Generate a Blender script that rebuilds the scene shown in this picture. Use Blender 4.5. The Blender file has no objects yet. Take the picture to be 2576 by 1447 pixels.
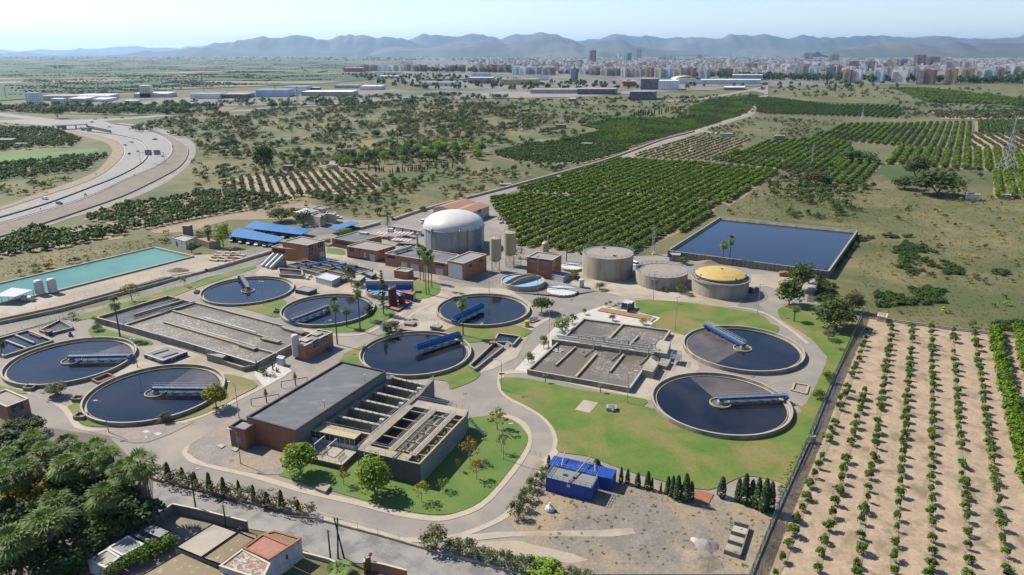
import bpy, math, random
from math import radians as R, cos, sin, pi, atan2, hypot
from mathutils import Vector, Matrix, geometry, noise
rnd = random.Random(7)
sc = bpy.context.scene
COL = sc.collection
# ---------------------------------------------------------------- camera
F, YH, H, CX, CY = 1790.0,131.0,82.0,1288.0,723.5      # measured on the photograph shown 2576 px wide
TH = math.atan((CY - YH) / F);CT, ST = cos(TH), sin(TH)
cam = bpy.data.objects.new('camera', bpy.data.cameras.new('camera'));COL.objects.link(cam)
cam.location = (0,0, H);cam.rotation_euler = (pi / 2 - TH, 0,0)
cam.data.sensor_fit = 'HORIZONTAL';cam.data.sensor_width = 36;cam.data.lens = F / 2576 * 36
cam.data.clip_start = 1;cam.data.clip_end = 90000
sc.camera = cam
# ---------------------------------------------------------------- light
SUN_EL, SUN_AZ = 46.0,150.0                                # direction the light comes from, degrees from +x
wd = bpy.data.worlds.new('World');sc.world = wd;wd.use_nodes = True
nt = wd.node_tree;nt.nodes.clear()
sky = nt.nodes.new('ShaderNodeTexSky');sky.sky_type = 'NISHITA';sky.sun_disc = False
sky.sun_elevation = R(SUN_EL);sky.sun_rotation = R(90 - SUN_AZ);sky.altitude = 50
sky.air_density = 1.0;sky.dust_density = 0.3;sky.ozone_density = 2.0
bg = nt.nodes.new('ShaderNodeBackground');bg.inputs[1].default_value = 0.092
ow = nt.nodes.new('ShaderNodeOutputWorld')
tn = nt.nodes.new('ShaderNodeMix');tn.data_type = 'RGBA';tn.blend_type = 'MULTIPLY';tn.inputs[0].default_value = 1;tn.inputs[7].default_value = (.89,.91,1.01,1)
nt.links.new(sky.outputs[0], tn.inputs[6]);nt.links.new(tn.outputs[2], bg.inputs[0]);nt.links.new(bg.outputs[0], ow.inputs[0])
sl = bpy.data.lights.new('sun', 'SUN');sl.energy = 4.9;sl.angle = R(0.53);sl.color = (1.0,0.925,0.81)
so = bpy.data.objects.new('sun', sl);COL.objects.link(so)
sd = Vector((cos(R(SUN_AZ)) * cos(R(SUN_EL)), sin(R(SUN_AZ)) * cos(R(SUN_EL)), sin(R(SUN_EL))))
so.rotation_euler = sd.to_track_quat('Z', 'Y').to_euler();so.location = (-60,30,200)
sc.view_settings.view_transform = 'Standard';sc.view_settings.look = 'None'
sc.view_settings.exposure = 0.95;sc.view_settings.gamma = 1.0
sc.cycles.max_bounces = 5;sc.cycles.diffuse_bounces = 2;sc.cycles.glossy_bounces = 2
sc.cycles.transmission_bounces = 2;sc.cycles.transparent_max_bounces = 4;sc.cycles.volume_bounces = 0
sc.cycles.use_adaptive_sampling = True;sc.cycles.adaptive_threshold = 0.02
# ---------------------------------------------------------------- photograph measurements -> metres
OX = {'1': 0, '2': 644, '3': 1288, '4': 1932};OY = {'A': 251.6, 'B': 534.6, 'C': 817.6, 'D': 1085.5, 'Z': 62.9, 'Y': 0}
def T(k, *v):
    "pixels read off an enlarged tile of the photograph -> full picture pixels"
    return [(OX[k[1]] + v[i] / 4, OY[k[0]] + v[i + 1] / 4) for i in range(0, len(v), 2)]
def at(px, py, z=0.0):
    "the point of the level z that the picture shows at px, py"
    a = (px - CX) / F;b = -(py - CY) / F
    t = (z - H) / (b * CT - ST)
    return (a * t, (CT + b * ST) * t)
def G(pts, z=0.0): return [at(p[0], p[1], z) for p in pts]
def TG(k, *v, z=0.0): return G(T(k, *v), z)
def FG(*v, z=0.0): return [at(v[i], v[i + 1], z) for i in range(0, len(v), 2)]
def height(p, py):
    "height of the picture row py above the ground point p"
    k = (CY - py) / F
    return H + p[1] * (k * CT - ST) / (CT + k * ST)
def on_wall(p, q, px, py):
    "where the line of sight meets the upright plane through p and q -> (distance from p, z)"
    a = (px - CX) / F;b = -(py - CY) / F
    dx, dy, dz = a, CT + b * ST, b * CT - ST
    L = hypot(q[0] - p[0], q[1] - p[1]);ux, uy = (q[0] - p[0]) / L, (q[1] - p[1]) / L
    det = dx * (-uy) + dy * ux
    t = (p[0] * (-uy) + p[1] * ux) / det
    x, y = dx * t, dy * t
    return ((x - p[0]) * ux + (y - p[1]) * uy, H + dz * t)
# ---------------------------------------------------------------- materials
MATS = {}
def nodes(name):
    m = bpy.data.materials.new(name);m.use_nodes = True
    n = m.node_tree;b = n.nodes['Principled BSDF']
    MATS[name] = m
    return m, n, b
def nz(n, scale, detail=4, rough=0.6, vec=None, dist=0.0):
    t = n.nodes.new('ShaderNodeTexNoise');t.inputs['Scale'].default_value = scale
    t.inputs['Detail'].default_value = detail;t.inputs['Roughness'].default_value = rough
    t.inputs['Distortion'].default_value = dist
    if vec is not None: n.links.new(vec, t.inputs['Vector'])
    return t
def mixc(n, f, a, b):
    x = n.nodes.new('ShaderNodeMix');x.data_type = 'RGBA'
    for s, v in ((0, f), (6, a), (7, b)):
        if hasattr(v, 'is_output'): n.links.new(v, x.inputs[s])
        else: x.inputs[s].default_value = v if s == 0 else (*v[:3], 1)
    return x.outputs[2]
def ramp(n, f, lo, hi, a=0.0, b=1.0):
    x = n.nodes.new('ShaderNodeMapRange');n.links.new(f, x.inputs[0])
    for i, v in ((1, lo), (2, hi), (3, a), (4, b)): x.inputs[i].default_value = v
    x.clamp = True
    return x.outputs[0]
def pos(n, scale=(1,1,1), rot=0.0):
    g = n.nodes.new('ShaderNodeNewGeometry');m = n.nodes.new('ShaderNodeMapping')
    m.inputs['Scale'].default_value = scale;m.inputs['Rotation'].default_value = (0,0, rot)
    n.links.new(g.outputs['Position'], m.inputs[0]);return m.outputs[0]
ALB = 0.56
def lay(name, c1, c2, s1=0.3, c3=None, s3=0.03, lo=0.35, hi=0.65, fine=0.2, fs=6.0, rough=0.85, spec=0.3, bump=0.0, metal=0.0, stretch=(1,1,1), rot=0.0, lo3=0.45, hi3=0.62):
    "weathered surface: two tones in blotches, an optional third in larger patches, and a fine grain"
    c1, c2 = [x * ALB for x in c1], [x * ALB for x in c2]
    if c3: c3 = [x * ALB for x in c3]
    m, n, b = nodes(name);v = pos(n, stretch, rot)
    c = mixc(n, ramp(n, nz(n, s1,5,0.65, v).outputs[0], lo, hi), c1, c2)
    if c3: c = mixc(n, ramp(n, nz(n, s3,5,0.6, v, 0.4).outputs[0], lo3, hi3), c, c3)
    f = nz(n, fs, 3,0.7, v)
    k = n.nodes.new('ShaderNodeHueSaturation');n.links.new(c, k.inputs['Color'])
    n.links.new(ramp(n, f.outputs[0], 0.25,0.75,1 - fine, 1 + fine), k.inputs['Value'])
    n.links.new(k.outputs[0], b.inputs['Base Color'])
    b.inputs['Roughness'].default_value = rough;b.inputs['Specular IOR Level'].default_value = spec
    b.inputs['Metallic'].default_value = metal
    if bump:
        u = n.nodes.new('ShaderNodeBump');u.inputs['Strength'].default_value = 1.0;u.inputs['Distance'].default_value = bump
        n.links.new(f.outputs[0], u.inputs['Height']);n.links.new(u.outputs[0], b.inputs['Normal'])
    return m
def paint(name, c, rough=0.5, var=0.12, s=1.5, spec=0.4, metal=0.0):
    return lay(name, [x * (1 - var) for x in c], [min(1, x * (1 + var)) for x in c], s, fine=0.06, rough=rough, spec=spec, metal=metal)
def leafmat(name, c, var=0.3, trans=0.35):
    m, n, b = nodes(name)
    oi = n.nodes.new('ShaderNodeObjectInfo');v = pos(n)
    f = nz(n, 0.5,3,0.6, v)
    a = n.nodes.new('ShaderNodeMath');a.operation = 'ADD'
    n.links.new(ramp(n, f.outputs[0], 0.3,0.7,-0.5,0.5), a.inputs[0]);n.links.new(ramp(n, oi.outputs['Random'], 0,1,0.2,0.8), a.inputs[1])
    lo = [x * (1 - var) for x in c];hi = [x * (1 + var) for x in c]
    cc = mixc(n, a.outputs[0], lo, hi)
    n.links.new(cc, b.inputs['Base Color']);b.inputs['Roughness'].default_value = 0.6;b.inputs['Specular IOR Level'].default_value = 0.14
    t = n.nodes.new('ShaderNodeBsdfTranslucent');n.links.new(mixc(n, 0.4, cc, [c[0] * 1.6, c[1] * 1.8, c[2] * 0.7]), t.inputs[0])
    x = n.nodes.new('ShaderNodeMixShader');x.inputs[0].default_value = trans
    o = [q for q in n.nodes if q.type == 'OUTPUT_MATERIAL'][0]
    n.links.new(b.outputs[0], x.inputs[1]);n.links.new(t.outputs[0], x.inputs[2]);n.links.new(x.outputs[0], o.inputs[0])
    return m
def wallmat(name, brick, mortar, sx=0.25, rough=0.85, streak=0.15):
    "brick courses plus rain streaks, laid on the wall by height and by distance along it"
    m, n, b = nodes(name)
    g = n.nodes.new('ShaderNodeNewGeometry');s = n.nodes.new('ShaderNodeSeparateXYZ');n.links.new(g.outputs['Position'], s.inputs[0])
    ad = n.nodes.new('ShaderNodeMath');ad.operation = 'ADD';n.links.new(s.outputs[0], ad.inputs[0]);n.links.new(s.outputs[1], ad.inputs[1])
    cb = n.nodes.new('ShaderNodeCombineXYZ');n.links.new(ad.outputs[0], cb.inputs[0]);n.links.new(s.outputs[2], cb.inputs[1])
    bt = n.nodes.new('ShaderNodeTexBrick');n.links.new(cb.outputs[0], bt.inputs[0])
    bt.inputs['Color1'].default_value = (*brick, 1);bt.inputs['Color2'].default_value = (*[x * 0.8 for x in brick], 1);bt.inputs['Mortar'].default_value = (*mortar, 1)
    bt.inputs['Scale'].default_value = 1;bt.inputs['Brick Width'].default_value = sx;bt.inputs['Row Height'].default_value = sx * 0.32;bt.inputs['Mortar Size'].default_value = 0.008
    mp = n.nodes.new('ShaderNodeMapping');mp.inputs['Scale'].default_value = (1.5,1.5,0.15);n.links.new(g.outputs['Position'], mp.inputs[0])
    k = n.nodes.new('ShaderNodeHueSaturation');n.links.new(bt.outputs[0], k.inputs['Color'])
    n.links.new(ramp(n, nz(n, 1.0,4,0.6, mp.outputs[0]).outputs[0], 0.3,0.7,1 - streak, 1 + streak), k.inputs['Value'])
    n.links.new(k.outputs[0], b.inputs['Base Color']);b.inputs['Roughness'].default_value = rough
    return m
def facade(name, wall, glass, bw=3.2, bh=3.0, mort=0.9, balcony=None):
    "far block of flats: storeys and window bays, by height and distance along the wall"
    m, n, b = nodes(name)
    uv = n.nodes.new('ShaderNodeUVMap');uv.uv_map = 'UV'
    bt = n.nodes.new('ShaderNodeTexBrick');n.links.new(uv.outputs[0], bt.inputs[0]);bt.offset = 0.0
    bt.inputs['Color1'].default_value = (*glass, 1);bt.inputs['Color2'].default_value = (*[min(1, x * 2.2 + 0.03) for x in glass], 1);bt.inputs['Mortar'].default_value = (*wall, 1)
    bt.inputs['Scale'].default_value = 1;bt.inputs['Brick Width'].default_value = bw;bt.inputs['Row Height'].default_value = bh
    bt.inputs['Mortar Size'].default_value = mort;bt.inputs['Mortar Smooth'].default_value = 0.0
    c = bt.outputs[0]
    v = pos(n)
    k = n.nodes.new('ShaderNodeHueSaturation');n.links.new(c, k.inputs['Color'])
    n.links.new(ramp(n, nz(n, 0.05,3,0.6, v).outputs[0], 0.3,0.7,0.8,1.15), k.inputs['Value'])
    n.links.new(k.outputs[0], b.inputs['Base Color']);b.inputs['Roughness'].default_value = 0.6
    return m
def watermat(name, c, rough=0.06, c2=None, rip=0.03, rs=1.2, spec=0.5, s2=0.08):
    m, n, b = nodes(name);v = pos(n)
    cc = mixc(n, ramp(n, nz(n, s2,4,0.6, v, 0.5).outputs[0], 0.42,0.62), c, c2 or c)
    n.links.new(cc, b.inputs['Base Color']);b.inputs['Roughness'].default_value = rough;b.inputs['IOR'].default_value = 1.33;b.inputs['Specular IOR Level'].default_value = spec
    u = n.nodes.new('ShaderNodeBump');u.inputs['Strength'].default_value = 1;u.inputs['Distance'].default_value = rip
    n.links.new(nz(n, rs, 2,0.5, v).outputs[0], u.inputs['Height']);n.links.new(u.outputs[0], b.inputs['Normal'])
    return m
# ---------------------------------------------------------------- mesh builder
class MB:
    def __init__(s, *mats): s.v = [];s.f = [];s.m = [];s.mats = list(mats);s.uv = None
    def pts(s, P): i = len(s.v);s.v += [tuple(p) for p in P];return i
    def face(s, P, m=0): i = s.pts(P);s.f.append(tuple(range(i, i + len(P))));s.m.append(m)
    def sheet(s, P, z, m=0):
        tr = geometry.tessellate_polygon([[Vector((p[0], p[1], 0)) for p in P]])
        i = s.pts([(p[0], p[1], z) for p in P])
        for a, b, c in tr:
            A, B, C = P[a], P[b], P[c]
            if (B[0] - A[0]) * (C[1] - A[1]) - (B[1] - A[1]) * (C[0] - A[0]) < 0: b, c = c, b
            s.f.append((i + a, i + b, i + c));s.m.append(m)
        return s
    def prism(s, P, z0, z1, m=0, mt=None, top=True):
        ar = sum(P[i - 1][0] * P[i][1] - P[i][0] * P[i - 1][1] for i in range(len(P)))
        if ar < 0: P = P[::-1]
        n = len(P)
        for i in range(n):
            a, b = P[i], P[(i + 1) % n]
            s.face([(a[0], a[1], z0), (b[0], b[1], z0), (b[0], b[1], z1), (a[0], a[1], z1)], m)
        if top: s.sheet(P, z1, m if mt is None else mt)
        return s
    def box(s, x, y, z, sx, sy, sz, r=0.0, m=0, mt=None):
        "z is the bottom;r in degrees"
        c, k = cos(R(r)), sin(R(r));Q = []
        for u, w in ((-1,-1), (1,-1), (1,1), (-1,1)):
            a, b = u * sx / 2, w * sy / 2;Q.append((x + a * c - b * k, y + a * k + b * c))
        s.prism(Q, z, z + sz, m, mt)
        s.face([(q[0], q[1], z) for q in Q[::-1]], m);return s
    def beam(s, p, q, w, h, m=0, up=0.0):
        "horizontal or sloping box bar from p to q (3D, axis at its underside + up)"
        p, q = Vector(p), Vector(q);d = (q - p);d.normalize()
        sd_ = Vector((-d.y, d.x, 0));sd_ = sd_.normalized() if sd_.length > 1e-4 else Vector((1,0,0))
        n = sd_.cross(d) * -1;n = n if n.z > 0 or abs(n.z) < 1e-4 else -n
        A = []
        for e in (p, q):
            for u, k in ((-1,0), (1,0), (1,1), (-1,1)):
                A.append(e + sd_ * (u * w / 2) + n * (up + k * h))
        i = s.pts(A)
        for f in ((0,1,2,3), (7,6,5,4), (0,4,5,1), (1,5,6,2), (2,6,7,3), (3,7,4,0)):
            s.f.append(tuple(i + k for k in f));s.m.append(m)
        return s
    def tube(s, p, q, r0, r1=None, n=6, m=0, cap=True):
        p, q = Vector(p), Vector(q);r1 = r0 if r1 is None else r1;d = (q - p).normalized()
        a = d.orthogonal().normalized();b = d.cross(a);i = len(s.v)
        for e, r in ((p, r0), (q, r1)):
            s.pts([e + (a * cos(2 * pi * k / n) + b * sin(2 * pi * k / n)) * r for k in range(n)])
        for k in range(n): s.f.append((i + k, i + (k + 1) % n, i + n + (k + 1) % n, i + n + k));s.m.append(m)
        if cap: s.f.append(tuple(i + n + k for k in range(n)));s.m.append(m);s.f.append(tuple(i + n - 1 - k for k in range(n)));s.m.append(m)
        return s
    def path(s, P, r, n=6, m=0):
        for a, b in zip(P, P[1:]): s.tube(a, b, r, r, n, m)
        return s
    def lathe(s, x, y, prof, n=48, m=0, a0=0.0, a1=360.0, mm=None):
        i = len(s.v);full = abs(a1 - a0) >= 359.9;k = n if full else n + 1
        for r, z in prof:
            s.pts([(x + r * cos(R(a0 + (a1 - a0) * j / n)), y + r * sin(R(a0 + (a1 - a0) * j / n)), z) for j in range(k)])
        for a in range(len(prof) - 1):
            for j in range(n):
                b = (j + 1) % k
                s.f.append((i + a * k + j, i + a * k + b, i + (a + 1) * k + b, i + (a + 1) * k + j));s.m.append(mm[a] if mm else m)
        return s
    def disc(s, x, y, r, z, n=48, m=0): return s.sheet([(x + r * cos(2 * pi * j / n), y + r * sin(2 * pi * j / n)) for j in range(n)], z, m)
    def rail(s, P, z=0.0, h=1.05, step=1.8, m=0, r=0.03, closed=False, mids=1):
        "pipe railing along P at level z"
        if closed: P = list(P) + [P[0]]
        P3 = [(p[0], p[1], p[2] if len(p) > 2 else z) for p in P]
        for a, b in zip(P3, P3[1:]):
            L = hypot(b[0] - a[0], b[1] - a[1]);k = max(1, int(round(L / step)))
            for j in range(k + 1):
                t = j / k;x, y, zz = [a[i] + (b[i] - a[i]) * t for i in range(3)]
                s.tube((x, y, zz), (x, y, zz + h), r, r, 4, m, False)
            for q in range(mids + 1):
                hh = h * (1 - q / (mids + 1.0));s.tube((a[0], a[1], a[2] + hh), (b[0], b[1], b[2] + hh), r, r, 4, m, False)
        return s
    def build(s, name, parent=None, base=None, smooth=False, kind=None):
        off = Vector((0,0,0))
        if parent is not None:
            off = parent['_w'] if False else WPOS.get(parent.name, Vector((0,0,0)))
        elif base is not None: off = Vector(base)
        me = bpy.data.meshes.new(name)
        me.from_pydata([(v[0] - off[0], v[1] - off[1], v[2] - off[2]) for v in s.v], [], s.f)
        for m in s.mats: me.materials.append(m)
        if len(s.mats) > 1: me.polygons.foreach_set('material_index', s.m)
        if smooth: me.polygons.foreach_set('use_smooth', [True] * len(s.f))
        if s.uv:
            l = me.uv_layers.new(name='UV');l.data.foreach_set('uv', s.uv)
        me.update()
        o = bpy.data.objects.new(name, me);COL.objects.link(o)
        if parent is not None: o.parent = parent
        elif base is not None: o.location = off
        WPOS[o.name] = off
        if kind: o['kind'] = kind
        return o
WPOS = {}
def thing(name, label, cat, loc=(0,0,0), group=None):
    o = bpy.data.objects.new(name, None);COL.objects.link(o);o.empty_display_size = 0.5
    o.location = loc;WPOS[o.name] = Vector(loc);o['label'] = label;o['category'] = cat
    if group: o['group'] = group
    return o
def tag(o, label, cat, group=None, kind=None):
    if label: o['label'] = label
    if cat: o['category'] = cat
    if group: o['group'] = group
    if kind: o['kind'] = kind
    return o
def dup(o, loc=None, rz=None, s=None, label=None, group=None, parent=None):
    c = o.copy();COL.objects.link(c)
    if parent is not None: c.parent = parent
    if loc is not None: c.location = loc
    if rz is not None: c.rotation_euler = (0,0, rz)
    if s is not None: c.scale = (s, s, s) if not isinstance(s, tuple) else s
    if label: c['label'] = label
    if group: c['group'] = group
    for ch in o.children: dup(ch, parent=c)
    return c
def smooth_line(P, n=6):
    "Catmull-Rom through ground points"
    Q = [P[0]] + list(P) + [P[-1]];out = []
    for i in range(1, len(Q) - 2):
        a, b, c, d = Q[i - 1], Q[i], Q[i + 1], Q[i + 2]
        for k in range(n):
            t = k / n
            out.append(tuple(0.5 * (2 * b[j] + (c[j] - a[j]) * t + (2 * a[j] - 5 * b[j] + 4 * c[j] - d[j]) * t * t + (3 * b[j] - a[j] - 3 * c[j] + d[j]) * t ** 3) for j in (0,1)))
    out.append(tuple(P[-1]));return out
def offset(P, d):
    out = []
    for i, p in enumerate(P):
        a = P[max(0, i - 1)];b = P[min(len(P) - 1, i + 1)];L = hypot(b[0] - a[0], b[1] - a[1]) or 1
        out.append((p[0] - (b[1] - a[1]) / L * d, p[1] + (b[0] - a[0]) / L * d))
    return out
def ribbon(mb, P, w0, w1, z, m=0, z1=None):
    "strip from offset w0 to w1 along P;with z1 it is a solid slab from z to z1"
    A, B = offset(P, w0), offset(P, w1)
    for i in range(len(P) - 1):
        q = [A[i], A[i + 1], B[i + 1], B[i]]
        if w1 > w0: pass
        else: q = q[::-1]
        if z1 is None: mb.face([(x, y, z) for x, y in q], m)
        else:
            mb.face([(x, y, z1) for x, y in q], m)
            for S in (A, B): mb.face([(*S[i], z), (*S[i + 1], z), (*S[i + 1], z1), (*S[i], z1)], m)
    return mb
def inside(p, P):
    c = False;x, y = p;j = len(P) - 1
    for i in range(len(P)):
        if (P[i][1] > y) != (P[j][1] > y) and x < (P[j][0] - P[i][0]) * (y - P[i][1]) / (P[j][1] - P[i][1]) + P[i][0]: c = not c
        j = i
    return c
def seen(x, y, z=0.0, pad=60):
    d = y * CT - (z - H) * ST
    if d < 1: return False
    px = CX + F * x / d;py = CY - F * (y * ST + (z - H) * CT) / d
    return -pad < px < 2576 + pad and -pad < py < 1447 + pad
_t = 'first second third fourth fifth sixth seventh eighth ninth'.split()
ORD = _t + 'tenth eleventh twelfth thirteenth fourteenth fifteenth sixteenth seventeenth eighteenth nineteenth'.split()
for a_, b_ in zip('twent thirt fort fift sixt sevent eight ninet'.split(), range(8)): ORD += [a_ + 'ieth'] + [a_ + 'y-' + q for q in _t]
ORD += [str(q) + 'th' for q in range(90,320)]
# ================================================================ materials
lay('soil_dry', (0.20,0.175,0.08), (0.125,0.135,0.042), 0.02, (0.07,0.10,0.025), 0.006, fine=0.3, fs=0.8, bump=0.15, lo3=0.43, hi3=0.66)
lay('dry_grass', (0.245,0.20,0.09), (0.155,0.148,0.055), 0.06, (0.10,0.122,0.035), 0.02, fine=0.35, fs=1.6, bump=0.2, lo3=0.42, hi3=0.60)
lay('green_scrub', (0.145,0.155,0.05), (0.075,0.105,0.025), 0.045, (0.24,0.20,0.10), 0.012, fine=0.3, fs=0.9, bump=0.2)
lay('lawn', (0.085,0.18,0.02), (0.17,0.215,0.04), 0.12, (0.25,0.21,0.07), 0.06, fine=0.25, fs=3.0, lo3=0.48, hi3=0.63, bump=0.03)
lay('lawn_dry', (0.16,0.19,0.045), (0.24,0.205,0.085), 0.15, (0.33,0.26,0.13), 0.09, fine=0.16, fs=3.0, bump=0.03)
lay('lawn_fresh', (0.10,0.19,0.03), (0.15,0.22,0.045), 0.15, fine=0.18, fs=3.0, bump=0.03)
lay('field_green', (0.09,0.22,0.03), (0.12,0.25,0.04), 0.1, fine=0.1)
lay('asphalt', (0.26,0.24,0.215), (0.33,0.30,0.26), 0.09, (0.40,0.345,0.27), 0.06, fine=0.08, fs=5, lo3=0.5, hi3=0.7)
lay('asphalt_dark', (0.185,0.175,0.165), (0.24,0.225,0.205), 0.12, (0.31,0.28,0.235), 0.05, fine=0.08, fs=5)
lay('asphalt_old', (0.21,0.20,0.19), (0.31,0.295,0.27), 0.3, (0.36,0.34,0.31), 0.12, fine=0.1, fs=4, lo=0.42, hi=0.56)
lay('highway_asphalt', (0.30,0.29,0.27), (0.35,0.335,0.31), 0.05, fine=0.05, fs=2, stretch=(1,0.4,1))
lay('concrete_pale', (0.52,0.46,0.37), (0.44,0.38,0.30), 0.15, (0.36,0.30,0.22), 0.08, fine=0.08, fs=4)
lay('pavement_tile', (0.56,0.47,0.36), (0.48,0.40,0.30), 0.4, fine=0.12, fs=3)
lay('kerb_stone', (0.55,0.49,0.39), (0.47,0.41,0.32), 0.6, fine=0.1)
lay('gravel_grey', (0.33,0.295,0.26), (0.26,0.235,0.215), 0.25, (0.36,0.29,0.22), 0.1, fine=0.3, fs=2.2, bump=0.06)
lay('gravel_white', (0.66,0.62,0.56), (0.56,0.52,0.46), 0.6, fine=0.12, fs=4)
lay('gravel_weedy', (0.29,0.255,0.215), (0.22,0.195,0.16), 0.25, (0.38,0.29,0.19), 0.07, fine=0.28, fs=1.8, bump=0.08)
lay('dirt_pale', (0.50,0.42,0.31), (0.42,0.35,0.26), 0.1, (0.36,0.31,0.25), 0.04, fine=0.15, fs=2, bump=0.05)
lay('orchard_soil', (0.50,0.38,0.26), (0.40,0.30,0.20), 0.3, (0.26,0.20,0.13), 0.16, fine=0.16, fs=1.3, bump=0.1, lo=0.4, hi=0.6, lo3=0.52, hi3=0.66)
lay('grove_soil', (0.37,0.28,0.18), (0.28,0.21,0.13), 0.1, fine=0.2, fs=1)
lay('row_soil', (0.27,0.205,0.13), (0.44,0.335,0.23), 0.8, fine=0.3, fs=1.5, bump=.1)
lay('embankment_earth', (0.20,0.165,0.125), (0.27,0.225,0.17), 0.1, fine=0.3, fs=1.2, bump=0.1)
lay('earth_red', (0.37,0.27,0.18), (0.28,0.215,0.13), 0.1, fine=0.2, fs=1)
lay('concrete', (0.42,0.38,0.30), (0.31,0.28,0.22), 0.5, (0.25,0.22,0.165), 0.25, fine=0.1, fs=3, stretch=(1,1,0.25))
lay('concrete_stained', (0.58,0.52,0.41), (0.42,0.37,0.28), 0.45, (0.44,0.31,0.15), 0.35, fine=0.1, fs=3, stretch=(1,1,0.12), lo3=0.52, hi3=0.7)
lay('concrete_light', (0.48,0.44,0.36), (0.40,0.37,0.30), 0.5, fine=0.08, fs=3)
lay('canal_earth', (0.20,0.165,0.13), (0.14,0.12,0.10), 0.3, fine=0.3, fs=1)
paint('road_paint', (0.72,0.70,0.66), 0.7)
paint('galvanised', (0.46,0.47,0.47), 0.45, metal=0.3)
paint('rail_grey', (0.50,0.51,0.51), 0.5)
lay('urban', (0.30,0.26,0.21), (0.20,0.185,0.16), 0.02, (0.09,0.11,0.05), 0.008, fine=0.2, fs=0.2)
# patchwork of small far fields: cells longer than deep, each with its own crop
m, n, b = nodes('far_fields')
v = pos(n, (0.0042,0.0085,1), R(12));vo = n.nodes.new('ShaderNodeTexVoronoi');vo.feature = 'F1';vo.distance = 'CHEBYCHEV';n.links.new(v, vo.inputs[0]);vo.inputs['Scale'].default_value = 1
sp = n.nodes.new('ShaderNodeSeparateColor');n.links.new(vo.outputs['Color'], sp.inputs[0])
c = mixc(n, ramp(n, sp.outputs[0], 0.0,0.8), (0.018,0.042,0.012), (0.038,0.070,0.016))
c = mixc(n, ramp(n, sp.outputs[1], 0.80,0.84), c, (0.18,0.14,0.09))
v2 = pos(n, (0.006,0.02,1))
c = mixc(n, ramp(n, nz(n, 1.0,5,0.7, v2).outputs[0], 0.5,0.62), c, (0.022,0.036,0.018))
n.links.new(c, b.inputs['Base Color']);b.inputs['Roughness'].default_value = 0.95
ZC = [0];HULL = ('concrete_apron', 'gravel_bed')
def hull(P):
    Q = sorted(set(map(tuple, P)));out = []
    for seq in (Q, Q[::-1]):
        st = []
        for p in seq:
            while len(st) > 1 and (st[-1][0] - st[-2][0]) * (p[1] - st[-2][1]) - (st[-1][1] - st[-2][1]) * (p[0] - st[-2][0]) <= 0: st.pop()
            st.append(p)
        out += st[:-1]
    return out
def S(name, P, z, mt, kind='structure', z0=None):
    if name in HULL: P = hull(P)
    ZC[0] += 1;z += ZC[0] * 0.0011 * (1 if z < 0.3 else 20)
    mb = MB(MATS[mt] if isinstance(mt, str) else mt)
    if z0 is None: mb.sheet(P, z)
    else: mb.prism(P, z0, z)
    return mb.build(name, kind=kind)
def strip2(A, B): return list(A) + list(B)[::-1]
# ================================================================ the ground
g = MB(MATS['soil_dry'])
for (x0, x1, y0, y1) in ((-38000,38000,-400,40000),): g.face([(x0, y0,0), (x1, y0,0), (x1, y1,0), (x0, y1,0)])
g.build('ground', kind='structure')
S('fields', FG(-900,141,1040,143,1035,176,990,196,800,212,620,219,420,228,250,236,40,252,-500,290), 1.2, 'far_fields')
S('city_ground', FG(860,146,1500,141,3300,141,3300,208,2576,207,2330,212,2100,216,1940,221,1700,232,1560,240,1300,240,1100,236,1040,210,930,190,860,180), 0.9, 'urban')
S('industrial_ground', FG(90,258,300,248,470,246,480,232,620,230,900,222,1080,230,1300,240,1200,250,1000,254,840,262,600,268,400,262,250,268,110,272), 0.6, 'urban')
S('green_belt', FG(0,268,120,272,300,266,420,264,600,272,560,286,330,292,140,286,0,280), 0.5, 'green_scrub')
S('scrub_land', FG(330,330,420,300,700,278,1000,262,1250,262,1400,300,1420,350,1250,370,1210,400,1100,390,900,395,700,400,520,400,480,350), 0.10, 'green_scrub')
S('meadow', FG(500,395,900,372,1240,372,1240,420,1350,440,1180,500,1040,540,860,560,700,520,480,540,340,500), 0.05, 'dry_grass')
S('dry_field', TG('Z3', -60,760,400,700,1200,650,2200,640,2540,640,2400,700,1900,760,1400,830,200,790), 0.35, 'dry_grass')
S('dry_field', TG('Z4', 0,610,900,620,2500,640,2576,760,1300,700,1200,800,600,780,0,760), 0.35, 'dry_grass')
S('pasture', FG(1835,530,1900,480,2220,440,2260,470,2700,500,2900,870,2480,840,2172,795,2100,690,2160,580), 0.02, 'dry_grass')
S('meadow', TG('B1', 0,480,600,400,1300,290,2100,200,2300,330,1560,345,900,480,0,670), 0.03, 'dry_grass')
# ---- highway, ramps and service road (edges read along the tarmac)
hw_out = smooth_line(TG('A1', -900,1500,0,1250,500,1110,960,950,1300,790,1560,680,1700,580,1738,500,1710,420,1600,350,1400,290,1100,240,900,205))
hw_in = smooth_line(TG('A1', -900,1370,0,1120,400,990,800,860,1050,740,1200,610,1245,520,1215,450,1100,395,900,350,700,310,590,290))
hw_mid = smooth_line(TG('A1', -900,1440,0,1190,500,1040,900,890,1200,770,1400,660,1485,570,1480,480,1400,410,1200,360,1000,333,880,325))
sv_out = smooth_line(TG('A1', -900,1690,0,1425,300,1340,700,1195,1100,1080,1500,920,1750,780,1900,650,1970,530,1940,430,1800,340,1500,270,1230,232))
sv_in = smooth_line(TG('A1', -900,1650,0,1388,300,1298,800,1130,1260,965,1600,800,1790,690,1880,580,1880,480,1760,400,1600,330,1350,272,1150,246))
verge = smooth_line(TG('A1', -900,1345,0,1080,380,940,740,820,960,720,1080,600,1130,500,1060,430,900,385,700,335,590,305))
S('embankment', strip2(hw_out, sv_in), 0.06, 'embankment_earth')
S('verge', strip2(verge, hw_in), 0.06, 'earth_red')
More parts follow.
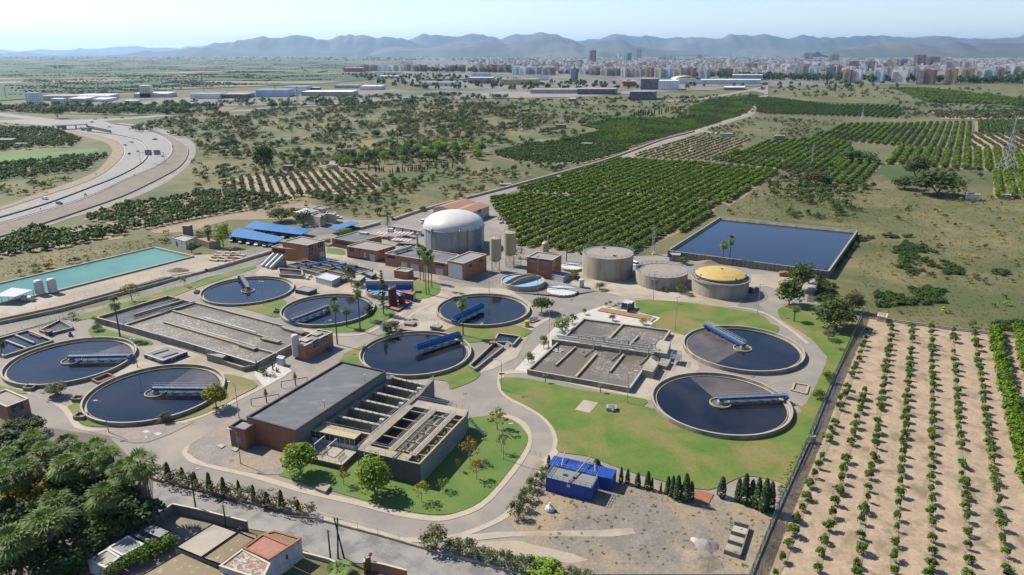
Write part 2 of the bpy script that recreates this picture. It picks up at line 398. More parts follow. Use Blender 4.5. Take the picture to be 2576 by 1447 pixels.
S('highway', strip2(hw_in, hw_out), 0.12, 'highway_asphalt')
S('service_road', strip2(sv_in, sv_out), 0.12, 'asphalt')
S('road', TG('A1', -400,235,0,225,500,262,640,305,880,325,1150,250,1020,205,600,205,250,195,100,205,-400,205), 0.10, 'highway_asphalt')
S('road', TG('A1', -400,95,0,130,300,165,600,200,600,212,250,192,0,160,-400,130), 0.11, 'highway_asphalt')
S('road', TG('A1', 600,205,1020,215,1500,178,1900,140,2300,118,2576,108,2576,96,2300,104,1800,130,1300,180,900,196), 0.10, 'highway_asphalt')
S('road', TG('Z2', 0,845,300,832,700,800,1000,770,1400,738,1700,715,2100,690,2576,672,2576,684,2000,708,1700,735,1350,752,900,798,500,826,0,856), 0.5, 'asphalt')
S('road', TG('Z3', -100,672,500,690,900,705,1200,670,1250,690,700,728,100,740,-400,745,-400,700), 0.6, 'asphalt')
S('road', TG('Z3', 1400,772,1800,755,2200,690,2540,620,2576,620,2576,640,2300,690,1900,765,1500,782), 0.6, 'asphalt')
S('crop_field', TG('A1', -200,590,0,560,500,525,960,485,1010,495,960,520,500,575,0,625,-200,650), 0.05, 'field_green')
# markings
lm = MB(MATS['road_paint'])
def between(A, B, t):
    n = min(len(A), len(B));return [(A[i][0] * (1 - t) + B[i][0] * t, A[i][1] * (1 - t) + B[i][1] * t) for i in range(n)]
def resample(P, step):
    out = [P[0]];acc = 0
    for a, b in zip(P, P[1:]):
        L = hypot(b[0] - a[0], b[1] - a[1]);d = step - acc
        while d <= L: out.append((a[0] + (b[0] - a[0]) * d / L, a[1] + (b[1] - a[1]) * d / L));d += step
        acc = L - (d - step)
    return out
ribbon(lm, offset(hw_in, -0.8), -0.15,0.15,0.14);ribbon(lm, offset(hw_out, 1.0), -0.15,0.15,0.14)
ribbon(lm, offset(hw_mid, 1.3), -0.15,0.15,0.14);ribbon(lm, offset(hw_mid, -1.3), -0.15,0.15,0.14)
for base, d in ((hw_mid, 5.2), (hw_mid, -5.0)):
    q = resample(offset(base, d), 4.0)
    for i in range(0, len(q) - 1,3): ribbon(lm, q[i:i + 2], -0.12,0.12,0.14)
o = lm.build('road_marking', kind='structure')
# road to the town, and its levelled verge
lr = smooth_line(TG('A3', -1500,1330,-376,1010,0,902,590,745,1100,585,1500,442,1820,335,2220,205,2380,150,2450,90,2515,5) + TG('Z3', 2545,715))
mb = MB(MATS['asphalt']);ribbon(mb, lr, -3.0,3.0,0.09);mb.build('road', kind='structure')
mb = MB(MATS['dirt_pale']);ribbon(mb, lr, -4.4,7.0,0.05);mb.build('verge', kind='structure')
S('road', TG('Z3', 2420,870,2520,740,2545,700,2400,660,2576,600,2576,720,2480,870), 0.6, 'asphalt')
# ---- orchard and grove soils
soils = {}
def field(key, P, mt='grove_soil', z=0.04): soils[key] = P;S('field', P, z, mt)
field('near', FG(1232,505,1300,490,1395,498,1588,493,1710,504,1815,512,1763,562,1700,590,1595,642,1470,640,1400,632,1290,618,1280,575))
field('second', FG(1300,482,1313,474,1435,439,1550,402,1583,402,1755,412,1788,417,1932,427,1957,434,1932,452,1868,499,1835,519,1815,510,1700,500,1588,490,1395,493))
field('young_dark', FG(1583,397,1640,376,1733,346,1888,352,1850,382,1783,406,1755,408))
field('roadside', FG(1247,385,1288,374,1388,357,1568,374,1583,380,1470,412,1408,414,1303,409,1250,396))
field('long', FG(1415,356,1515,329,1460,319,1560,297,1700,300,1730,275,1790,250,1908,240,1885,280,1860,292,1750,328,1640,357,1575,374), z=0.07)
field('east', FG(1788,407,1830,391,1932,357,2015,352,2040,347,2137,359,2147,364,2127,402,2082,449,1987,442,1960,427,1932,424,1907,421))
field('east_low', FG(1985,446,2147,468,2172,464,2219,417,2212,409,2107,404,2084,451))
field('plateau', FG(2042,345,2125,314,2450,309,2440,374,2250,368,2140,357), z=0.07)
field('rows', FG(2225,414,2255,372,2700,384,2700,438,2500,432,2357,422,2280,414), z=0.07)
field('corner', FG(2500,432,2750,436,2750,520,2497,498))
field('top', FG(1900,250,1932,247,2087,266,2264,269,2264,299,2157,294,1932,288,1905,285), z=0.2)
field('top_dark', FG(2452,306,2750,306,2750,346,2452,336), z=0.15)
field('olive_top', FG(2345,281,2557,279,2620,292,2550,302,2357,299), 'orchard_soil', 0.2)
field('olive_side', FG(2440,338,2700,346,2700,382,2438,376), 'orchard_soil', 0.12)
field('far_right', FG(2244,223,2337,224,2422,233,2576,252,2700,262,2700,276,2500,262,2330,258,2300,244), 'green_scrub', 0.4)
field('olives', FG(555,466,600,448,700,436,830,430,920,440,958,462,940,482,860,492,640,497,590,484), 'orchard_soil', 0.07)
field('olives_back', FG(790,415,860,400,960,380,1040,368,1050,374,980,396,900,420,840,430), 'orchard_soil', 0.08)
field('left_dark', TG('A1', 820,1205,1270,1040,1700,1010,2000,930,2300,925,2576,950,2960,990,2960,1030,2576,1095,2100,1180,1700,1265,1480,1310,1200,1290,1100,1250))
field('left_near', TG('B1', -300,420,0,300,160,250,360,165,640,210,1000,180,1290,180,1240,260,700,340,300,410,0,480,-300,540))
field('left_far', TG('A1', -400,290,0,280,500,290,850,400,700,480,300,480,0,520,-400,560), 'green_scrub')
field('left_mid', TG('A1', -400,700,0,660,700,570,1090,560,900,700,400,780,0,830,-400,880), 'green_scrub')
field('young', FG(1880,1475,1895,1447,1960,1295,2044,1130,2120,925,2172,796,2280,808,2480,838,2700,862,2900,1475), 'orchard_soil', 0.03)
S('farm_track', FG(2440,850,2480,850,2500,950,2530,1060,2570,1200,2660,1460,2600,1460,2530,1250,2490,1090,2460,960), 0.05, 'orchard_soil')
# ================================================================ the works yard
S('yard', FG(-60,880,0,850,160,808,330,765,500,715,644,668,760,620,900,570,1060,530,1230,500,1290,560,1300,618,1400,632,1470,640,1610,645,1680,640,2090,685,2055,760,2172,800,2100,990,2030,1150,1960,1300,1893,1447,1330,1447,1090,1392,800,1313,644,1268,385,1206,200,1150,60,1040,-60,1000), 0.05, 'asphalt')
S('access_road', FG(-80,870,0,847,160,802,262,780,415,735,520,700,644,668,700,640,690,628,644,650,520,687,442,707,250,772,0,820,-80,845), 0.09, 'asphalt_dark')
S('public_road', FG(100,1120,385,1212,644,1275,804,1314,1044,1378,1288,1440,1500,1500,1000,1500,930,1420,830,1413,762,1385,758,1355,560,1320,385,1285,100,1200), 0.07, 'asphalt_old')
S('car_park', FG(560,640,700,610,770,560,850,540,900,555,1000,552,990,566,880,590,840,600,760,612,700,640,640,652), 0.08, 'asphalt_dark')
S('road', FG(1100,702,1180,715,1260,735,1420,745,1520,730,1580,735,1740,768,1850,792,1960,815,1890,750,1700,745,1540,712,1420,750,1320,700,1280,690,1200,700,1110,690), 0.07, 'asphalt_dark')
S('dirt_yard', FG(1700,735,1880,690,2010,690,2060,690,2050,745,1990,745,1930,720), 0.08, 'dirt_pale')
S('gravel_yard', FG(1270,1305,1345,1170,1390,1150,1560,1195,1750,1245,1960,1300,1893,1447,1500,1447,1400,1440), 0.09, 'gravel_weedy')
S('dirt_yard', FG(1132,1352,1250,1340,1500,1336,1590,1330,1600,1345,1540,1352,1290,1352,1190,1362), 0.11, 'concrete_pale')
S('dirt_yard', FG(1080,1362,1180,1365,1300,1362,1440,1395,1480,1410,1440,1420,1300,1400), 0.10, 'dirt_pale')
S('basin_yard', TG('B1', -300,1160,0,1080,600,960,1150,790,1700,640,2080,580,2480,470,2350,420,1980,430,560,795,0,930,-300,1010), 0.06, 'dirt_pale')
S('basin_yard', TG('B1', 560,790,720,810,840,880,500,1000,0,1100,-300,1150,-300,1010,0,930), 0.09, 'concrete_pale')
S('earth_bank', TG('A1', 1500,1310,2100,1190,2576,1110,3100,1020,3200,1080,2960,1200,2300,1210,1900,1330,1560,1345), 0.05, 'earth_red')
S('gravel_yard', FG(600,810,644,830,640,800,560,780,480,745,440,750,500,800), 0.07, 'gravel_grey')
S('gravel_yard', TG('C1', 280,700,470,610,700,640,880,700,740,800,680,830,560,780), 0.10, 'gravel_grey')
S('gravel_yard', TG('C1', 880,1075,1200,1050,1700,1000,1960,980,1700,1110,1480,1190,1330,1195,1150,1140), 0.12, 'gravel_grey')
S('gravel_yard', FG(470,1140,478,1120,560,1065,760,940,850,900,860,930,760,1180,700,1196,650,1196,520,1168), 0.12, 'gravel_grey')
S('concrete_apron', FG(340,870,440,870,560,880,690,930,650,960,600,950,440,930), 0.08, 'concrete_pale')
S('concrete_apron', FG(230,990,345,900,470,900,400,940,330,1000), 0.08, 'concrete_pale')
S('concrete_apron', FG(1690,835,1740,850,1760,930,1700,960,1640,1010,1580,995,1650,900), 0.09, 'concrete_pale')
S('concrete_apron', FG(700,640,860,640,960,690,940,740,860,760,760,760,690,700,640,690), 0.08, 'concrete_pale')
S('concrete_apron', FG(1120,720,1280,728,1345,770,1340,800,1300,822,1130,835,1100,850,960,830,1000,790,1090,760), 0.08, 'concrete_pale')
S('concrete_apron', FG(1180,940,1200,900,1270,850,1330,850,1300,900,1240,930,1205,940), 0.09, 'concrete_pale')
S('concrete_apron', FG(1420,690,1560,680,1600,735,1740,768,1850,775,1890,740,1700,745,1560,745,1440,720), 0.09, 'concrete_pale')
S('gravel_bed', FG(1295,932,1340,940,1420,845,1478,790,1440,795,1400,820), 0.09, 'gravel_white')
S('gravel_bed', FG(1440,795,1520,770,1662,800,1635,825,1470,802), 0.10, 'gravel_white')
S('gravel_bed', FG(644,925,640,945,665,975,700,955,735,935,700,905,680,910), 0.10, 'gravel_white')
# lawns stand a kerb's height above the tarmac
def lawn(P, mt='lawn', z=0.15): S('lawn', P, z, mt, z0=0.02)
lawn(smooth_line(FG(1258,965,1262,952,1330,955,1460,982,1625,1006,1640,1030,1990,1045,1998,1015,2027,1017,2078,912,2068,885,2036,850,1975,812,1958,792,1966,774,2040,765,2168,803,2140,880,2075,1000,2020,1130,1985,1215,1952,1212,1870,1200,1780,1235,1640,1205,1560,1180,1480,1150,1404,1138,1403,1110,1392,1078,1365,1048,1320,1020,1285,1003,1264,985,1258,965), 3))
lawn(smooth_line(FG(1597,757,1638,756,1713,761,1813,774,1908,792,1936,812,1960,830,1900,870,1750,850,1725,845,1638,822,1662,800,1610,785,1597,757), 3))
lawn(smooth_line(FG(702,1199,760,1150,900,1080,1190,1052,1240,1048,1290,1060,1320,1085,1328,1110,1308,1150,1258,1215,1208,1265,1150,1291,1090,1297,1010,1285,900,1256,702,1199), 3), 'lawn_fresh')
lawn(smooth_line(FG(853,912,869,890,910,872,944,853,975,836,1014,834,1060,850,1130,870,1190,915,1209,940,1190,960,1150,976,1131,980,1125,962,1080,955,980,940,900,925,853,912), 3))
lawn(smooth_line(FG(1114,836,1144,822,1219,820,1288,818,1322,828,1339,834,1328,843,1308,853,1288,847,1250,853,1194,863,1150,858,1114,836), 3))
lawn(smooth_line(FG(771,820,800,829,844,837,909,834,945,818,994,790,966,778,900,780,830,800,771,820), 3), 'lawn_fresh')
lawn(smooth_line(FG(572,768,610,750,684,750,719,760,712,790,690,800,644,786,572,768), 3))
lawn(smooth_line(FG(1036,716,1054,705,1094,708,1108,727,1100,742,1066,753,1030,750,1020,732,1036,716), 3))
lawn(FG(160,805,265,776,400,737,510,706,590,681,644,669,646,675,580,697,500,723,430,750,330,772,290,790,200,808), 'lawn')
lawn(smooth_line(FG(222,832,240,821,275,832,325,847,382,861,372,871,330,864,290,853,232,848,222,832), 3), 'lawn_fresh')
lawn(smooth_line(FG(0,972,60,985,68,993,40,990,0,985), 2))
lawn(smooth_line(FG(172,1028,195,1012,215,1030,300,1060,400,1050,500,1010,560,970,560,945,600,948,640,962,645,975,600,998,560,1022,500,1048,440,1062,380,1072,275,1076,215,1072,190,1052,172,1028), 3), 'lawn_dry')
lawn(smooth_line(FG(172,1028,195,1012,215,1030,300,1060,400,1056,385,1068,340,1074,275,1076,215,1072,190,1052,172,1028), 3), 'lawn', 0.165)
lawn(smooth_line(FG(822,625,858,628,868,636,860,643,822,636), 3), 'lawn_fresh')
S('lawn', FG(720,560,860,500,1040,520,960,560), 0.02, 'dry_grass')
# pavements with kerbs
pv = MB(MATS['pavement_tile'], MATS['kerb_stone'])
def walk(P, w, side=1, close=False):
    Q = smooth_line(P, 5);ribbon(pv, Q, 0, w * side, 0.02,0,0.16);ribbon(pv, Q, -0.18 * side, 0.0,0.02,1,0.175)
walk(FG(860,915,800,942,720,985,600,1050,500,1105,466,1128,462,1143,480,1163,530,1178,640,1204,760,1240,900,1272,1000,1298,1090,1311,1150,1303,1215,1275,1272,1217,1322,1150,1336,1110,1326,1072,1290,1049,1240,1040), 1.3)
walk(FG(1255,940,1252,965,1262,990,1290,1012,1320,1026,1362,1052,1386,1082,1394,1112,1385,1140,1360,1160), 1.6)
walk(FG(790,1296,970,1344,1020,1356,1134,1349,1209,1325,1272,1292,1330,1230,1370,1165), 1.1,-1)
walk(FG(1258,945,1300,940,1350,945,1460,972,1640,1008), 2.0)
walk(FG(0,978,60,990,110,1004,150,1025,172,1050,190,1076,225,1085,300,1088,380,1082,460,1066,530,1042,600,1008,660,978,720,946), 1.2)
walk(FG(1205,945,1250,900,1300,862,1350,822,1390,800), 1.4)
walk(FG(860,903,905,880,960,848,1010,815,1050,785,1090,765), 0.9)
walk(FG(1590,752,1640,750,1713,756,1813,769,1912,786,1980,826,2030,866), 0.9)
walk(FG(2085,915,2075,883,2040,846,1980,808,1962,790), 0.35)
walk(FG(2032,1018,2088,912), 0.35,-1)
walk(FG(760,830,800,840,850,846,915,842,960,822,1010,790), 1.0)
pv.build('pavement', kind='structure')
# ================================================================ works: materials
wallmat('brick_red', (0.25,0.088,0.042), (0.20,0.13,0.09))
wallmat('brick_orange', (0.32,0.125,0.055), (0.22,0.15,0.10))
wallmat('block_grey', (0.14,0.135,0.12), (0.11,0.105,0.095), 0.6)
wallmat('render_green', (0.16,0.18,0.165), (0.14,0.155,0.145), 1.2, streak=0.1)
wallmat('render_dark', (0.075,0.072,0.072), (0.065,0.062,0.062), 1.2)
wallmat('render_white', (0.46,0.45,0.43), (0.44,0.43,0.41), 2.0, streak=0.12)
wallmat('render_cream', (0.42,0.37,0.27), (0.40,0.35,0.26), 2.0)
wallmat('stone_old', (0.24,0.19,0.13), (0.18,0.14,0.10), 0.5, streak=0.3)
lay('roof_gravel', (0.38,0.34,0.285), (0.31,0.28,0.235), 0.4, fine=0.18, fs=5)
lay('roof_felt', (0.17,0.185,0.20), (0.135,0.145,0.155), 0.25, (0.27,0.26,0.245), 0.12, fine=0.08, stretch=(1,2.5,1), lo3=0.52, hi3=0.7)
lay('roof_grey', (0.33,0.33,0.32), (0.26,0.26,0.25), 0.3, fine=0.1)
lay('roof_terracotta', (0.50,0.26,0.17), (0.40,0.20,0.13), 0.5, (0.36,0.25,0.17), 0.2, fine=0.15)
lay('coping_cream', (0.72,0.62,0.47), (0.60,0.52,0.40), 1.0, fine=0.06)
lay('coping_dark', (0.10,0.07,0.07), (0.08,0.06,0.06), 1.0, fine=0.05)
lay('yellow_edge', (0.56,0.43,0.18), (0.46,0.40,0.26), 0.8, fine=0.12)
lay('deck_beige', (0.47,0.42,0.32), (0.36,0.32,0.25), 0.4, (0.46,0.33,0.15), 0.2, fine=0.1, lo3=0.5, hi3=0.7)
lay('deck_grey', (0.27,0.29,0.27), (0.22,0.23,0.22), 0.5, fine=0.1)
lay('pit_floor', (0.15,0.12,0.09), (0.09,0.07,0.055), 0.6, fine=0.15)
lay('rust_stain', (0.40,0.22,0.10), (0.30,0.20,0.12), 0.5, fine=0.15)
lay('planks', (0.30,0.25,0.21), (0.23,0.19,0.16), 1.0, fine=0.15)
paint('bridge_blue', (0.014,0.14,0.44), 0.4)
paint('sky_blue', (0.20,0.40,0.62), 0.45)
paint('pale_blue', (0.30,0.46,0.66), 0.6,0.2)
paint('navy', (0.02,0.045,0.13), 0.4)
paint('wall_blue', (0.025,0.075,0.17), 0.5,0.15,0.6)
paint('white_paint', (0.55,0.55,0.53), 0.5,0.06)
paint('white_clean', (0.66,0.66,0.65), 0.4,0.04)
paint('cream_paint', (0.52,0.45,0.27), 0.5,0.1)
paint('membrane', (0.74,0.72,0.66), 0.45,0.05,0.3)
paint('yellow_cover', (0.60,0.42,0.12), 0.6,0.1,0.5)
paint('oxide_red', (0.13,0.028,0.026), 0.5,0.2)
paint('tile_red', (0.40,0.17,0.12), 0.7)
paint('steel', (0.30,0.31,0.31), 0.4,0.15, metal=0.4)
paint('dark_metal', (0.05,0.045,0.04), 0.5)
paint('orange_paint', (0.50,0.19,0.02), 0.5)
paint('yellow_paint', (0.6,0.5,0.05), 0.5)
paint('green_paint', (0.03,0.14,0.09), 0.5)
paint('terracotta', (0.36,0.14,0.07), 0.8)
paint('tyre', (0.02,0.02,0.02), 0.9)
paint('canopy_blue', (0.06,0.19,0.42), 0.35,0.15,0.4)
m_, n_, b_ = nodes('glass_dark');b_.inputs['Base Color'].default_value = (0.02,0.025,0.03,1);b_.inputs['Roughness'].default_value = 0.08
watermat('water_dark', (0.003,0.005,0.011), 0.05, (0.016,0.015,0.017), 0.008,1.2, s2=.05)
watermat('water_film', (0.085,0.068,0.055), 0.18, (0.05,0.042,0.04), 0.01,3, s2=0.12)
watermat('water_brown', (0.05,0.045,0.035), 0.12, (0.10,0.09,0.07), 0.02,2)
watermat('water_deep', (0.001,0.005,0.020), 0.10, (0.0013,0.006,0.022), 0.03,1.0)
watermat('water_turquoise', (0.05,0.135,0.095), 0.2, (0.07,0.165,0.115), 0.02,1.0, spec=.3, s2=0.03)
# aerated liquor: brown froth with pale swirls
m, n, b = nodes('liquor');v = pos(n)
c = mixc(n, ramp(n, nz(n, 2.2,3,0.6, v).outputs[0], 0.35,0.65), (0.072,0.060,0.042), (0.115,0.098,0.07))
fo = ramp(n, nz(n, 0.9,6,0.75, v, 2.5).outputs[0], 0.53,0.60)
pm = ramp(n, nz(n, 0.07,2,0.5, v).outputs[0], 0.44,0.54)
mu = n.nodes.new('ShaderNodeMath');mu.operation = 'MULTIPLY';n.links.new(fo, mu.inputs[0]);n.links.new(pm, mu.inputs[1])
n.links.new(mixc(n, mu.outputs[0], c, (0.36,0.33,0.27)), b.inputs['Base Color']);b.inputs['Roughness'].default_value = 0.5
u = n.nodes.new('ShaderNodeBump');u.inputs['Distance'].default_value = 0.05;n.links.new(nz(n, 3.0,3,0.6, v).outputs[0], u.inputs['Height']);n.links.new(u.outputs[0], b.inputs['Normal'])
MT = MATS
def cen(P): return (sum(p[0] for p in P) / len(P), sum(p[1] for p in P) / len(P))
def rect3(A, B, C):
    "rectangle on edge A-B, as deep as C"
    L = hypot(B[0] - A[0], B[1] - A[1]);ux, uy = (B[0] - A[0]) / L, (B[1] - A[1]) / L
    d = (C[0] - A[0]) * (-uy) + (C[1] - A[1]) * ux
    return [A, B, (B[0] - uy * d, B[1] + ux * d), (A[0] - uy * d, A[1] + ux * d)]
def opening(root, P, e, k, x0, y0, x1, y1, kind='window', cols=2, rows=1):
    a, b = P[e], P[(e + 1) % len(P)];c = cen(P)
    p0, p1 = T(k, x0, y0), T(k, x1, y1)
    u0, z1 = on_wall(a, b, *p0[0]);u1, z0 = on_wall(a, b, *p1[0])
    if u0 > u1: u0, u1 = u1, u0
    z0 = max(0.05, z0);L = hypot(b[0] - a[0], b[1] - a[1]);ux, uy = (b[0] - a[0]) / L, (b[1] - a[1]) / L
    nx, ny = uy, -ux
    if nx * (a[0] - c[0]) + ny * (a[1] - c[1]) < 0: nx, ny = -nx, -ny
    def bar(mb, ua, ub, za, zb, d0, d1, m=0):
        Q = [(a[0] + ux * q + nx * d, a[1] + uy * q + ny * d) for q, d in ((ua, d0), (ub, d0), (ub, d1), (ua, d1))]
        mb.prism(Q, za, zb, m)
        mb.face([(*q, za) for q in Q], m)
    if kind == 'window':
        mb = MB(MT['white_clean']);t = 0.09
        for za, zb in ((z0, z0 + t), (z1 - t, z1)): bar(mb, u0, u1, za, zb, 0.003,0.10)
        for i in range(cols + 1):
            q = u0 + (u1 - u0 - t) * i / cols;bar(mb, q, q + t, z0 + t, z1 - t, 0.003,0.095)
        for i in range(1, rows): q = z0 + (z1 - z0) * i / rows;bar(mb, u0 + t, u1 - t, q, q + t * 0.7,0.003,0.085)
        o = mb.build('window', root)
        g = MB(MT['glass_dark']);bar(g, u0 + 0.03, u1 - 0.03, z0 + 0.03, z1 - 0.03,0.003,0.05);g.build('pane', o)
    else:
        mt = {'door': 'white_clean', 'panel': 'navy', 'red': 'oxide_red', 'glass': 'glass_dark', 'blue': 'wall_blue', 'hole': 'dark_metal', 'grille': 'steel'}[kind]
        nm = {'door': 'door', 'panel': 'panel', 'red': 'door', 'glass': 'window', 'blue': 'door', 'hole': 'doorway', 'grille': 'vent'}[kind]
        mb = MB(MT[mt]);
        if kind == 'door' and u1 - u0 > 1.6:
            k_ = max(2, int((u1 - u0) / 1.1))
            for i in range(k_): bar(mb, u0 + (u1 - u0) * i / k_ + 0.03, u0 + (u1 - u0) * (i + 1) / k_ - 0.03, z0, z1,0.003,0.09)
            bar(mb, u0, u1, z0, z1,0.003,0.05)
        else: bar(mb, u0, u1, z0, z1,0.003,0.07)
        mb.build(nm, root)
def block(name, label, cat, P, z, wall, roof, coping='coping_cream', ops=(), plinth=None, group=None, z0=0.0, par=0.35):
    c = cen(P);t = thing(name, label, cat, (c[0], c[1], z0), group)
    MB(MT[wall]).prism(P, z0, z - 0.002, top=False).build('wall', t)
    ar = sum(P[i - 1][0] * P[i][1] - P[i][0] * P[i - 1][1] for i in range(len(P)))
    Q = P if ar > 0 else P[::-1]
    def inset(d):
        o = []
        for i in range(len(Q)):
            a, b, e = Vector(Q[i - 1]), Vector(Q[i]), Vector(Q[(i + 1) % len(Q)])
            u, w = (b - a).normalized(), (e - b).normalized();n1, n2 = Vector((-u.y, u.x)), Vector((-w.y, w.x))
            k = (n1 + n2);k = k / max(0.3, k.dot(n1)) if k.length > 0 else n1
            o.append(tuple(b + k * d))
        return o
    I, O = inset(0.32), inset(-0.06)
    MB(MT[roof]).sheet(I, z - par).build('roof', t)
    if coping:
        mb = MB(MT[coping]);n = len(Q)
        for i in range(n):
            j = (i + 1) % n
            mb.face([(*O[i], z + 0.08), (*O[j], z + 0.08), (*I[j], z + 0.08), (*I[i], z + 0.08)])
            mb.face([(*I[i], z + 0.08), (*I[j], z + 0.08), (*I[j], z - par), (*I[i], z - par)])
            mb.face([(*O[j], z + 0.08), (*O[i], z + 0.08), (*O[i], z - 0.14), (*O[j], z - 0.14)])
        mb.build('parapet', t)
    if plinth:
        pp = inset(-0.05);MB(MT[plinth]).prism(pp, z0, z0 + 0.9, top=True).build('plinth', t)
    for o in ops: opening(t, P, *o)
    return t
# ================================================================ round settling tanks
def arc(x, y, r, a0, a1, n): return [(x + r * cos(R(a0 + (a1 - a0) * i / n)), y + r * sin(R(a0 + (a1 - a0) * i / n))) for i in range(n + 1)]
def clarifier(label, x, y, r, zr, film=None, well=2.6, wet='water_dark', launder=True):
    t = thing('settling_tank', label, 'settling tank', (x, y, 0), 'round settling tanks')
    mb = MB(MT['concrete'], MT['concrete_light'])
    mb.lathe(x, y, [(r, 0), (r, zr), (r - 0.45, zr), (r - 0.45,-0.2)], 96, mm=[0,1,0]);mb.build('wall', t, smooth=False)
    zw = zr - 0.75
    if launder:
        l = MB(MT['concrete_stained']);l.lathe(x, y, [(r - 0.45, zw - 0.05), (r - 1.15, zw - 0.05), (r - 1.15, zw + 0.16), (r - 1.3, zw + 0.16), (r - 1.3, zw - 0.4)], 96);l.build('overflow_channel', t)
    rw = r - (1.25 if launder else 0.46)
    MB(MT[wet]).disc(x, y, rw, zw + 0.02,96).build('water', t)
    if film:
        fa, fb = film
        MB(MT['water_film']).sheet([(x, y)] + arc(x, y, rw - 0.3, fa, fb, 40), zw + 0.03).build('scum_film', t)
    if well:
        l = MB(MT['concrete_stained']);l.lathe(x, y, [(well, zw - 0.3), (well, zw + 0.32), (well - 0.22, zw + 0.32), (well - 0.22, zw - 0.3)], 40);l.build('centre_ring', t)
        MB(MT['water_brown']).disc(x, y, well - 0.2, zw + 0.04,32).build('centre_water', t)
        l = MB(MT['concrete_light']);l.lathe(x, y, [(0.85, zw - 0.3), (0.8, zw + 0.75), (0.0, zw + 0.8)], 20);l.build('centre_pier', t)
    return t
def bridge(label, x, y, r, ang, zr, kind='open', r0=0.0, colour='bridge_blue'):
    t = thing('scraper_bridge', label, 'scraper bridge', (x, y, zr), 'scraper bridges over the settling tanks')
    ca, sa = cos(R(ang)), sin(R(ang));P = lambda d, w=0.0: (x + ca * d - sa * w, y + sa * d + ca * w)
    r1 = r - 0.1
    def b3(d, w, z): q = P(d, w);return (q[0], q[1], z)
    if kind == 'box':
        mb = MB(MT[colour])
        for w in (-0.55,0.55): mb.beam(b3(r0, w, zr + 0.25), b3(r1, w, zr + 0.25), 0.12,1.5)
        mb.beam(b3(r0,0, zr + 0.25), b3(r0 + 0.12,0, zr + 0.25), 1.2,1.5);mb.beam(b3(r1 - 0.12,0, zr + 0.25), b3(r1,0, zr + 0.25), 1.2,1.5)
        mb.build('box_beam', t)
        MB(MT['steel']).beam(b3(r0 + .1,0, zr + 0.75), b3(r1 - .1,0, zr + 0.75), 0.95,0.06).build('deck', t)
    else:
        mb = MB(MT[colour])
        for w in (-0.55,0.55):
            mb.beam(b3(r0 - 0.6, w, zr + 0.30), b3(r1 + 0.2, w, zr + 0.30), 0.16,0.62)
        mb.beam(b3(r0 - 0.6,0, zr + 0.35), b3(r0 - 0.45,0, zr + 0.35), 1.1,0.55)
        mb.build('beam', t)
        MB(MT['steel' if kind == 'open' else 'planks']).beam(b3(r0 - 0.55,0, zr + 0.925), b3(r1 + 0.2,0, zr + 0.925), 1.05,0.05).build('deck', t)
        mb = MB(MT['rail_grey'])
        for w in (-0.55,0.55): mb.rail([P(r0 - 0.5, w), P(r1 + 0.1, w)], zr + 0.97,1.0,1.6, r=0.035)
        mb.build('railing', t)
    mb = MB(MT['steel']);k = 9
    for i in range(k):
        d = r0 + 2.0 + (r1 - r0 - 3.5) * i / (k - 1);w = 0.4 if i % 2 else -0.4
        mb.tube(b3(d, w, zr + 0.3), b3(d + 0.5, w * 2.2, zr - 0.75), 0.05,0.05,4)
        mb.beam(b3(d - 0.4, w * 2.2, zr - 0.8), b3(d + 0.9, w * 0.4, zr - 0.8), 0.05,0.22);mb.build('scraper', t);mb = MB(MT['steel'])
    mb = MB(MT[colour], MT['tyre']);mb.box(*P(r - 0.22,0), zr + 0.28,0.9,2.4,0.45, ang);
    for w in (-0.9,0.9): q = P(r - 0.22, w);mb.tube((q[0] - ca * .15, q[1] - sa * .15, zr + 0.24), (q[0] + ca * .15, q[1] + sa * .15, zr + 0.24), 0.24,0.24,12,1)
    mb.build('end_carriage', t)
    return t
A_, B_, C_, D_, E_, F_, G_, H_ = (50.85,156.0,16.6), (66.65,189.8,16.87), (-27.44,186.5,15.85), (-9.61,222.45,15.56), (-61.15,222.4,15.34), (-95.07,242.9,16.09), (-122.32,181.2,16.27), (-89.69,161.7,16.42)
def ang_to(c, k, x, y, z=1.2): q = TG(k, x, y, z=z)[0];return math.degrees(atan2(q[1] - c[1], q[0] - c[0]))
aA = ang_to(A_, 'C4', 210,735);aB = ang_to(B_, 'B3', 1945,1120,2.0);aC = ang_to(C_, 'B2', 2050,1230,2.0);aD = ang_to(D_, 'B2', 2040,1080);aE = ang_to(E_, 'B2', 430,1075);aF = ang_to(F_, 'B1', 2425,650);aG = ang_to(G_, 'C1', 1320,330);aH = ang_to(H_, 'C1', 2120,665)
clarifier('round dark settling tank on the big lawn, nearest the green fence', *A_, 1.3, (aA + 2, aA + 100))
clarifier('round settling tank with brown film beside the looping road, behind the nearest right one', *B_, 1.3, (aB + 3, aB + 112))
clarifier('round tank of dark water behind the brick building, crossed by a large blue box beam', *C_, 1.2, None, 0)
clarifier('round tank of dark water in front of the workshops, with a slanting blue trough bridge', *D_, 1.2, None, 0)
clarifier('round tank of dark water partly hidden by palms, left of the red tanks', *E_, 1.2, None, 1.6)
clarifier('round tank of blue water farthest left, beside the basin fence, with a short bridge', *F_, 1.0, None, 2.4)
clarifier('round settling tank at the left edge of the works with a blue railed bridge', *G_, 1.2, (aG + 3, aG + 55))
clarifier('round settling tank in front left with pale film at the bridge', *H_, 1.2, (aH + 3, aH + 80))
bridge('blue scraper bridge with grey railings on the tank nearest the green fence', *A_, aA, 1.3)
bridge('light blue scraper bridge lying toward the far left rim of the right tank', *B_, aB, 1.3)
bridge('large bright blue box beam bridge from the middle to the far right rim', *C_, aC, 1.2, 'box', 0.3)
bridge('bright blue trough bridge slanting from the near rim of the workshop tank', *D_, aD, 1.2, 'box', 0.2)
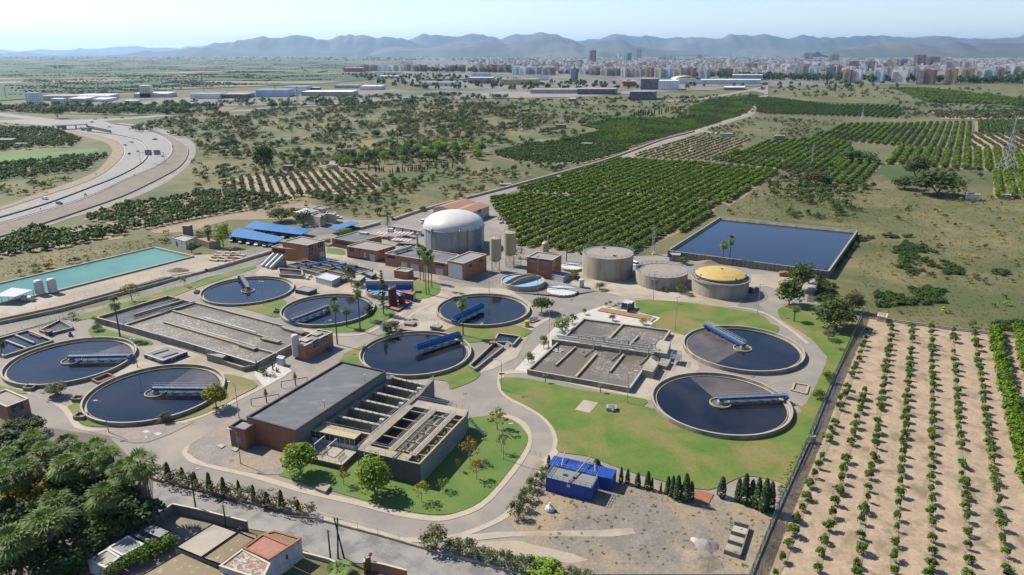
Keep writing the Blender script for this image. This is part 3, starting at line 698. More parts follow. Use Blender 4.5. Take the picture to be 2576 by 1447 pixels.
bridge('blue bridge with brown planked deck on the tank behind the palms', *E_, aE, 1.2, 'plank')
bridge('short bridge with plank deck reaching the far rim of the blue tank', *F_, aF, 1.0, 'plank')
bridge('blue scraper bridge with railings pointing right on the far left tank', *G_, aG, 1.2)
bridge('blue scraper bridge with railings on the front left tank, ending by a tree', *H_, aH, 1.2)
# ================================================================ filter building group
zB = 6.2
PB = rect3(*G(T('C2', 395,1065,1305,465), zB), G(T('C1', 2450,945), zB)[0])
block('filter_building', 'long brick building with flat dark grey roof in the centre foreground', 'building', PB, zB, 'brick_red', 'roof_felt', 'coping_dark', ops=[(3, 'D2', 195,170,220,215, 'grille')])
mb = MB(MT['block_grey']);a, b = Vector(PB[0]), Vector(PB[1]);u = (b - a).normalized();nn = Vector((u.y, -u.x));c0 = Vector(cen(PB));nn = nn if nn.dot(a - c0) > 0 else -nn
mb.prism([tuple(a + nn * .004 + u * 0.0), tuple(b + nn * .004), tuple(b + nn * 0.06), tuple(a + nn * 0.06)], 0, zB - 0.2);mb.build('side_wall', bpy.data.objects['filter_building'])
mb = MB(MT['dark_metal'], MT['white_paint'])
for k_, x_, y_ in (('C2', 1095,520), ('C2', 685,780)):
    q = G(T(k_, x_, y_), 7.6)[0];mb.tube((*q, 6.2), (*q, 8.0), 0.05,0.04,5);mb.box(q[0], q[1], 8.0,0.5,0.3,0.15,20,1)
mb.build('roof_lamp', bpy.data.objects['filter_building'])
PX = rect3(*G(T('C1', 2303,1025,2462,1062), 5.0), G(T('C1', 2440,950), 5.0)[0])
block('annexe', 'low brick annexe at the left corner of the flat roofed brick building', 'building', PX, 5.0, 'brick_red', 'roof_grey', 'coping_dark', ops=[(0, 'C1', 2370,1120,2435,1195, 'grille')])
# open filter basins, local axes: a along the front, b along the building
zF = 3.9
fl, fr, br, bl = G(T('C2', 690,1000,1165,1100,1740,610,1375,525), zF)
def lerp2(p, q, t): return (p[0] + (q[0] - p[0]) * t, p[1] + (q[1] - p[1]) * t)
def quad(s, t): return lerp2(lerp2(fl, fr, s), lerp2(bl, br, s), t)
t = thing('filter_basins', 'row of six open concrete filter basins with pale blue pipes beside the brick building', 'filter basins', (*cen([fl, fr, br, bl]), 0))
mb = MB(MT['block_grey'], MT['concrete_light'])
def qprism(mb, s0, s1, t0, t1, z0, z1, m=0, mt=None): mb.prism([quad(s0, t0), quad(s1, t0), quad(s1, t1), quad(s0, t1)], z0, z1, m, mt)
qprism(mb, -0.10,0.0,-0.03,1.03,0, zF, 0,1);qprism(mb, 1.0,1.04,-0.03,1.03,0, zF, 0,1)
mb.build('outer_wall', t)
mb = MB(MT['pit_floor']);qprism(mb, 0,1,0,1,0, zF - 2.6);mb.build('floor', t)
for i in range(7):
    mb = MB(MT['concrete'], MT['yellow_edge']);q = i / 6;qprism(mb, 0.0,1.0, q - 0.012, q + 0.012,0, zF - 0.006,0,1);mb.build('dividing_wall', t)
for i in range(6):
    mb = MB(MT['pale_blue']);q = (i + 0.93) / 6;a, b = quad(0.06, q), quad(0.9, q)
    mb.tube((*a, zF - 0.1), (*b, zF - 0.1), 0.09, n=5)
    for k in range(6): p = lerp2(a, b, (k + .3) / 5.6);mb.tube((*p, zF + 0.35), (*p, zF - 2.4), 0.07, n=5)
    for k in range(5): p = quad(0.12 + k * 0.18, (i + 0.22) / 6);mb.box(p[0], p[1], zF - 2.5,0.3,0.45,1.0,64)
    mb.build('pipe', t)
mb = MB(MT['rail_grey']);mb.rail([quad(-0.08,-0.02), quad(-0.08,1.02)], zF, 1.0,2.2, r=0.035);mb.rail([quad(-0.08,-0.02), quad(1.0,-0.02)], zF, 1.0,2.2, r=0.035);mb.build('railing', t)
for i, q in enumerate((0.18,0.5,0.83)):
    p = quad(0.98, q);mb = MB(MT['white_paint']);mb.box(p[0], p[1], zF, 0.7,1.1,1.3,64);mb.build('control_box', t)
# roof ledge between building and basins
lg = G(T('C2', 545,1050,700,990,1385,520,1310,510,640,940), 4.2)
MBL = MB(MT['concrete'], MT['roof_felt']);MBL.prism(lg, 0,4.2,0,1);tag(MBL.build('service_duct', base=(*cen(lg), 0)), 'dark flat ledge running between the brick building and open filter basins', 'duct')
# high settling block with long channels
zS = 5.0
P0, P1 = G(T('D2', 1020,185,1645,330), zS);P2 = G(T('C2', 2155,925), zS)[0]
SB = rect3(P0, P1, P2);Lu = hypot(P1[0] - P0[0], P1[1] - P0[1]);Lv = hypot(SB[3][0] - SB[0][0], SB[3][1] - SB[0][1])
U = Vector(((P1[0] - P0[0]) / Lu, (P1[1] - P0[1]) / Lu));V = Vector(((SB[3][0] - SB[0][0]) / Lv, (SB[3][1] - SB[0][1]) / Lv));O0 = Vector(P0)
def uv(u, v): q = O0 + U * u + V * v;return (q.x, q.y)
def ub(mb, u0, u1, v0, v1, z0, z1, m=0, mt=None): mb.prism([uv(u0, v0), uv(u1, v0), uv(u1, v1), uv(u0, v1)], z0, z1, m, mt)
t = thing('settling_block', 'tall green-grey concrete block with open channels, walkways and yellow edges on top', 'settling tank', (*uv(Lu / 2, Lv / 2), 0))
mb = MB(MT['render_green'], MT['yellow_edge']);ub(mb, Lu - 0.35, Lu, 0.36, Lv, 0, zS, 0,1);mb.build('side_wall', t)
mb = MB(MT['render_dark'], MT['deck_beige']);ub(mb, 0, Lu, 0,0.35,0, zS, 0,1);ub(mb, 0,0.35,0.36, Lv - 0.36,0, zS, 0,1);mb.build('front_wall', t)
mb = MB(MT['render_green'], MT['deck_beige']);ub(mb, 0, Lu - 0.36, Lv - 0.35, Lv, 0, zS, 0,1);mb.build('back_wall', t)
mb = MB(MT['pit_floor']);ub(mb, 0.35, Lu - 0.35,0.35, Lv - 0.35,0, zS - 2.2);mb.build('floor', t)
mb = MB(MT['deck_beige']);ub(mb, 0.36, Lu * 0.80,0.36,2.4, zS - 0.35, zS + 0.01);mb.build('front_deck', t)
wu = [(Lu * 0.40, Lu * 0.50), (Lu * 0.745, Lu * 0.845)]
for a, b in wu:
    mb = MB(MT['deck_beige']);ub(mb, a, b, 2.4, Lv - 0.4, zS - 0.35, zS + 0.02);mb.build('walkway', t)
    mb = MB(MT['rail_grey'])
    for q in (a + 0.08, b - 0.08): mb.rail([uv(q, 2.4), uv(q, Lv - 0.4)], zS + 0.02,1.0,2.0, r=0.04)
    mb.build('railing', t)
for k in range(5):
    v = 3.4 + (Lv - 5.5) * k / 4
    mb = MB(MT['yellow_edge'])
    ub(mb, 0.36, wu[0][0] - 0.01, v, v + 0.22, zS - 0.5, zS - 0.2);ub(mb, wu[0][1] + 0.01, wu[1][0] - 0.01, v, v + 0.22, zS - 0.5, zS - 0.2);ub(mb, wu[1][1] + 0.01, Lu - 0.36, v, v + 0.22, zS - 0.5, zS - 0.2)
    mb.build('cross_beam', t)
    mb = MB(MT['concrete']);
    for q in (wu[0][1] + 0.02, wu[1][0] - 0.32, wu[1][1] + 0.03): ub(mb, q, q + 0.28, v + 0.3, v + 0.6, zS - 2.2, zS - 0.36)
    mb.build('column', t)
mb = MB(MT['deck_beige']);ub(mb, 0.36, Lu * 0.10,2.4, Lv - 0.36, zS - 0.35, zS + 0.005);mb.build('side_deck', t)
mb = MB(MT['concrete']);ub(mb, Lu * 0.61, Lu * 0.64,2.4, Lv - 0.4, zS - 2.2, zS - 0.6);mb.build('channel_wall', t)
mb = MB(MT['sky_blue'], MT['steel']);q0, q1 = uv(Lu * 0.60,-0.3), uv(Lu * 0.60, Lv * 0.88)
mb.path([(*uv(Lu * 0.60,-0.3), zS - 0.4), (*q0, zS + 0.35), (*q1, zS + 0.35), (*q1, zS - 1.0)], 0.17,8,1);mb.build('pipe', t)
mb = MB(MT['rail_grey']);mb.rail([uv(0.05,0.05), uv(Lu * 0.8,0.05), uv(Lu * 0.8,2.3)], zS, 1.0,1.6, r=0.035);mb.rail([uv(0.05,0.05), uv(0.05, Lv)], zS, 1.0,2.0, r=0.035)
mb.rail([uv(Lu * 0.1,2.5), uv(Lu * 0.38,2.5)], zS, 1.0,1.6, r=0.035);mb.build('railing', t)
wd = G(T('C2', 1030,1235,1225,1060,1765,592,1935,620,1800,760,1185,1215), 5.0)
t = thing('walkway_deck', 'beige and grey concrete walkway deck between filter basins and tall settling block', 'deck', (*cen(wd), 0))
# keep clear of the block's own left wall
wd = [p for p in wd]
a0 = uv(-0.02,-0.0);b0 = uv(-0.02, Lv + 5.0);wl = fr;w2 = br
wd2 = [a0, b0, lerp2(quad(1.05,1.0), quad(1.05,1.35), 0.2), quad(1.05,-0.03)]
MB(MT['block_grey'], MT['deck_beige']).prism(wd2,0, zS - 0.01,0,1).build('deck_slab', t)
ga, gb = lerp2(wd2[3], wd2[0], 0.12), lerp2(wd2[3], wd2[0], 0.46);gc, gd = lerp2(wd2[2], wd2[1], 0.5), lerp2(wd2[2], wd2[1], 0.12)
MB(MT['deck_grey']).prism([ga, gb, gc, gd], zS - 0.01, zS + 0.012).build('grey_strip', t)
mb = MB(MT['rail_grey']);mb.rail([wd2[3], wd2[2]], zS, 1.0,2.0, r=0.035);mb.rail([wd2[2], wd2[1]], zS, 1.0,1.5, r=0.035);mb.build('railing', t)
# back platform with stair
bp = [uv(-0.5, Lv + 0.02), uv(Lu * 0.99, Lv + 0.02), uv(Lu * 0.93, Lv + 3.6), uv(-0.5, Lv + 3.6)]
t = thing('platform', 'pale concrete platform with railings and stair behind the tall settling block', 'platform', (*cen(bp), 0))
MB(MT['render_green'], MT['concrete_pale']).prism(bp, 0, zS - 0.4,0,1).build('slab', t)
mb = MB(MT['rail_grey']);mb.rail([bp[0], bp[3], bp[2], bp[1]], zS - 0.4,1.0,1.5, r=0.035);mb.build('railing', t)
mb = MB(MT['concrete_light'], MT['rail_grey']);a = Vector((*bp[1], zS - 0.6));dr = Vector((U.x, U.y, 0))
for i in range(10): q = a + dr * (0.3 + i * 0.42) + Vector((V.x, V.y, 0)) * 1.2;mb.box(q.x, q.y, (zS - 0.6) * (1 - (i + 1) / 11), 0.44,1.1,.12, math.degrees(atan2(U.y, U.x)))
mb.rail([(*(a + dr * 0.3).xy, zS - 0.6), (*(a + dr * 4.6).xy, 0.3)], 0,1.0,1.4,1,0.035);mb.build('stair', t)
# entrance cabin and its terrace
pc = G(T('C2', 545,1055,990,1150), 4.0);PC = rect3(pc[0], pc[1], G(T('C2', 1040,1088), 4.0)[0])
tp = [Vector(p) for p in PC];f = (tp[0] - tp[3]).normalized();e = (tp[1] - tp[0]).normalized()
ter = [tuple(tp[0] + f * 0.02 - e * 0.1), tuple(tp[1] + f * 0.02 + e * 0.6), tuple(tp[1] + f * 6.0 + e * 0.6), tuple(tp[0] + f * 6.0 + e * 1.0)]
t = thing('terrace', 'pale concrete terrace with white gantry frames in front of the glazed cabin', 'terrace', (*cen(ter), 0))
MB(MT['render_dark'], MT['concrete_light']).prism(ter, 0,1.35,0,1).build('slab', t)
mb = MB(MT['yellow_edge']);mb.beam((*ter[3], 1.36), (*ter[2], 1.36), 0.35,0.1);mb.build('edge', t)
mb = MB(MT['rail_grey']);mb.rail([ter[3], ter[2]], 1.45,1.0,1.6, r=0.035);mb.build('railing', t)
for s_ in (0.34,0.62):
    mb = MB(MT['white_clean']);a = tp[0] + (tp[1] - tp[0]) * s_ + f * 0.3;b = a + f * 3.6
    mb.tube((*a, 3.4), (*b, 3.4), 0.12, n=4);mb.tube((*b, 3.4), (*b, 1.35), 0.12, n=4);mb.tube((*a, 3.4), (*a, 1.35), 0.12, n=4);mb.build('gantry_frame', t)
for s_ in (0.18,0.5,0.92):
    mb = MB(MT['dark_metal']);a = tp[0] + (tp[1] - tp[0]) * s_ + f * 2.6;mb.rail([tuple(a), tuple(a + f * 2.4)], 1.36,0.8,0.5, r=0.05);mb.build('hoist_rail', t)
t = block('glazed_cabin', 'white cabin with a band of dark windows and pale roof by the filter basins', 'cabin', PC, 4.0, 'white_clean', 'cream_paint', 'cream_paint', z0=0.0, par=0.02)
for e0, n_ in ((0,9), (1,2)):
    a, b = Vector(PC[e0]), Vector(PC[(e0 + 1) % 4]);uu = (b - a).normalized();L = (b - a).length;nn = Vector((uu.y, -uu.x));nn = nn if nn.dot(a - Vector(cen(PC))) > 0 else -nn
    for i in range(n_):
        for z0, z1 in ((2.35,3.1), (3.2,3.8)):
            p = a + uu * (L * (i + 0.08) / n_);q = a + uu * (L * (i + 0.92) / n_)
            mb = MB(MT['glass_dark']);mb.prism([tuple(p + nn * .003), tuple(q + nn * .003), tuple(q + nn * .05), tuple(p + nn * .05)], z0, z1);mb.build('window', t)
# ================================================================ brick workshops and huts
def Q4(k, z, *v): return G(T(k, *v), z)
PW = Q4('B2', 5.2,1295,412,1918,515,2045,425,1500,335)
block('workshop', 'long low brick workshop with dark flat roof in front of the domed tank', 'building', PW, 5.2, 'brick_orange', 'roof_felt', ops=[(0, 'B2', 1315,428,1400,470, 'panel'), (0, 'B2', 1460,495,1522,560, 'door'), (0, 'B2', 1560,515,1640,600, 'door'), (0, 'B2', 1685,535,1730,610, 'door'), (0, 'B2', 1805,510,1898,545, 'panel'), (0, 'B2', 1810,560,1885,655, 'door')])
PW = Q4('B2', 6.7,1925,482,2085,515,2318,422,2150,392)
block('workshop', 'tall brick end block of the workshop with a wide white door', 'building', PW, 6.7, 'brick_orange', 'roof_grey', ops=[(0, 'B2', 1935,505,2078,675, 'door'), (1, 'B2', 2138,515,2175,548, 'window'), (1, 'B2', 2242,472,2280,500, 'window')])
PW = Q4('B2', 7.7,265,292,515,332,690,283,450,240)
block('pump_building', 'two storey brick building with gravel roof above the white screw pumps', 'building', PW, 7.7, 'brick_orange', 'roof_gravel', ops=[(1, 'B2', 520,330,582,420, 'window', 3,3), (1, 'B2', 616,300,676,350, 'window', 3,2), (1, 'B2', 636,405,690,440, 'door')])
PW = Q4('B2', 5.2,155,345,400,372,480,358,235,318)
block('pump_building', 'low brick annexe with glazed front over the white screw pumps', 'building', PW, 5.2, 'brick_orange', 'roof_gravel', ops=[(0, 'B2', 168,362,292,415, 'glass')])
PW = Q4('B2', 4.9,912,340,1218,386,1402,333,1098,282)
block('laboratory', 'single storey brick building with gravel roof and blue plinth beside small lawn', 'building', PW, 4.9, 'brick_orange', 'roof_gravel', plinth='wall_blue', ops=[(0, 'B2', 938,350,995,402, 'window', 3,2), (0, 'B2', 1030,362,1068,392, 'window'), (0, 'B2', 1088,402,1106,455, 'door'), (0, 'B2', 1145,420,1200,490, 'door'), (1, 'B2', 1240,378,1290,408, 'window', 3), (1, 'B2', 1335,350,1390,375, 'window', 3)])
PW = Q4('B2', 4.0,762,257,1000,297,1262,237,1020,190)
t = block('office', 'low brick office with dark roof and blue glazed entrance behind the laboratory', 'building', PW, 4.0, 'brick_orange', 'roof_felt', ops=[(0, 'B2', 800,285,940,335, 'panel')])
mb = MB(MT['white_clean']);q = Q4('B2', 4.2,1085,208)[0];mb.box(q[0], q[1], 3.66,4.0,1.6,0.9,-22);mb.build('roof_unit', t)
PW = Q4('B2', 3.2,1388,580,1522,600,1583,570,1450,549)
block('brick_hut', 'small windowless brick hut beside the palms and the blue splitter tank', 'hut', PW, 3.2, 'brick_orange', 'roof_gravel')
PW = Q4('B3', 7.8,150,446,405,481,498,426,250,395)
block('blower_building', 'two storey brick building with blue panels beside the round thickener', 'building', PW, 7.8, 'brick_red', 'roof_gravel', ops=[(0, 'B3', 170,455,248,480, 'panel'), (0, 'B3', 172,480,248,498, 'window', 4), (0, 'B3', 298,473,376,496, 'panel'), (0, 'B3', 300,496,374,515, 'window', 4), (0, 'B3', 298,590,374,612, 'window', 4), (1, 'B3', 408,495,435,575, 'window', 1,3)])
PW = Q4('C2', 4.5,385,185,490,212,770,72,625,43)
t = block('brick_hut', 'brick building with two blue shuttered windows at the corner of the aeration basin', 'building', PW, 4.5, 'brick_orange', 'roof_grey', ops=[(1, 'C2', 568,165,635,188, 'panel'), (1, 'C2', 570,188,634,215, 'window', 3), (1, 'C2', 662,125,720,145, 'panel'), (1, 'C2', 664,145,718,172, 'window', 3)])
for a in ((430,160,500,130), (540,100,610,68)):
    p, q = Q4('C2', 4.5, a[0] + 30, a[1], a[2] + 30, a[3]);mb = MB(MT['concrete_pale']);mb.beam((*p, 4.3), (*q, 4.3), 3.0,0.25);mb.build('skylight', t)
PW = rect3(*Q4('C1', 4.1,65,825,285,742), Q4('C1', 4.1,0,668)[0])
block('brick_shed', 'brick shed with gravel roof and pale double door at the left edge', 'building', PW, 4.1, 'brick_orange', 'roof_gravel', ops=[(0, 'C1', 103,815,245,845, 'panel'), (0, 'C1', 110,848,275,935, 'grille')])
PW = Q4('B3', 2.5,1102,905,1192,922,1232,893,1140,876)
t = block('gatehouse', 'small blue and brick cabin with white roof at the lawn corner', 'cabin', PW, 2.5, 'wall_blue', 'white_clean', 'white_clean', plinth='terracotta', par=0.02, ops=[(1, 'B3', 1160,925,1186,990, 'window', 1,2)])
PW = Q4('B2', 2.4,600,650,760,692,855,645,705,606)
block('white_shed', 'white metal shed beside the grey inlet channels', 'shed', PW, 2.4, 'white_clean', 'white_clean', 'white_clean', par=0.02)
PW = Q4('B2', 1.6,392,775,525,800,612,768,478,740)
block('blue_hut', 'low blue hut with pale flat roof between two round tanks', 'hut', PW, 1.6, 'wall_blue', 'roof_grey', 'roof_grey', par=0.02)
PW = Q4('C1', 1.4,1447,295,1640,360,1885,268,1700,215)
t = block('blue_hut', 'low blue building with two roof lights beside the front left tank', 'building', PW, 1.4, 'wall_blue', 'roof_grey', 'white_paint', par=0.02, ops=[(0, 'C1', 1490,320,1525,345, 'window', 3), (0, 'C1', 1575,345,1610,370, 'window', 3), (1, 'C1', 1720,335,1770,360, 'window', 3)])
for a in (1535,295,1690,250), (1630,325,1785,278):
    p, q = Q4('C1', 1.4, *a);mb = MB(MT['deck_grey']);mb.beam((*p, 1.42), (*q, 1.42), 1.1,0.25);mb.build('roof_light', t)
PW = Q4('B3', 2.3,400,622,515,652,578,612,445,590)
block('white_shed', 'white walled shed with grey roof against the two storey brick building', 'shed', PW, 2.3, 'white_clean', 'roof_grey', 'white_paint', par=0.02)
PW = Q4('B2', 2.8,1463,803,1580,827,1602,797,1494,784)
block('dosing_hut', 'blue hut with a red flat roof beside the dark red tanks', 'hut', PW, 2.8, 'wall_blue', 'tile_red', 'tile_red', par=0.02, ops=[(1, 'B2', 1584,835,1598,875, 'door')])
PW = Q4('B2', 1.7,1095,612,1165,640,1212,612,1140,590)
block('blue_hut', 'little blue hut with pale roof at the end of the inlet channels', 'hut', PW, 1.7, 'wall_blue', 'roof_grey', 'roof_grey', par=0.02)
PW = Q4('B2', 2.6,1380,140,1655,188,1668,165,1400,120)
t = block('store_row', 'row of white lockups with red doors beside the works gate', 'store', PW, 2.6, 'render_white', 'roof_gravel', 'coping_cream', par=0.05, ops=[(0, 'B2', 1385,145,1402,195, 'red'), (0, 'B2', 1468,160,1484,212, 'red'), (0, 'B2', 1553,175,1572,225, 'red'), (0, 'B2', 1595,182,1615,232, 'red')])
PW = Q4('B2', 2.5,1322,232,1395,245,1450,235,1385,221)
block('store_hut', 'small white hut with red doors between striped parking canopies', 'hut', PW, 2.5, 'render_white', 'roof_gravel', 'coping_cream', par=0.05, ops=[(0, 'B2', 1328,245,1345,285, 'red')])
# offices with many roofs, at the gate
for i, (z, v, lb) in enumerate(((5.0, (548,1160,640,1182,700,1150,590,1125), 'cream office block nearest the carports with a flat grey roof'), (5.2, (400,1140,560,1160,640,1120,470,1100), 'cream office wing behind the dark trees'), (5.6, (570,1085,660,1100,735,1080,640,1065), 'cream office block at the back with grey roof'), (4.8, (700,1145,790,1155,808,1128,720,1115), 'cream office block at the right by the parked car'))):
    PW = Q4('A2', z, *v);block('office_block', lb, 'office', PW, z, 'render_cream', 'roof_grey', 'coping_cream', ops=[(0, 'A2', 655,1160,680,1210, 'panel')] if i == 0 else ())
# white pyramid roof light
c = Q4('A2', 7.0,510,1092)[0];mb = MB(MT['white_clean']);r_ = 6.0
for k in range(4): a0, a1 = R(k * 90 + 20), R(k * 90 + 110);mb.face([(c[0] + r_ * cos(a0), c[1] + r_ * sin(a0), 5.6), (c[0] + r_ * cos(a1), c[1] + r_ * sin(a1), 5.6), (c[0], c[1], 7.4)])
mb.prism([(c[0] + r_ * .95 * cos(R(k * 90 + 20)), c[1] + r_ * .95 * sin(R(k * 90 + 20))) for k in range(4)], 0,5.6);tag(mb.build('pyramid_roof', base=(*c, 0)), 'white pyramid roofed hall in the middle of the cream offices', 'hall')
# terracotta roofed warehouse behind the dome
def gabled(name, label, cat, A, B, C, ze, zr_, wall, roof, ops=(), group=None):
    "A-B front eave, C a point on the rear eave;ridge parallel to A-B"
    P = rect3(A, B, C);c = cen(P);t = thing(name, label, cat, (c[0], c[1], 0), group)
    m1, m2 = lerp2(P[0], P[3], 0.5), lerp2(P[1], P[2], 0.5)
    mb = MB(MT[wall]);mb.prism(P, 0, ze, top=False);mb.face([(*P[0], ze), (*P[3], ze), (*m1, zr_)]);mb.face([(*P[1], ze), (*P[2], ze), (*m2, zr_)]);mb.build('wall', t)
    mb = MB(MT[roof]);ov = 0.35;u = (Vector(B) - Vector(A)).normalized() * ov;w = (Vector(P[3]) - Vector(P[0])).normalized();k = (zr_ - ze) / (Vector(P[3]) - Vector(P[0])).length * 2
    a, b, c2, d = Vector(P[0]) - u - w * ov, Vector(P[1]) + u - w * ov, Vector(P[2]) + u + w * ov, Vector(P[3]) - u + w * ov;r0, r1 = Vector(m1) - u, Vector(m2) + u
    for q in (0.0,0.16):
        mb.face([(*a, ze - ov * k + q), (*b, ze - ov * k + q), (*r1, zr_ + q), (*r0, zr_ + q)]);mb.face([(*r0, zr_ + q), (*r1, zr_ + q), (*c2, ze - ov * k + q), (*d, ze - ov * k + q)])
    mb.face([(*a, ze - ov * k), (*b, ze - ov * k), (*b, ze - ov * k + 0.16), (*a, ze - ov * k + 0.16)]);mb.build('roof', t)
    for o in ops: opening(t, P, *o)
    return t
gabled('warehouse', 'long cream warehouse with salmon tiled roof behind the gas dome', 'warehouse', *Q4('A2', 5.2,2100,1160,2345,1067), Q4('A2', 5.2,1960,1120)[0], 5.2,6.6, 'render_cream', 'roof_terracotta', [(0, 'A2', 2230,1105,2265,1128, 'window', 3)])
gabled('warehouse', 'warehouse with brown tiled roof left of the salmon roofed one', 'warehouse', *Q4('A2', 5.0,1960,1110,2200,1030), Q4('A2', 5.0,1730,1105)[0], 5.0,6.4, 'render_cream', 'roof_terracotta')
# ================================================================ tanks
def vtank(name, label, x, y, r, h, mat_, top, group=None, rail=None, roofm='concrete_light', cat='tank', n=48, dome=0.0):
    t = thing(name, label, cat, (x, y, 0), group)
    MB(MT[mat_]).lathe(x, y, [(r, 0), (r, h), (r - 0.3, h), (r - 0.3, h - top)], n).build('wall', t, smooth=False)
    mb = MB(MT[roofm])
    if dome: mb.lathe(x, y, [((r - 0.1) * cos(R(q)), h + dome * sin(R(q))) for q in range(0,91,10)], n)
    else: mb.disc(x, y, r - 0.3, h - top, n)
    mb.build('roof', t, smooth=bool(dome))
    if rail:
        m_ = MB(MT[rail]);m_.rail(arc(x, y, r - 0.12,0,360,28)[:-1], h, 1.1,9, closed=True, r=0.05);m_.build('railing', t)
    return t
t = vtank('digester_tank', 'tallest bare concrete tank with blue railing beside the orchard', 37.0,264.5,9.75,8.7, 'concrete_stained', 0.15, 'concrete digester tanks', 'sky_blue', 'roof_gravel')
for k_, x_, y_ in (('B3', 912,350), ('B3', 1020,430)):
    q = Q4(k_, 9.0, x_, y_)[0];mb = MB(MT['yellow_cover'], MT['dark_metal']);mb.tube((*q, 8.55), (*q, 9.3), 0.55,0.4,12);mb.box(q[0] + .7, q[1], 8.55,0.9,0.5,0.4,0,1);mb.build('mixer', t)
t = vtank('digester_tank', 'middle bare concrete tank with blue railing and rusty stain', 55.7,253.5,9.6,4.9, 'concrete_stained', 0.15, 'concrete digester tanks', 'sky_blue', 'roof_gravel')
mb = MB(MT['sky_blue']);a = (55.7 - 6.5,253.5 - 7.35)
for w in (-0.3,0.3): mb.tube((a[0] + w, a[1] - 0.3,0), (a[0] + w, a[1] - 0.3,5.6), 0.05, n=4)
for i in range(12): mb.tube((a[0] - .3, a[1] - 0.3,0.4 + i * .42), (a[0] + .3, a[1] - 0.3,0.4 + i * .42), 0.03, n=4)
mb.build('ladder', t);mb = MB(MT['steel']);mb.box(a[0] + 2.2, a[1] - 1.6,1.8,1.8,1.2,2.3,-30);mb.build('switch_box', t)
t = vtank('digester_tank', 'concrete tank with shallow yellow domed cover', 74.9,243.6,9.9,5.6, 'concrete_stained', 0.5, 'concrete digester tanks', None, 'concrete')
mb = MB(MT['concrete_light']);mb.lathe(74.9,243.6, [(10.35,5.0), (10.35,5.6), (8.4,5.6)], 64);mb.build('gallery', t)
mb = MB(MT['sky_blue']);mb.rail(arc(74.9,243.6,10.3,0,360,28)[:-1], 5.6,1.1,9, closed=True, r=0.05);mb.build('railing', t)
mb = MB(MT['dark_metal'], MT['yellow_cover']);mb.lathe(74.9,243.6, [(8.9,5.2), (8.9,6.6)], 64);mb.lathe(74.9,243.6, [(8.95,6.6), (8.7,6.9), (6.5,7.6), (3.5,8.1), (0.5,8.35), (0,8.35)], 64,1);mb.tube((74.9,243.6,8.3), (74.9,243.6,8.8), 0.45, n=12, m=1);mb.build('dome_cover', t)
for a in (-70,-25,200): mb = MB(MT['dark_metal']);c_, s_ = cos(R(a)), sin(R(a));mb.beam((74.9 + 9.4 * c_, 243.6 + 9.4 * s_, 5.65), (74.9 + 8.2 * c_, 243.6 + 8.2 * s_, 7.2), 0.4,0.3);mb.build('roller_arm', t)
# gas holder with membrane dome
gx, gy, gr = -25.7,307.0,13.2;gtop = height((gx, gy), 530)
t = thing('gas_holder', 'huge grey metal tank with a white domed membrane top', 'gas holder', (gx, gy, 0))
mb = MB(MT['steel'], MT['galvanised'])
mb.lathe(gx, gy, [(gr, 0), (gr, 9.3)], 72,1);mb.build('wall', t)
for k in range(24):
    a = R(k * 15)
    if k % 2 == 0:
        mb = MB(MT['steel']);mb.tube((gx + (gr + .03) * cos(a), gy + (gr + .03) * sin(a), 0), (gx + (gr + .03) * cos(a), gy + (gr + .03) * sin(a), 9.2), 0.10, n=4);mb.build('rib', t)
mb = MB(MT['membrane']);mb.lathe(gx, gy, [(gr + 0.05,9.3), (gr + 0.15,9.9)] + [((gr + .1) * cos(R(q)), 9.9 + (gtop - 9.9) * sin(R(q))) for q in range(8,91,7)] + [(0, gtop)], 72);mb.build('dome', t, smooth=True)
mb = MB(MT['rail_grey']);mb.lathe(gx, gy, [(gr + .5,9.2), (gr + .5,9.35), (gr, 9.35)], 72);mb.build('gutter_ring', t)
for k_, x_, y_, hh in (('B2', 2225,400,10.2), ('B2', 2290,400,10.5)):
    pass
mb = MB(MT['bridge_blue']);a = R(-38);q = (gx + (gr + 1.1) * cos(a), gy + (gr + 1.1) * sin(a))
for dx_, dy_ in ((-1,-1), (1,-1), (1,1), (-1,1)): mb.tube((q[0] + dx_, q[1] + dy_, 0), (q[0] + dx_, q[1] + dy_, 11), 0.09, n=4)
for i in range(7): z = 1.5 * i + .5;mb.rail([(q[0] - 1, q[1] - 1), (q[0] + 1, q[1] - 1), (q[0] + 1, q[1] + 1), (q[0] - 1, q[1] + 1)], z - 1,1,9, closed=True, r=0.04);mb.beam((q[0] - 1, q[1] - 1, z), (q[0] + 1, q[1] - 1, z + 1.5), 0.6,0.06)
mb.build('stair_tower', t)
for a_, r_ in ((-75,0.3), (-130,0.35), (-60,0.2)):
    a = R(a_);mb = MB(MT['galvanised']);mb.path([(gx + (gr + .6) * cos(a), gy + (gr + .6) * sin(a), 0), (gx + (gr + .6) * cos(a), gy + (gr + .6) * sin(a), 9.8), (gx + (gr - .5) * cos(a), gy + (gr - .5) * sin(a), 10.6)], r_, 8);mb.build('gas_pipe', t)
q = TG('B2', 1628,415, z=0)[0];mb = MB(MT['white_clean']);mb.tube((*q, 0), (*q, 9), 0.5,0.5,12);tag(mb.build('flare_stack', base=(*q, 0)), 'slim white stack standing left of the gas dome', 'stack')
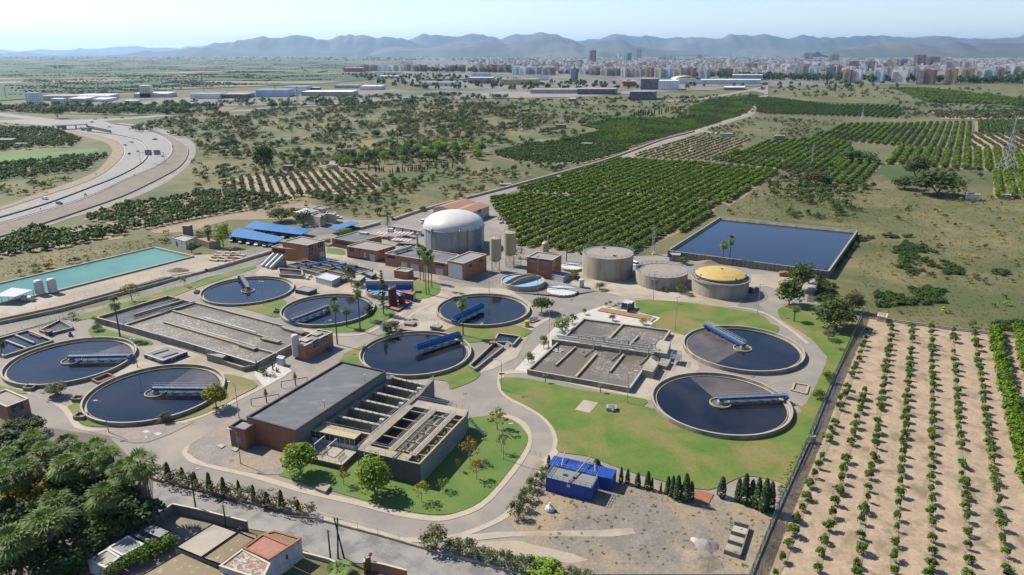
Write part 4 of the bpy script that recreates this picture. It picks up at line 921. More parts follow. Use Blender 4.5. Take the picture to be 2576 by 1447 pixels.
for nm_, lb, kx, ky, r, zb, h in (('silo', 'cream silo on steel legs, the left one of two beside the dome', 2412,592,57,470,258), ('silo', 'taller cream silo on steel legs, the right one of two', 2556,535,63,412,200)):
    x, y = Q4('B2', 0, kx, ky)[0];r = r / 4 * (y * CT + H * ST) / F;zb, h = [height((x, y), T('B2', 0, q_)[0][1]) for q_ in (zb, h)]
    t = thing(nm_, lb, 'silo', (x, y, 0), 'cream silos')
    MB(MT['cream_paint']).lathe(x, y, [(0.5, zb - 1.2), (r, zb), (r, h), (r * .5, h + .35), (0, h + .4)], 32).build('body', t, smooth=False)
    mb = MB(MT['cream_paint']);mb.rail(arc(x, y, r - .1,0,360,12)[:-1], h, 1.0,9, closed=True, r=0.05);mb.build('railing', t)
    for k in range(4): a = R(45 + 90 * k);mb = MB(MT['cream_paint']);mb.tube((x + r * .9 * cos(a), y + r * .9 * sin(a), 0), (x + r * .9 * cos(a), y + r * .9 * sin(a), zb + .3), 0.14, n=5);mb.build('leg', t)
    mb = MB(MT['cream_paint']);P = [(x + r * .9 * cos(R(45 + 90 * k)), y + r * .9 * sin(R(45 + 90 * k))) for k in range(4)]
    for i in range(4): a, b = P[i], P[(i + 1) % 4];mb.tube((*a, 0.3), (*b, zb), 0.06, n=4);mb.tube((*b, 0.3), (*a, zb), 0.06, n=4)
    mb.build('brace', t)
# pipe frame beside the silos
q = Q4('B3', 0,15,560)[0];mb = MB(MT['cream_paint'])
for i in range(3):
    for j in range(2): mb.tube((q[0] - 3 + i * 3, q[1] + j * 3,0), (q[0] - 3 + i * 3, q[1] + j * 3,4), 0.1, n=4)
for z in (2.0,4.0): mb.rail([(q[0] - 3, q[1]), (q[0] + 3, q[1]), (q[0] + 3, q[1] + 3), (q[0] - 3, q[1] + 3)], z - 1,1,9, closed=True, r=0.06)
tag(mb.build('pipe_rack', base=(*q, 0)), 'cream steel pipe frame in front of the two silos', 'pipe rack')
# dark red tanks in a red kerbed tray
t = thing('dosing_tank', 'tall dark red upright tank beside the conifer', 'tank', (-40.5,228.0,0.5), 'dark red dosing tanks')
MB(MT['oxide_red']).lathe(-40.5,228, [(1.45,0.5), (1.45,6.3), (1.0,6.7), (0,6.8)], 32).build('body', t, smooth=False);mb = MB(MT['rail_grey']);mb.rail(arc(-40.5,228,1.2,0,360,8)[:-1], 6.4,.9,9, closed=True, r=.04);mb.build('railing', t)
t = thing('dosing_tank', 'short dark red tank behind the tall dark red one', 'tank', (-37.6,229.2,0.5), 'dark red dosing tanks')
MB(MT['oxide_red']).lathe(-37.6,229.2, [(1.15,0.5), (1.15,3.4), (.8,3.7), (0,3.8)], 32).build('body', t);MB(MT['steel']).tube((-37.6,229.2,3.8), (-37.6,229.2,4.1), .3).build('cap', t)
PT = Q4('B2', 0.7,1310,950,1430,985,1565,895,1480,875)
t = thing('bund_tray', 'red and blue kerbed tray under the dark red tanks', 'tray', (*cen(PT), 0));mb = MB(MT['wall_blue'], MT['tile_red'])
for i in range(4): a, b = PT[i], PT[(i + 1) % 4];mb.beam((*a, 0.05), (*b, 0.05), 0.28,0.65)
mb.build('kerb', t);mb = MB(MT['tile_red'])
for i in range(4): a, b = PT[i], PT[(i + 1) % 4];mb.beam((*a, 0.705), (*b, 0.705), 0.3,0.05)
mb.build('capping', t);MB(MT['tile_red']).sheet(PT, 0.3).build('floor', t)
# white oxygen tank by the brick building
t = thing('oxygen_tank', 'tall white cylinder tank standing beside the brick building', 'tank', (-60.7,184.4,0));
MB(MT['white_clean']).lathe(-60.7,184.4, [(0.9,.6), (1.12,0.9), (1.12,6.6), (.8,7.1), (0,7.3)], 32).build('body', t)
for k in range(3): mb = MB(MT['steel']);a = R(30 + 120 * k);mb.tube((-60.7 + .9 * cos(a), 184.4 + .9 * sin(a), 0), (-60.7 + .9 * cos(a), 184.4 + .9 * sin(a), 1), .12, n=5);mb.build('leg', t)
PW = Q4('C2', 2.3,205,330,265,345,292,320,232,306);block('meter_cabinet', 'white cube cabinet standing beside the white cylinder tank', 'cabinet', PW, 2.3, 'white_clean', 'white_clean', 'white_clean', par=.02)
for lb, x, y in (('white upright tank by the turquoise basin, the left one', -167.4,239.1), ('white upright tank by the turquoise basin, the right one', -164.0,241.0)):
    t = thing('storage_tank', lb, 'tank', (x, y, 0), 'white tanks by the turquoise basin')
    MB(MT['white_clean']).lathe(x, y, [(1.2,.5), (1.5,.7), (1.5,5.1), (1.1,5.55), (0,5.7)], 32).build('body', t)
    for k in range(4): mb = MB(MT['steel']);a = R(45 + 90 * k);mb.tube((x + 1.2 * cos(a), y + 1.2 * sin(a), 0), (x + 1.2 * cos(a), y + 1.2 * sin(a), .8), .12, n=5);mb.build('leg', t)
# ---- thickener with blue cover halves and an arched concrete bridge
x, y, r = 4.04,250.75,8.1
t = thing('thickener_tank', 'round concrete tank with pale blue cover and arched concrete bridge', 'tank', (x, y, 0))
MB(MT['concrete_stained']).lathe(x, y, [(r, 0), (r, 2.0), (r - .35,2.0), (r - .35,1.5)], 64).build('wall', t)
MB(MT['pale_blue']).disc(x, y, r - .35,1.65,64).build('cover', t)
da = 40;ca, sa = cos(R(da)), sin(R(da))
for w in (-1.4,1.4):
    mb = MB(MT['concrete_light']);L = math.sqrt(r * r - w * w);P = []
    for i in range(13): q = -L + 2 * L * i / 12;P.append((x + ca * q - sa * w, y + sa * q + ca * w, 1.4,2.0 + 1.5 * (1 - (q / L) ** 2)))
    for p, q in zip(P, P[1:]):
        for s_ in (-.15,.15):
            o_ = (-sa * s_, ca * s_);mb.face([(p[0] + o_[0], p[1] + o_[1], p[2]), (q[0] + o_[0], q[1] + o_[1], q[2]), (q[0] + o_[0], q[1] + o_[1], q[3]), (p[0] + o_[0], p[1] + o_[1], p[3])])
        mb.face([(p[0] + sa * .15, p[1] - ca * .15, p[3]), (q[0] + sa * .15, q[1] - ca * .15, q[3]), (q[0] - sa * .15, q[1] + ca * .15, q[3]), (p[0] - sa * .15, p[1] + ca * .15, p[3])])
    mb.build('arched_beam', t)
def covered(label, x, y, r, h):
    t = thing('covered_tank', label, 'tank', (x, y, 0), 'low round tanks with cream covers')
    MB(MT['concrete']).lathe(x, y, [(r, 0), (r, h)], 48).build('wall', t)
    mb = MB(MT['membrane']);k = 24
    for i in range(k):
        a0, a1, am = R(i * 360 / k), R((i + 1) * 360 / k), R((i + .5) * 360 / k);R_ = r + .15
        e0, e1, em = (x + R_ * cos(a0), y + R_ * sin(a0), h), (x + R_ * cos(a1), y + R_ * sin(a1), h), (x + R_ * cos(am), y + R_ * sin(am), h + .16);c_ = (x, y, h + .7)
        mb.face([e0, em, c_]);mb.face([em, e1, c_]);mb.face([(e0[0], e0[1], h - .3), (e1[0], e1[1], h - .3), e1, e0])
    mb.build('cover', t)
    mb = MB(MT['sky_blue']);mb.beam((x - r, y + 1, h + .75), (x + r, y - 1, h + .75), 0.7,0.25);mb.rail([(x - r, y + 1.3), (x + r, y - .7)], h + 1,.9,1.5, r=.04);mb.build('walkway', t)
covered('low round tank with cream segmented cover beside the road', 18.0,241.6,5.3,.9)
covered('small round cream covered tank behind the brick building', 23.9,271.4,4.4,1.0)
q = Q4('B3', 0,697,755)[0];t = thing('storage_tank', 'small white upright tank beside the cream covered tank', 'tank', (*q, 0));MB(MT['white_clean']).lathe(*q, [(1.0,0), (1.0,3.1), (0,3.4)], 24).build('body', t);MB(MT['steel']).lathe(*q, [(1.06,.3), (1.06,.5)], 24).build('band', t)
# ---- flow splitter: blue half-round fan of channels
x, y, r = -44.0,242.1,8.3
t = thing('splitter_tank', 'half round concrete splitter tank painted blue with fanned channels', 'tank', (x, y, 0))
mb = MB(MT['concrete'], MT['bridge_blue']);mb.lathe(x, y, [(r, 0), (r, 1.6), (r - .3,1.6)], 40, a0=180, a1=360);mb.build('wall', t)
MB(MT['bridge_blue']).lathe(x, y, [(r - .31,1.6), (r - .31,.4), (0,.4)], 40, a0=180, a1=360).build('basin', t)
mb = MB(MT['concrete_light'], MT['bridge_blue']);mb.box(x, y + .5,0,2 * r + .6,.4,4.2,0);mb.box(x, y + 1.6,3.4,2 * r + .6,1.8,.5,0);mb.build('head_wall', t)
MB(MT['bridge_blue']).box(x, y + .24,1.2,2 * r, .1,1.6,0).build('blue_band', t)
for i in range(9):
    a = R(188 + i * 20.5);mb = MB(MT['pale_blue']);mb.beam((x + 2.4 * cos(a), y + 2.4 * sin(a), .42), (x + 7.4 * cos(a), y + 7.4 * sin(a), .42), 1.0,.75);mb.build('channel', t)
# ---- screw pumps: three white half pipes on a ramp
a0, a1, b0, b1 = G(T('B2', 45,540), .3)[0], G(T('B2', 170,575), .3)[0], G(T('B2', 165,410), 4.6)[0], G(T('B2', 300,440), 4.6)[0]
t = thing('screw_pumps', 'three white covered screw pumps on a sloping concrete ramp', 'screw pumps', (*cen([a0, a1, b0, b1]), 0))
mb = MB(MT['concrete']);
mb.face([(*a0,.1), (*a1,.1), (*b1,4.0), (*b0,4.0)]);mb.face([(*a1,.1), (*b1,4.0), (*b1,0)]);mb.face([(*a0,.1), (*b0,4.0), (*b0,0)]);mb.face([(*b0,0), (*b1,0), (*b1,4.0), (*b0,4.0)]);mb.build('ramp', t)
for i in range(3):
    k = (i + .5) / 3;p, q = lerp2(a0, a1, k), lerp2(b0, b1, k);mb = MB(MT['white_paint']);mb.tube((*p, .45), (*q, 4.5), .85,.85,18);mb.build('pump_cover', t)
# ---- blue sheet-piled reservoir
z = 3.0;RB = G([T('B3', 1570,382)[0], T('B3', 2098,45)[0], T('B4', 900,180)[0], T('B4', 610,590)[0]], z)
t = thing('reservoir', 'large rectangular reservoir of deep blue water with ribbed grey walls', 'reservoir', (*cen(RB), 0))
mb = MB(MT['concrete'], MT['coping_cream'])
for i in range(4): a, b = RB[i], RB[(i + 1) % 4];mb.beam((*a, 0), (*b, 0), .3, z - .1)
mb.build('wall', t);mb = MB(MT['concrete_light'])
for i in range(4): a, b = RB[i], RB[(i + 1) % 4];mb.beam((*a, z - .095), (*b, z - .095), .5,.12)
mb.build('coping', t)
c = cen(RB);mb = MB(MT['concrete_light'])
for i in (3,2):
    a, b = Vector(RB[i]), Vector(RB[(i + 1) % 4]);L = (b - a).length;u = (b - a).normalized();nn = Vector((u.y, -u.x));nn = nn if nn.dot(a - Vector(c)) > 0 else -nn
    for k in range(int(L / 1.6)): p = a + u * (1.0 + k * 1.6) + nn * .27;mb.box(p.x, p.y, 0,.22,.3, z - .12, math.degrees(atan2(u.y, u.x)))
mb.build('wall_rib', t)
ins = [lerp2(p, c, .012) for p in RB];ins2 = [lerp2(p, c, .035) for p in RB]
mb = MB(MT['concrete'])
for i in range(4): j = (i + 1) % 4;mb.face([(*ins[i], z - .05), (*ins[j], z - .05), (*ins2[j], z - 1.3), (*ins2[i], z - 1.3)])
mb.build('lining', t);MB(MT['water_deep']).sheet([lerp2(p, c, .03) for p in RB], z - 1.05).build('water', t)
q = G(T('B3', 1620,405), 2.8)[0];block('valve_hut', 'little grey concrete hut at the left corner of the reservoir', 'hut', [(q[0] - 2, q[1] - 3), (q[0] + 2, q[1] - 4.2), (q[0] + 3, q[1] - 1), (q[0] - 1, q[1])], 2.8, 'concrete', 'concrete_light', 'concrete_light', par=.02, ops=[(0, 'B3', 1585,415,1603,450, 'blue')])
# ---- turquoise basin
TB = G(T('B1', -500,830,-500,1070,0,918,560,790,1945,440,1550,350), .55)
t = thing('turquoise_basin', 'long rectangular basin of turquoise water with low concrete edges', 'basin', (*cen(TB), 0));
MB(MT['water_turquoise']).sheet(TB, .35).build('water', t)
mb = MB(MT['concrete_light'])
for i in range(1,6): a, b = TB[i], TB[(i + 1) % 6];mb.beam((*a, 0), (*b, 0), .9,.75)
mb.build('edge', t)
# ================================================================ aeration basins and channels
def bil(c, s, t_): return lerp2(lerp2(c[0], c[1], s), lerp2(c[3], c[2], s), t_)
def wallbar(mb, a, b, w, z0, z1, m=0): mb.beam((*a, z0), (*b, z0), w, z1 - z0, m)
def basin(name, label, cat, P, z, lvl, walls=(), liquid='liquor', w=0.45, top='concrete_light', edge=None):
    c = cen(P);t = thing(name, label, cat, (c[0], c[1], 0))
    mb = MB(MT['concrete'])
    for i in range(len(P)): wallbar(mb, P[i], P[(i + 1) % len(P)], w, 0, z)
    mb.build('outer_wall', t);mb = MB(MT[top])
    for i in range(len(P)): wallbar(mb, P[i], P[(i + 1) % len(P)], w + 0.08, z + 0.003, z + 0.06)
    mb.build('coping', t)
    MB(MT[liquid]).sheet(P, lvl).build('water', t)
    for a, b, ww, mt in walls:
        mb = MB(MT['concrete'], MT[mt]);wallbar(mb, a, b, ww, 0, z - 0.02);wallbar(mb, a, b, ww + 0.05, z - 0.018, z + 0.05,1);mb.build('dividing_wall', t)
    return t
z = 2.1
AL = G([T('B1', 1250,1130)[0], T('C2', 0,380)[0], T('B2', 570,1215)[0], T('B1', 1960,905)[0]], z)   # W, S, E, N
wl = [(*G(T('B1', 1735,985) + T('B2', 190,1275), z), 0.5, 'concrete_light'), (*G(T('B1', 1650,1100) + T('B1', 2410,1322), z), 0.45, 'yellow_edge'), (*G(T('C1', 2405,185) + T('C2', 210,285), z), 0.5, 'concrete_light')]
t = basin('aeration_basin', 'large rectangular aeration basin full of brown froth with long dividing walls', 'aeration basin', AL, z, 1.55, wl)
for k_, a in (('B1', (1800,1120,2576,1345)), ('B1', (2040,1050,2576,1205)), ('C1', (1560,80,2576,385))):
    p, q = G(T(k_, *a), 2.6);mb = MB(MT['galvanised']);mb.tube((*p, 2.55), (*q, 2.55), 0.16, n=6)
    L = hypot(q[0] - p[0], q[1] - p[1]);
    for i in range(int(L / 3)): s_ = lerp2(p, q, (i + .5) * 3 / L);mb.tube((*s_, 1.4), (*s_, 2.5), .08, n=4)
    mb.build('air_pipe', t)
for k_, a in (('C1', (2405,185,2576,240)), ('C2', (60,130,240,170)), ('B2', (270,1150,480,1215))):
    p, q = G(T(k_, *a), 2.2);mb = MB(MT['concrete'], MT['rail_grey']);mb.beam((*p, 1.9), (*q, 1.9), 1.6,.5);mb.rail([p, q], 2.4,.9,1.5,1,.035);mb.build('weir_box', t)
W2 = G(T('B1', 965,1055,1240,1128,1945,905,1690,838), z)
t = basin('anoxic_channel', 'murky channel with two walls beside the frothy basin, behind the palm', 'basin', W2, z, 1.3, [(*G(T('B1', 1345,1025,1830,885), z), .5, 'concrete_light')], 'water_brown')
mb = MB(MT['galvanised']);p, q = G(T('B1', 1470,965,1800,865), 2.4);mb.tube((*p, 2.5), (*q, 2.5), .2, n=6);p, q = G(T('B1', 1605,990,1960,900), 2.6);mb.tube((*p, 2.7), (*q, 2.7), .25, n=8);mb.build('pipe', t)
mb = MB(MT['rail_grey']);mb.rail(G(T('B1', 1250,1110,1720,960), 2.2), 2.2,1,1.6, r=.035);mb.build('railing', t)
# outlet box with stair on the near wall
q = G(T('C1', 2075,290,2240,330,2440,395,2576,370,2300,290), 2.3)
t = thing('outlet_chamber', 'concrete outlet chamber with steps against the frothy basin', 'chamber', (*q[0], 0))
mb = MB(MT['concrete'], MT['concrete_light']);mb.prism([q[0], q[1], lerp2(q[1], q[4], .8), lerp2(q[0], q[4], .5)], 0,2.3,0,1);mb.build('landing', t)
mb = MB(MT['concrete']);a = Vector(G(T('C1', 2120,310), 0)[0])
for i in range(8): mb.box(a.x + i * .42, a.y - .6 - i * .17,0,.42,1.3,2.2 * (1 - i / 8.5), -22)
mb.build('stair', t);mb = MB(MT['concrete'])
for i, j in ((1,2), (2,3)): wallbar(mb, q[i], q[j], .35,0,1.5)
mb.build('chamber_wall', t)
mb = MB(MT['rail_grey']);mb.rail([q[0], q[1]], 2.3,1,1.2, r=.035);mb.build('railing', t)
# right basin: two pools with a pipe gallery between
z = 1.5
AR = G([T('C3', 160,450)[0], T('C3', 1185,632)[0], T('C3', 1590,55)[0], T('B3', 722,1070)[0]], z)
w_ = [(*G([T('C3', 640,520)[0], T('C3', 850,285)[0]], z), .5, 'yellow_edge'), (*G([T('B3', 975,1268)[0], T('B3', 1110,1125)[0]], z), .5, 'yellow_edge'), (*G(T('C3', 985,465,1125,290), z), .4, 'concrete_light'), (*G([T('B3', 1175,1340)[0], T('B3', 1275,1235)[0]], z), .4, 'concrete_light'), (*G(T('C3', 440,400,640,215), z), .35, 'concrete_light')]
t = basin('aeration_basin', 'square aeration basin with brown pools either side of a pipe gallery', 'aeration basin', AR, z, .95, w_)
g0, g1 = G(T('C3', 415,120,1440,262), 2.4);zg = 2.2
mb = MB(MT['concrete'], MT['concrete_light']);wallbar(mb, g0, g1,3.0,0, zg - .1);wallbar(mb, g0, g1,3.05, zg - .098, zg, 1);mb.build('gallery', t)
u = (Vector(g1) - Vector(g0)).normalized();nn = Vector((-u.y, u.x));L = (Vector(g1) - Vector(g0)).length
mb = MB(MT['rail_grey'])
for s_ in (-1.45,1.45): mb.rail([tuple(Vector(g0) + nn * s_), tuple(Vector(g1) + nn * s_)], zg, 1,1.8, r=.04)
mb.build('railing', t)
mb = MB(MT['galvanised']);a, b = Vector(g0) + nn * .3 + u, Vector(g1) + nn * .3 - u;mb.tube((*a, zg + .7), (*b, zg + .7), .32, n=10);mb.build('main_pipe', t)
for i, (s0, sgn) in enumerate(((.26,-1), (.32,1), (.52,-1), (.56,1), (.78,-1), (.82,1))):
    a = Vector(g0) + u * L * s0;o1 = nn * sgn * 1.9;mb = MB(MT['galvanised']);e = u * 5.0
    mb.path([(*(a + o1 * .3), zg + .8), (*(a + o1 * .3), zg + 1.9), (*(a + e + o1 * .3), zg + 1.9), (*(a + e + o1), zg + 1.6), (*(a + e + o1), 1.3), (*(a + e * .75 + o1 * 4.2), 1.25)], .17,7)
    for k in range(4): p = a + e * (.2 + .22 * k) + o1 * .3;mb.tube((*p, zg + .7), (*p, zg + 1.9), .07, n=4)
    mb.build('air_pipe', t)
mb = MB(MT['concrete_pale'], MT['rail_grey']);q = G(T('C3', 1310,450,1420,475,1475,380,1400,330), 2.2);mb.prism(q, 0,2.2);mb.rail(q, 2.2,1,1.5,1,.035);mb.build('platform', t)
mb = MB(MT['concrete_pale'], MT['rail_grey']);q = G(T('C3', 1400,265,1560,290,1600,170,1490,150), 2.4);mb.prism(q, 0,2.4);mb.rail(q, 2.4,1,1.5,1,.035);mb.build('platform', t)
mb = MB(MT['concrete'], MT['rail_grey']);q = G(T('C3', 1470,400,1560,420,1600,350,1500,330), 1.2);mb.prism(q, 0,1.2);mb.rail(q, 1.2,1,1.5,1,.035);mb.build('valve_chamber', t)
q = G(T('C3', 1590,330,1690,350,1710,300,1620,290), 2.0);st = thing('stair_platform', 'small railed steel stair platform between the square basin and the round tanks', 'platform', (*cen(q), 0))
mb = MB(MT['steel']);mb.prism(q, 1.8,1.95);mb.build('deck', st);mb = MB(MT['rail_grey']);mb.rail(q, 1.95,1,1.3, r=.04, closed=True)
for p in q: mb.tube((*p, 0), (*p, 1.9), .07, n=4)
mb.build('railing', st)
q = G(T('C3', 465,262), 1.0)[0];st = thing('floating_aerator', 'pale floating aerator with a cross shaped float in the brown pool', 'aerator', (*q, .95));mb = MB(MT['white_paint'])
for k in range(3): a = R(60 * k);mb.beam((q[0] - 1.5 * cos(a), q[1] - 1.5 * sin(a), .9), (q[0] + 1.5 * cos(a), q[1] + 1.5 * sin(a), .9), .55,.3)
mb.build('float', st);mb = MB(MT['steel']);mb.tube((*q, 1.1), (*q, 2.3), .25,.2,8);mb.build('motor', st)
# inlet works
z = 1.6
q = Q4('B2', z, 320,520,560,625,860,660,1170,570,1110,520,740,450,560,465)
IW = Q4('B2', z, 310,525,860,670,1175,572,620,455)
t = basin('inlet_channels', 'grey inlet channels with foaming water and blue grit bridges', 'inlet works', IW, z, 1.0, [(bil(IW, 0,.33), bil(IW, 1,.33), .3, 'concrete_light'), (bil(IW, 0,.62), bil(IW, 1,.62), .3, 'concrete_light'), (bil(IW, .55,0), bil(IW, .55,.62), .3, 'concrete_light')], 'water_brown')
for a in ((.25,.2,.28,.95), (.5,.6,.53,1.0), (.68,.6,.72,1.0)):
    p, q2 = bil(IW, a[0], a[1]), bil(IW, a[2], a[3]);mb = MB(MT['bridge_blue'], MT['rail_grey']);mb.beam((*p, z), (*q2, z), 1.2,.4);mb.rail([p, q2], z + .4,1,1.5,1,.04);mb.box(*p, z + .4,.8,.8,1.0,10);mb.build('grit_bridge', t)
mb = MB(MT['rail_grey']);mb.rail(IW, z, 1,2, r=.035, closed=True);mb.build('railing', t)
IW2 = Q4('B2', 1.4,225,560,240,620,470,635,460,580);basin('grit_trough', 'short concrete trough with a blue pump at the left of the inlet channels', 'trough', IW2,1.4,.7, (), 'water_brown')
q = Q4('B2', 1.6,425,560)[0];mb = MB(MT['bridge_blue']);mb.box(*q, 1.4,.9,.7,.9,20);mb.tube((*q, 2.3), (*q, 2.9), .2,.15,8);tag(mb.build('pump', base=(*q, 1.4)), 'blue electric pump mounted over the short concrete trough', 'pump')
IW3 = Q4('B2', 1.5,870,650,1030,700,1100,640,960,600);block('concrete_chamber', 'plain grey concrete chamber behind the pale bare tree', 'chamber', IW3,1.5, 'concrete', 'concrete_light', 'concrete_light', par=.02)
for i, (x_, y_) in enumerate(((490,655), (520,665), (545,640))): q = Q4('B2', .5, x_, y_)[0];mb = MB(MT['white_paint']);mb.lathe(*q, [(.55,.0), (.7,.4), (.65,.9), (.3,1.1), (0,1.15)], 8);tag(mb.build('bulk_bag', base=(*q, 0)), 'white bulk bag at the inlet works, ' + ('left', 'front', 'back')[i] + ' one of three', 'bag', 'white bulk bags')
# far left small basins
z = .9
q = G([T('B1', -140,1300)[0], T('B1', 40,1440)[0], T('B1', 530,1285)[0], T('B1', 280,1185)[0]], z)
basin('small_basin', 'small basin of dark blue water with pale dividing walls at the left edge', 'basin', q, z, .5, [(*G(T('B1', 155,1230,345,1310), z), .5, 'concrete_light'), (*G(T('B1', 60,1285,260,1360), z), .5, 'concrete_light'), (*G(T('B1', 295,1212,410,1255), z), .3, 'terracotta')], 'water_dark')
q = G(T('B1', 400,1180,500,1215,735,1155,600,1080), z);t = basin('small_basin', 'narrow grey channel basin with railings beside the access road', 'basin', q, z, .4, (), 'water_brown');mb = MB(MT['rail_grey']);mb.rail(q, z, 1,1.5, r=.035, closed=True);mb.build('railing', t)
PW = Q4('B1', 1.6,447,1190,485,1205,525,1190,490,1178);block('kiosk', 'tiny blue and white kiosk with orange roof between the small left basins', 'kiosk', PW, 1.6, 'wall_blue', 'terracotta', 'terracotta', par=.01)
q = Q4('B1', 0,712,1250)[0];t = thing('pump_set', 'blue pump on a pale crossed base in the gravel yard', 'pump', (*q, 0));mb = MB(MT['concrete_pale']);mb.box(*q, 0,3.4,.7,.18,-15);mb.box(*q, .001,.7,3.4,.18,-15);mb.build('base', t);mb = MB(MT['bridge_blue']);mb.box(*q, .18,.9,.9,.6);mb.tube((q[0], q[1], .7), (q[0], q[1], 1.6), .4,.35,10);mb.build('motor', t)
q = G(T('C1', 925,545,1000,580,1150,515,1080,485), .9);basin('brick_pit', 'open brick rimmed pit between the two left round tanks', 'pit', q, .9,.2, (), 'pit_floor', .3, 'terracotta')
q = G(T('C4', 240,655,385,690,410,605,270,580), .35);basin('sump', 'sunken square sump with yellow edge in the paved corner', 'sump', q, .35,.1, (), 'pit_floor', .4, 'yellow_edge')
z = 1.0   # outfall channel
q = G(T('C2', 2148,405,2205,440,2490,215,2400,170), z);t = basin('outfall_channel', 'narrow open concrete channel beside the central road', 'channel', q, z, .2, (), 'pit_floor', .3)
q = G([T('B2', 2390,1300)[0], T('B2', 2440,1215)[0], T('B3', 85,1245)[0], T('B3', 10,1330)[0], T('B2', 2540,1300)[0]], z);t = basin('outfall_chamber', 'small water chamber with white railed steps at the road bend', 'basin', q, z, .7, (), 'water_dark', .35)
mb = MB(MT['white_paint']);mb.rail([q[0], q[4]], z, 1,1.2, r=.04);a = Vector(q[4])
for i in range(7): mb.box(a.x - .1 * i, a.y - .4 - i * .42,0,1.2,.4,1.0 * (1 - i / 7.5), 0)
mb.build('stair', t)
q = Q4('B2', 1.2,2380,1310)[0];mb = MB(MT['terracotta']);mb.box(*q, 0,1.6,1.2,1.4,-20);tag(mb.build('pier', base=(*q, 0)), 'terracotta topped block at the end of the outfall channel', 'block')
t = thing('pump_platform', 'flat concrete platform with railings between two central round tanks', 'platform', (*Q4('B2', 0,1640,1160)[0], 0));q = Q4('B2', .8,1440,1175,1740,1200,1840,1110,1590,1060);mb = MB(MT['concrete_stained'], MT['concrete_pale']);mb.prism(q, 0,.8,0,1);mb.build('slab', t);mb = MB(MT['rail_grey']);mb.rail([q[3], q[2]], .8,1,1.5, r=.035);mb.rail([q[0], q[3]], .8,1,1.5, r=.035);mb.build('railing', t)
for v_ in ((1770,1170,1), (1510,1140,1)): c = Q4('B2', 1.2, v_[0] + 45, v_[1] - 20)[0];mb = MB(MT['concrete']);mb.box(*c, .8,3.2,2.4,.8,-20);mb.build('hatch', t)
# ================================================================ small yard objects
def stairs(label, k_, x_, y_, ang, n_, z):
    a = Vector(Q4(k_, 0, x_, y_)[0]);t = thing('tank_steps', label, 'steps', (*a, 0), 'steps up to the round tanks');mb = MB(MT['concrete_light']);u = Vector((cos(R(ang)), sin(R(ang))))
    for i in range(n_): p = a + u * i * .4;mb.box(p.x, p.y, 0,.4,1.2, z * (i + 1) / n_, ang)
    mb.build('treads', t);mb = MB(MT['rail_grey']);b = a + u * n_ * .4;mb.rail([(*a, .1), (*b, z)], 0,1,.9, r=.035);mb.build('railing', t)
stairs('concrete steps at the front rim of the front left tank', 'C1', 1530,1005,35,6,1.2)
stairs('concrete steps on the near rim of the workshop tank', 'B2', 2222,1165,30,6,1.2)
stairs('concrete steps on the right rim of the tank with the big blue beam', 'B2', 2120,1355,160,5,1.1)
def valve(label, k_, x_, y_, s=1.4):
    a = Q4(k_, 0, x_, y_)[0];t = thing('valve_box', label, 'valve box', (*a, 0), 'concrete valve boxes beside the round tanks');mb = MB(MT['concrete']);
    P = [(a[0] - s, a[1] - s * .8), (a[0] + s, a[1] - s), (a[0] + s, a[1] + s * .8), (a[0] - s, a[1] + s)]
    for i in range(4): wallbar(mb, P[i], P[(i + 1) % 4], .25,0,1.1)
    mb.sheet(P, .5);mb.build('chamber', t);mb = MB(MT['dark_metal']);mb.tube((a[0] - .4, a[1], .5), (a[0] - .4, a[1], 1.9), .07, n=5);mb.build('spindle', t)
valve('valve box in front of the far left settling tank', 'C1', 310,650,1.2);valve('valve box left of the front left tank, the upper one', 'C1', 790,765,1.1);valve('valve box left of the front left tank, the lower one', 'C1', 820,940,1.2)
valve('valve box left of the tank behind the palms', 'B2', 215,1010,.9);valve('valve box left of the blue water tank', 'B1', 1985,815,.8)
def slab(label, k_, v_, h, mt='concrete_pale', cat='slab', name='concrete_slab'):
    q = Q4(k_, h, *v_);mb = MB(MT[mt]);mb.prism(q, .02, h + .15);tag(mb.build(name, base=(*cen(q), 0)), label, cat)
slab('pale square concrete slab lying in the big lawn', 'C3', (632,858,780,890,870,788,722,758), .12)
slab('reddish paved slab between the cypress clumps', 'D3', (1850,590,1810,690,1975,740,2028,635), .12, 'terracotta')
slab('thick concrete hatch slab on the lawn edge before the basins', 'D2', (598,575,700,612,755,545,660,518), .7)
slab('long brown metal grating strip in the white gravel', 'B3', (860,990,905,960,1410,1045,1380,1085), .3, 'rust_stain')
slab('pale concrete ramp end of the weighbridge strip', 'B3', (1365,1085,1400,1100,1450,1065,1412,1052), .3)
slab('flat concrete cover in front of the brick annexe, the left one', 'C1', (2180,1225,2230,1245,2270,1215,2215,1200), .25);slab('flat concrete cover against the brick annexe wall', 'C1', (2325,1260,2375,1280,2410,1245,2355,1230), .25)
for i, v_ in enumerate(((1430,1080,1470,1095,1510,1075,1475,1062), (1545,1100,1590,1118,1635,1098,1590,1085), (1455,1132,1475,1142,1490,1132,1470,1125))): slab('flat white cover in the grey gravel, ' + ('left', 'right', 'smallest')[i] + ' one of three', 'C1', v_, .04, 'gravel_white', 'cover', 'inspection_cover')
q = Q4('C3', 0,1000,860)[0];t = thing('well_head', 'small square concrete well box on the big lawn', 'box', (*q, 0));mb = MB(MT['concrete_light']);mb.box(*q, 0,2.4,2.0,1.1,-8);mb.build('body', t);mb = MB(MT['steel']);mb.box(*q, 1.1,1.6,1.2,.12,-8);mb.build('lid', t);mb = MB(MT['white_clean']);mb.box(q[0] + .1, q[1] - 1.2,.3,.5,.3,.6,-8);mb.build('meter', t)
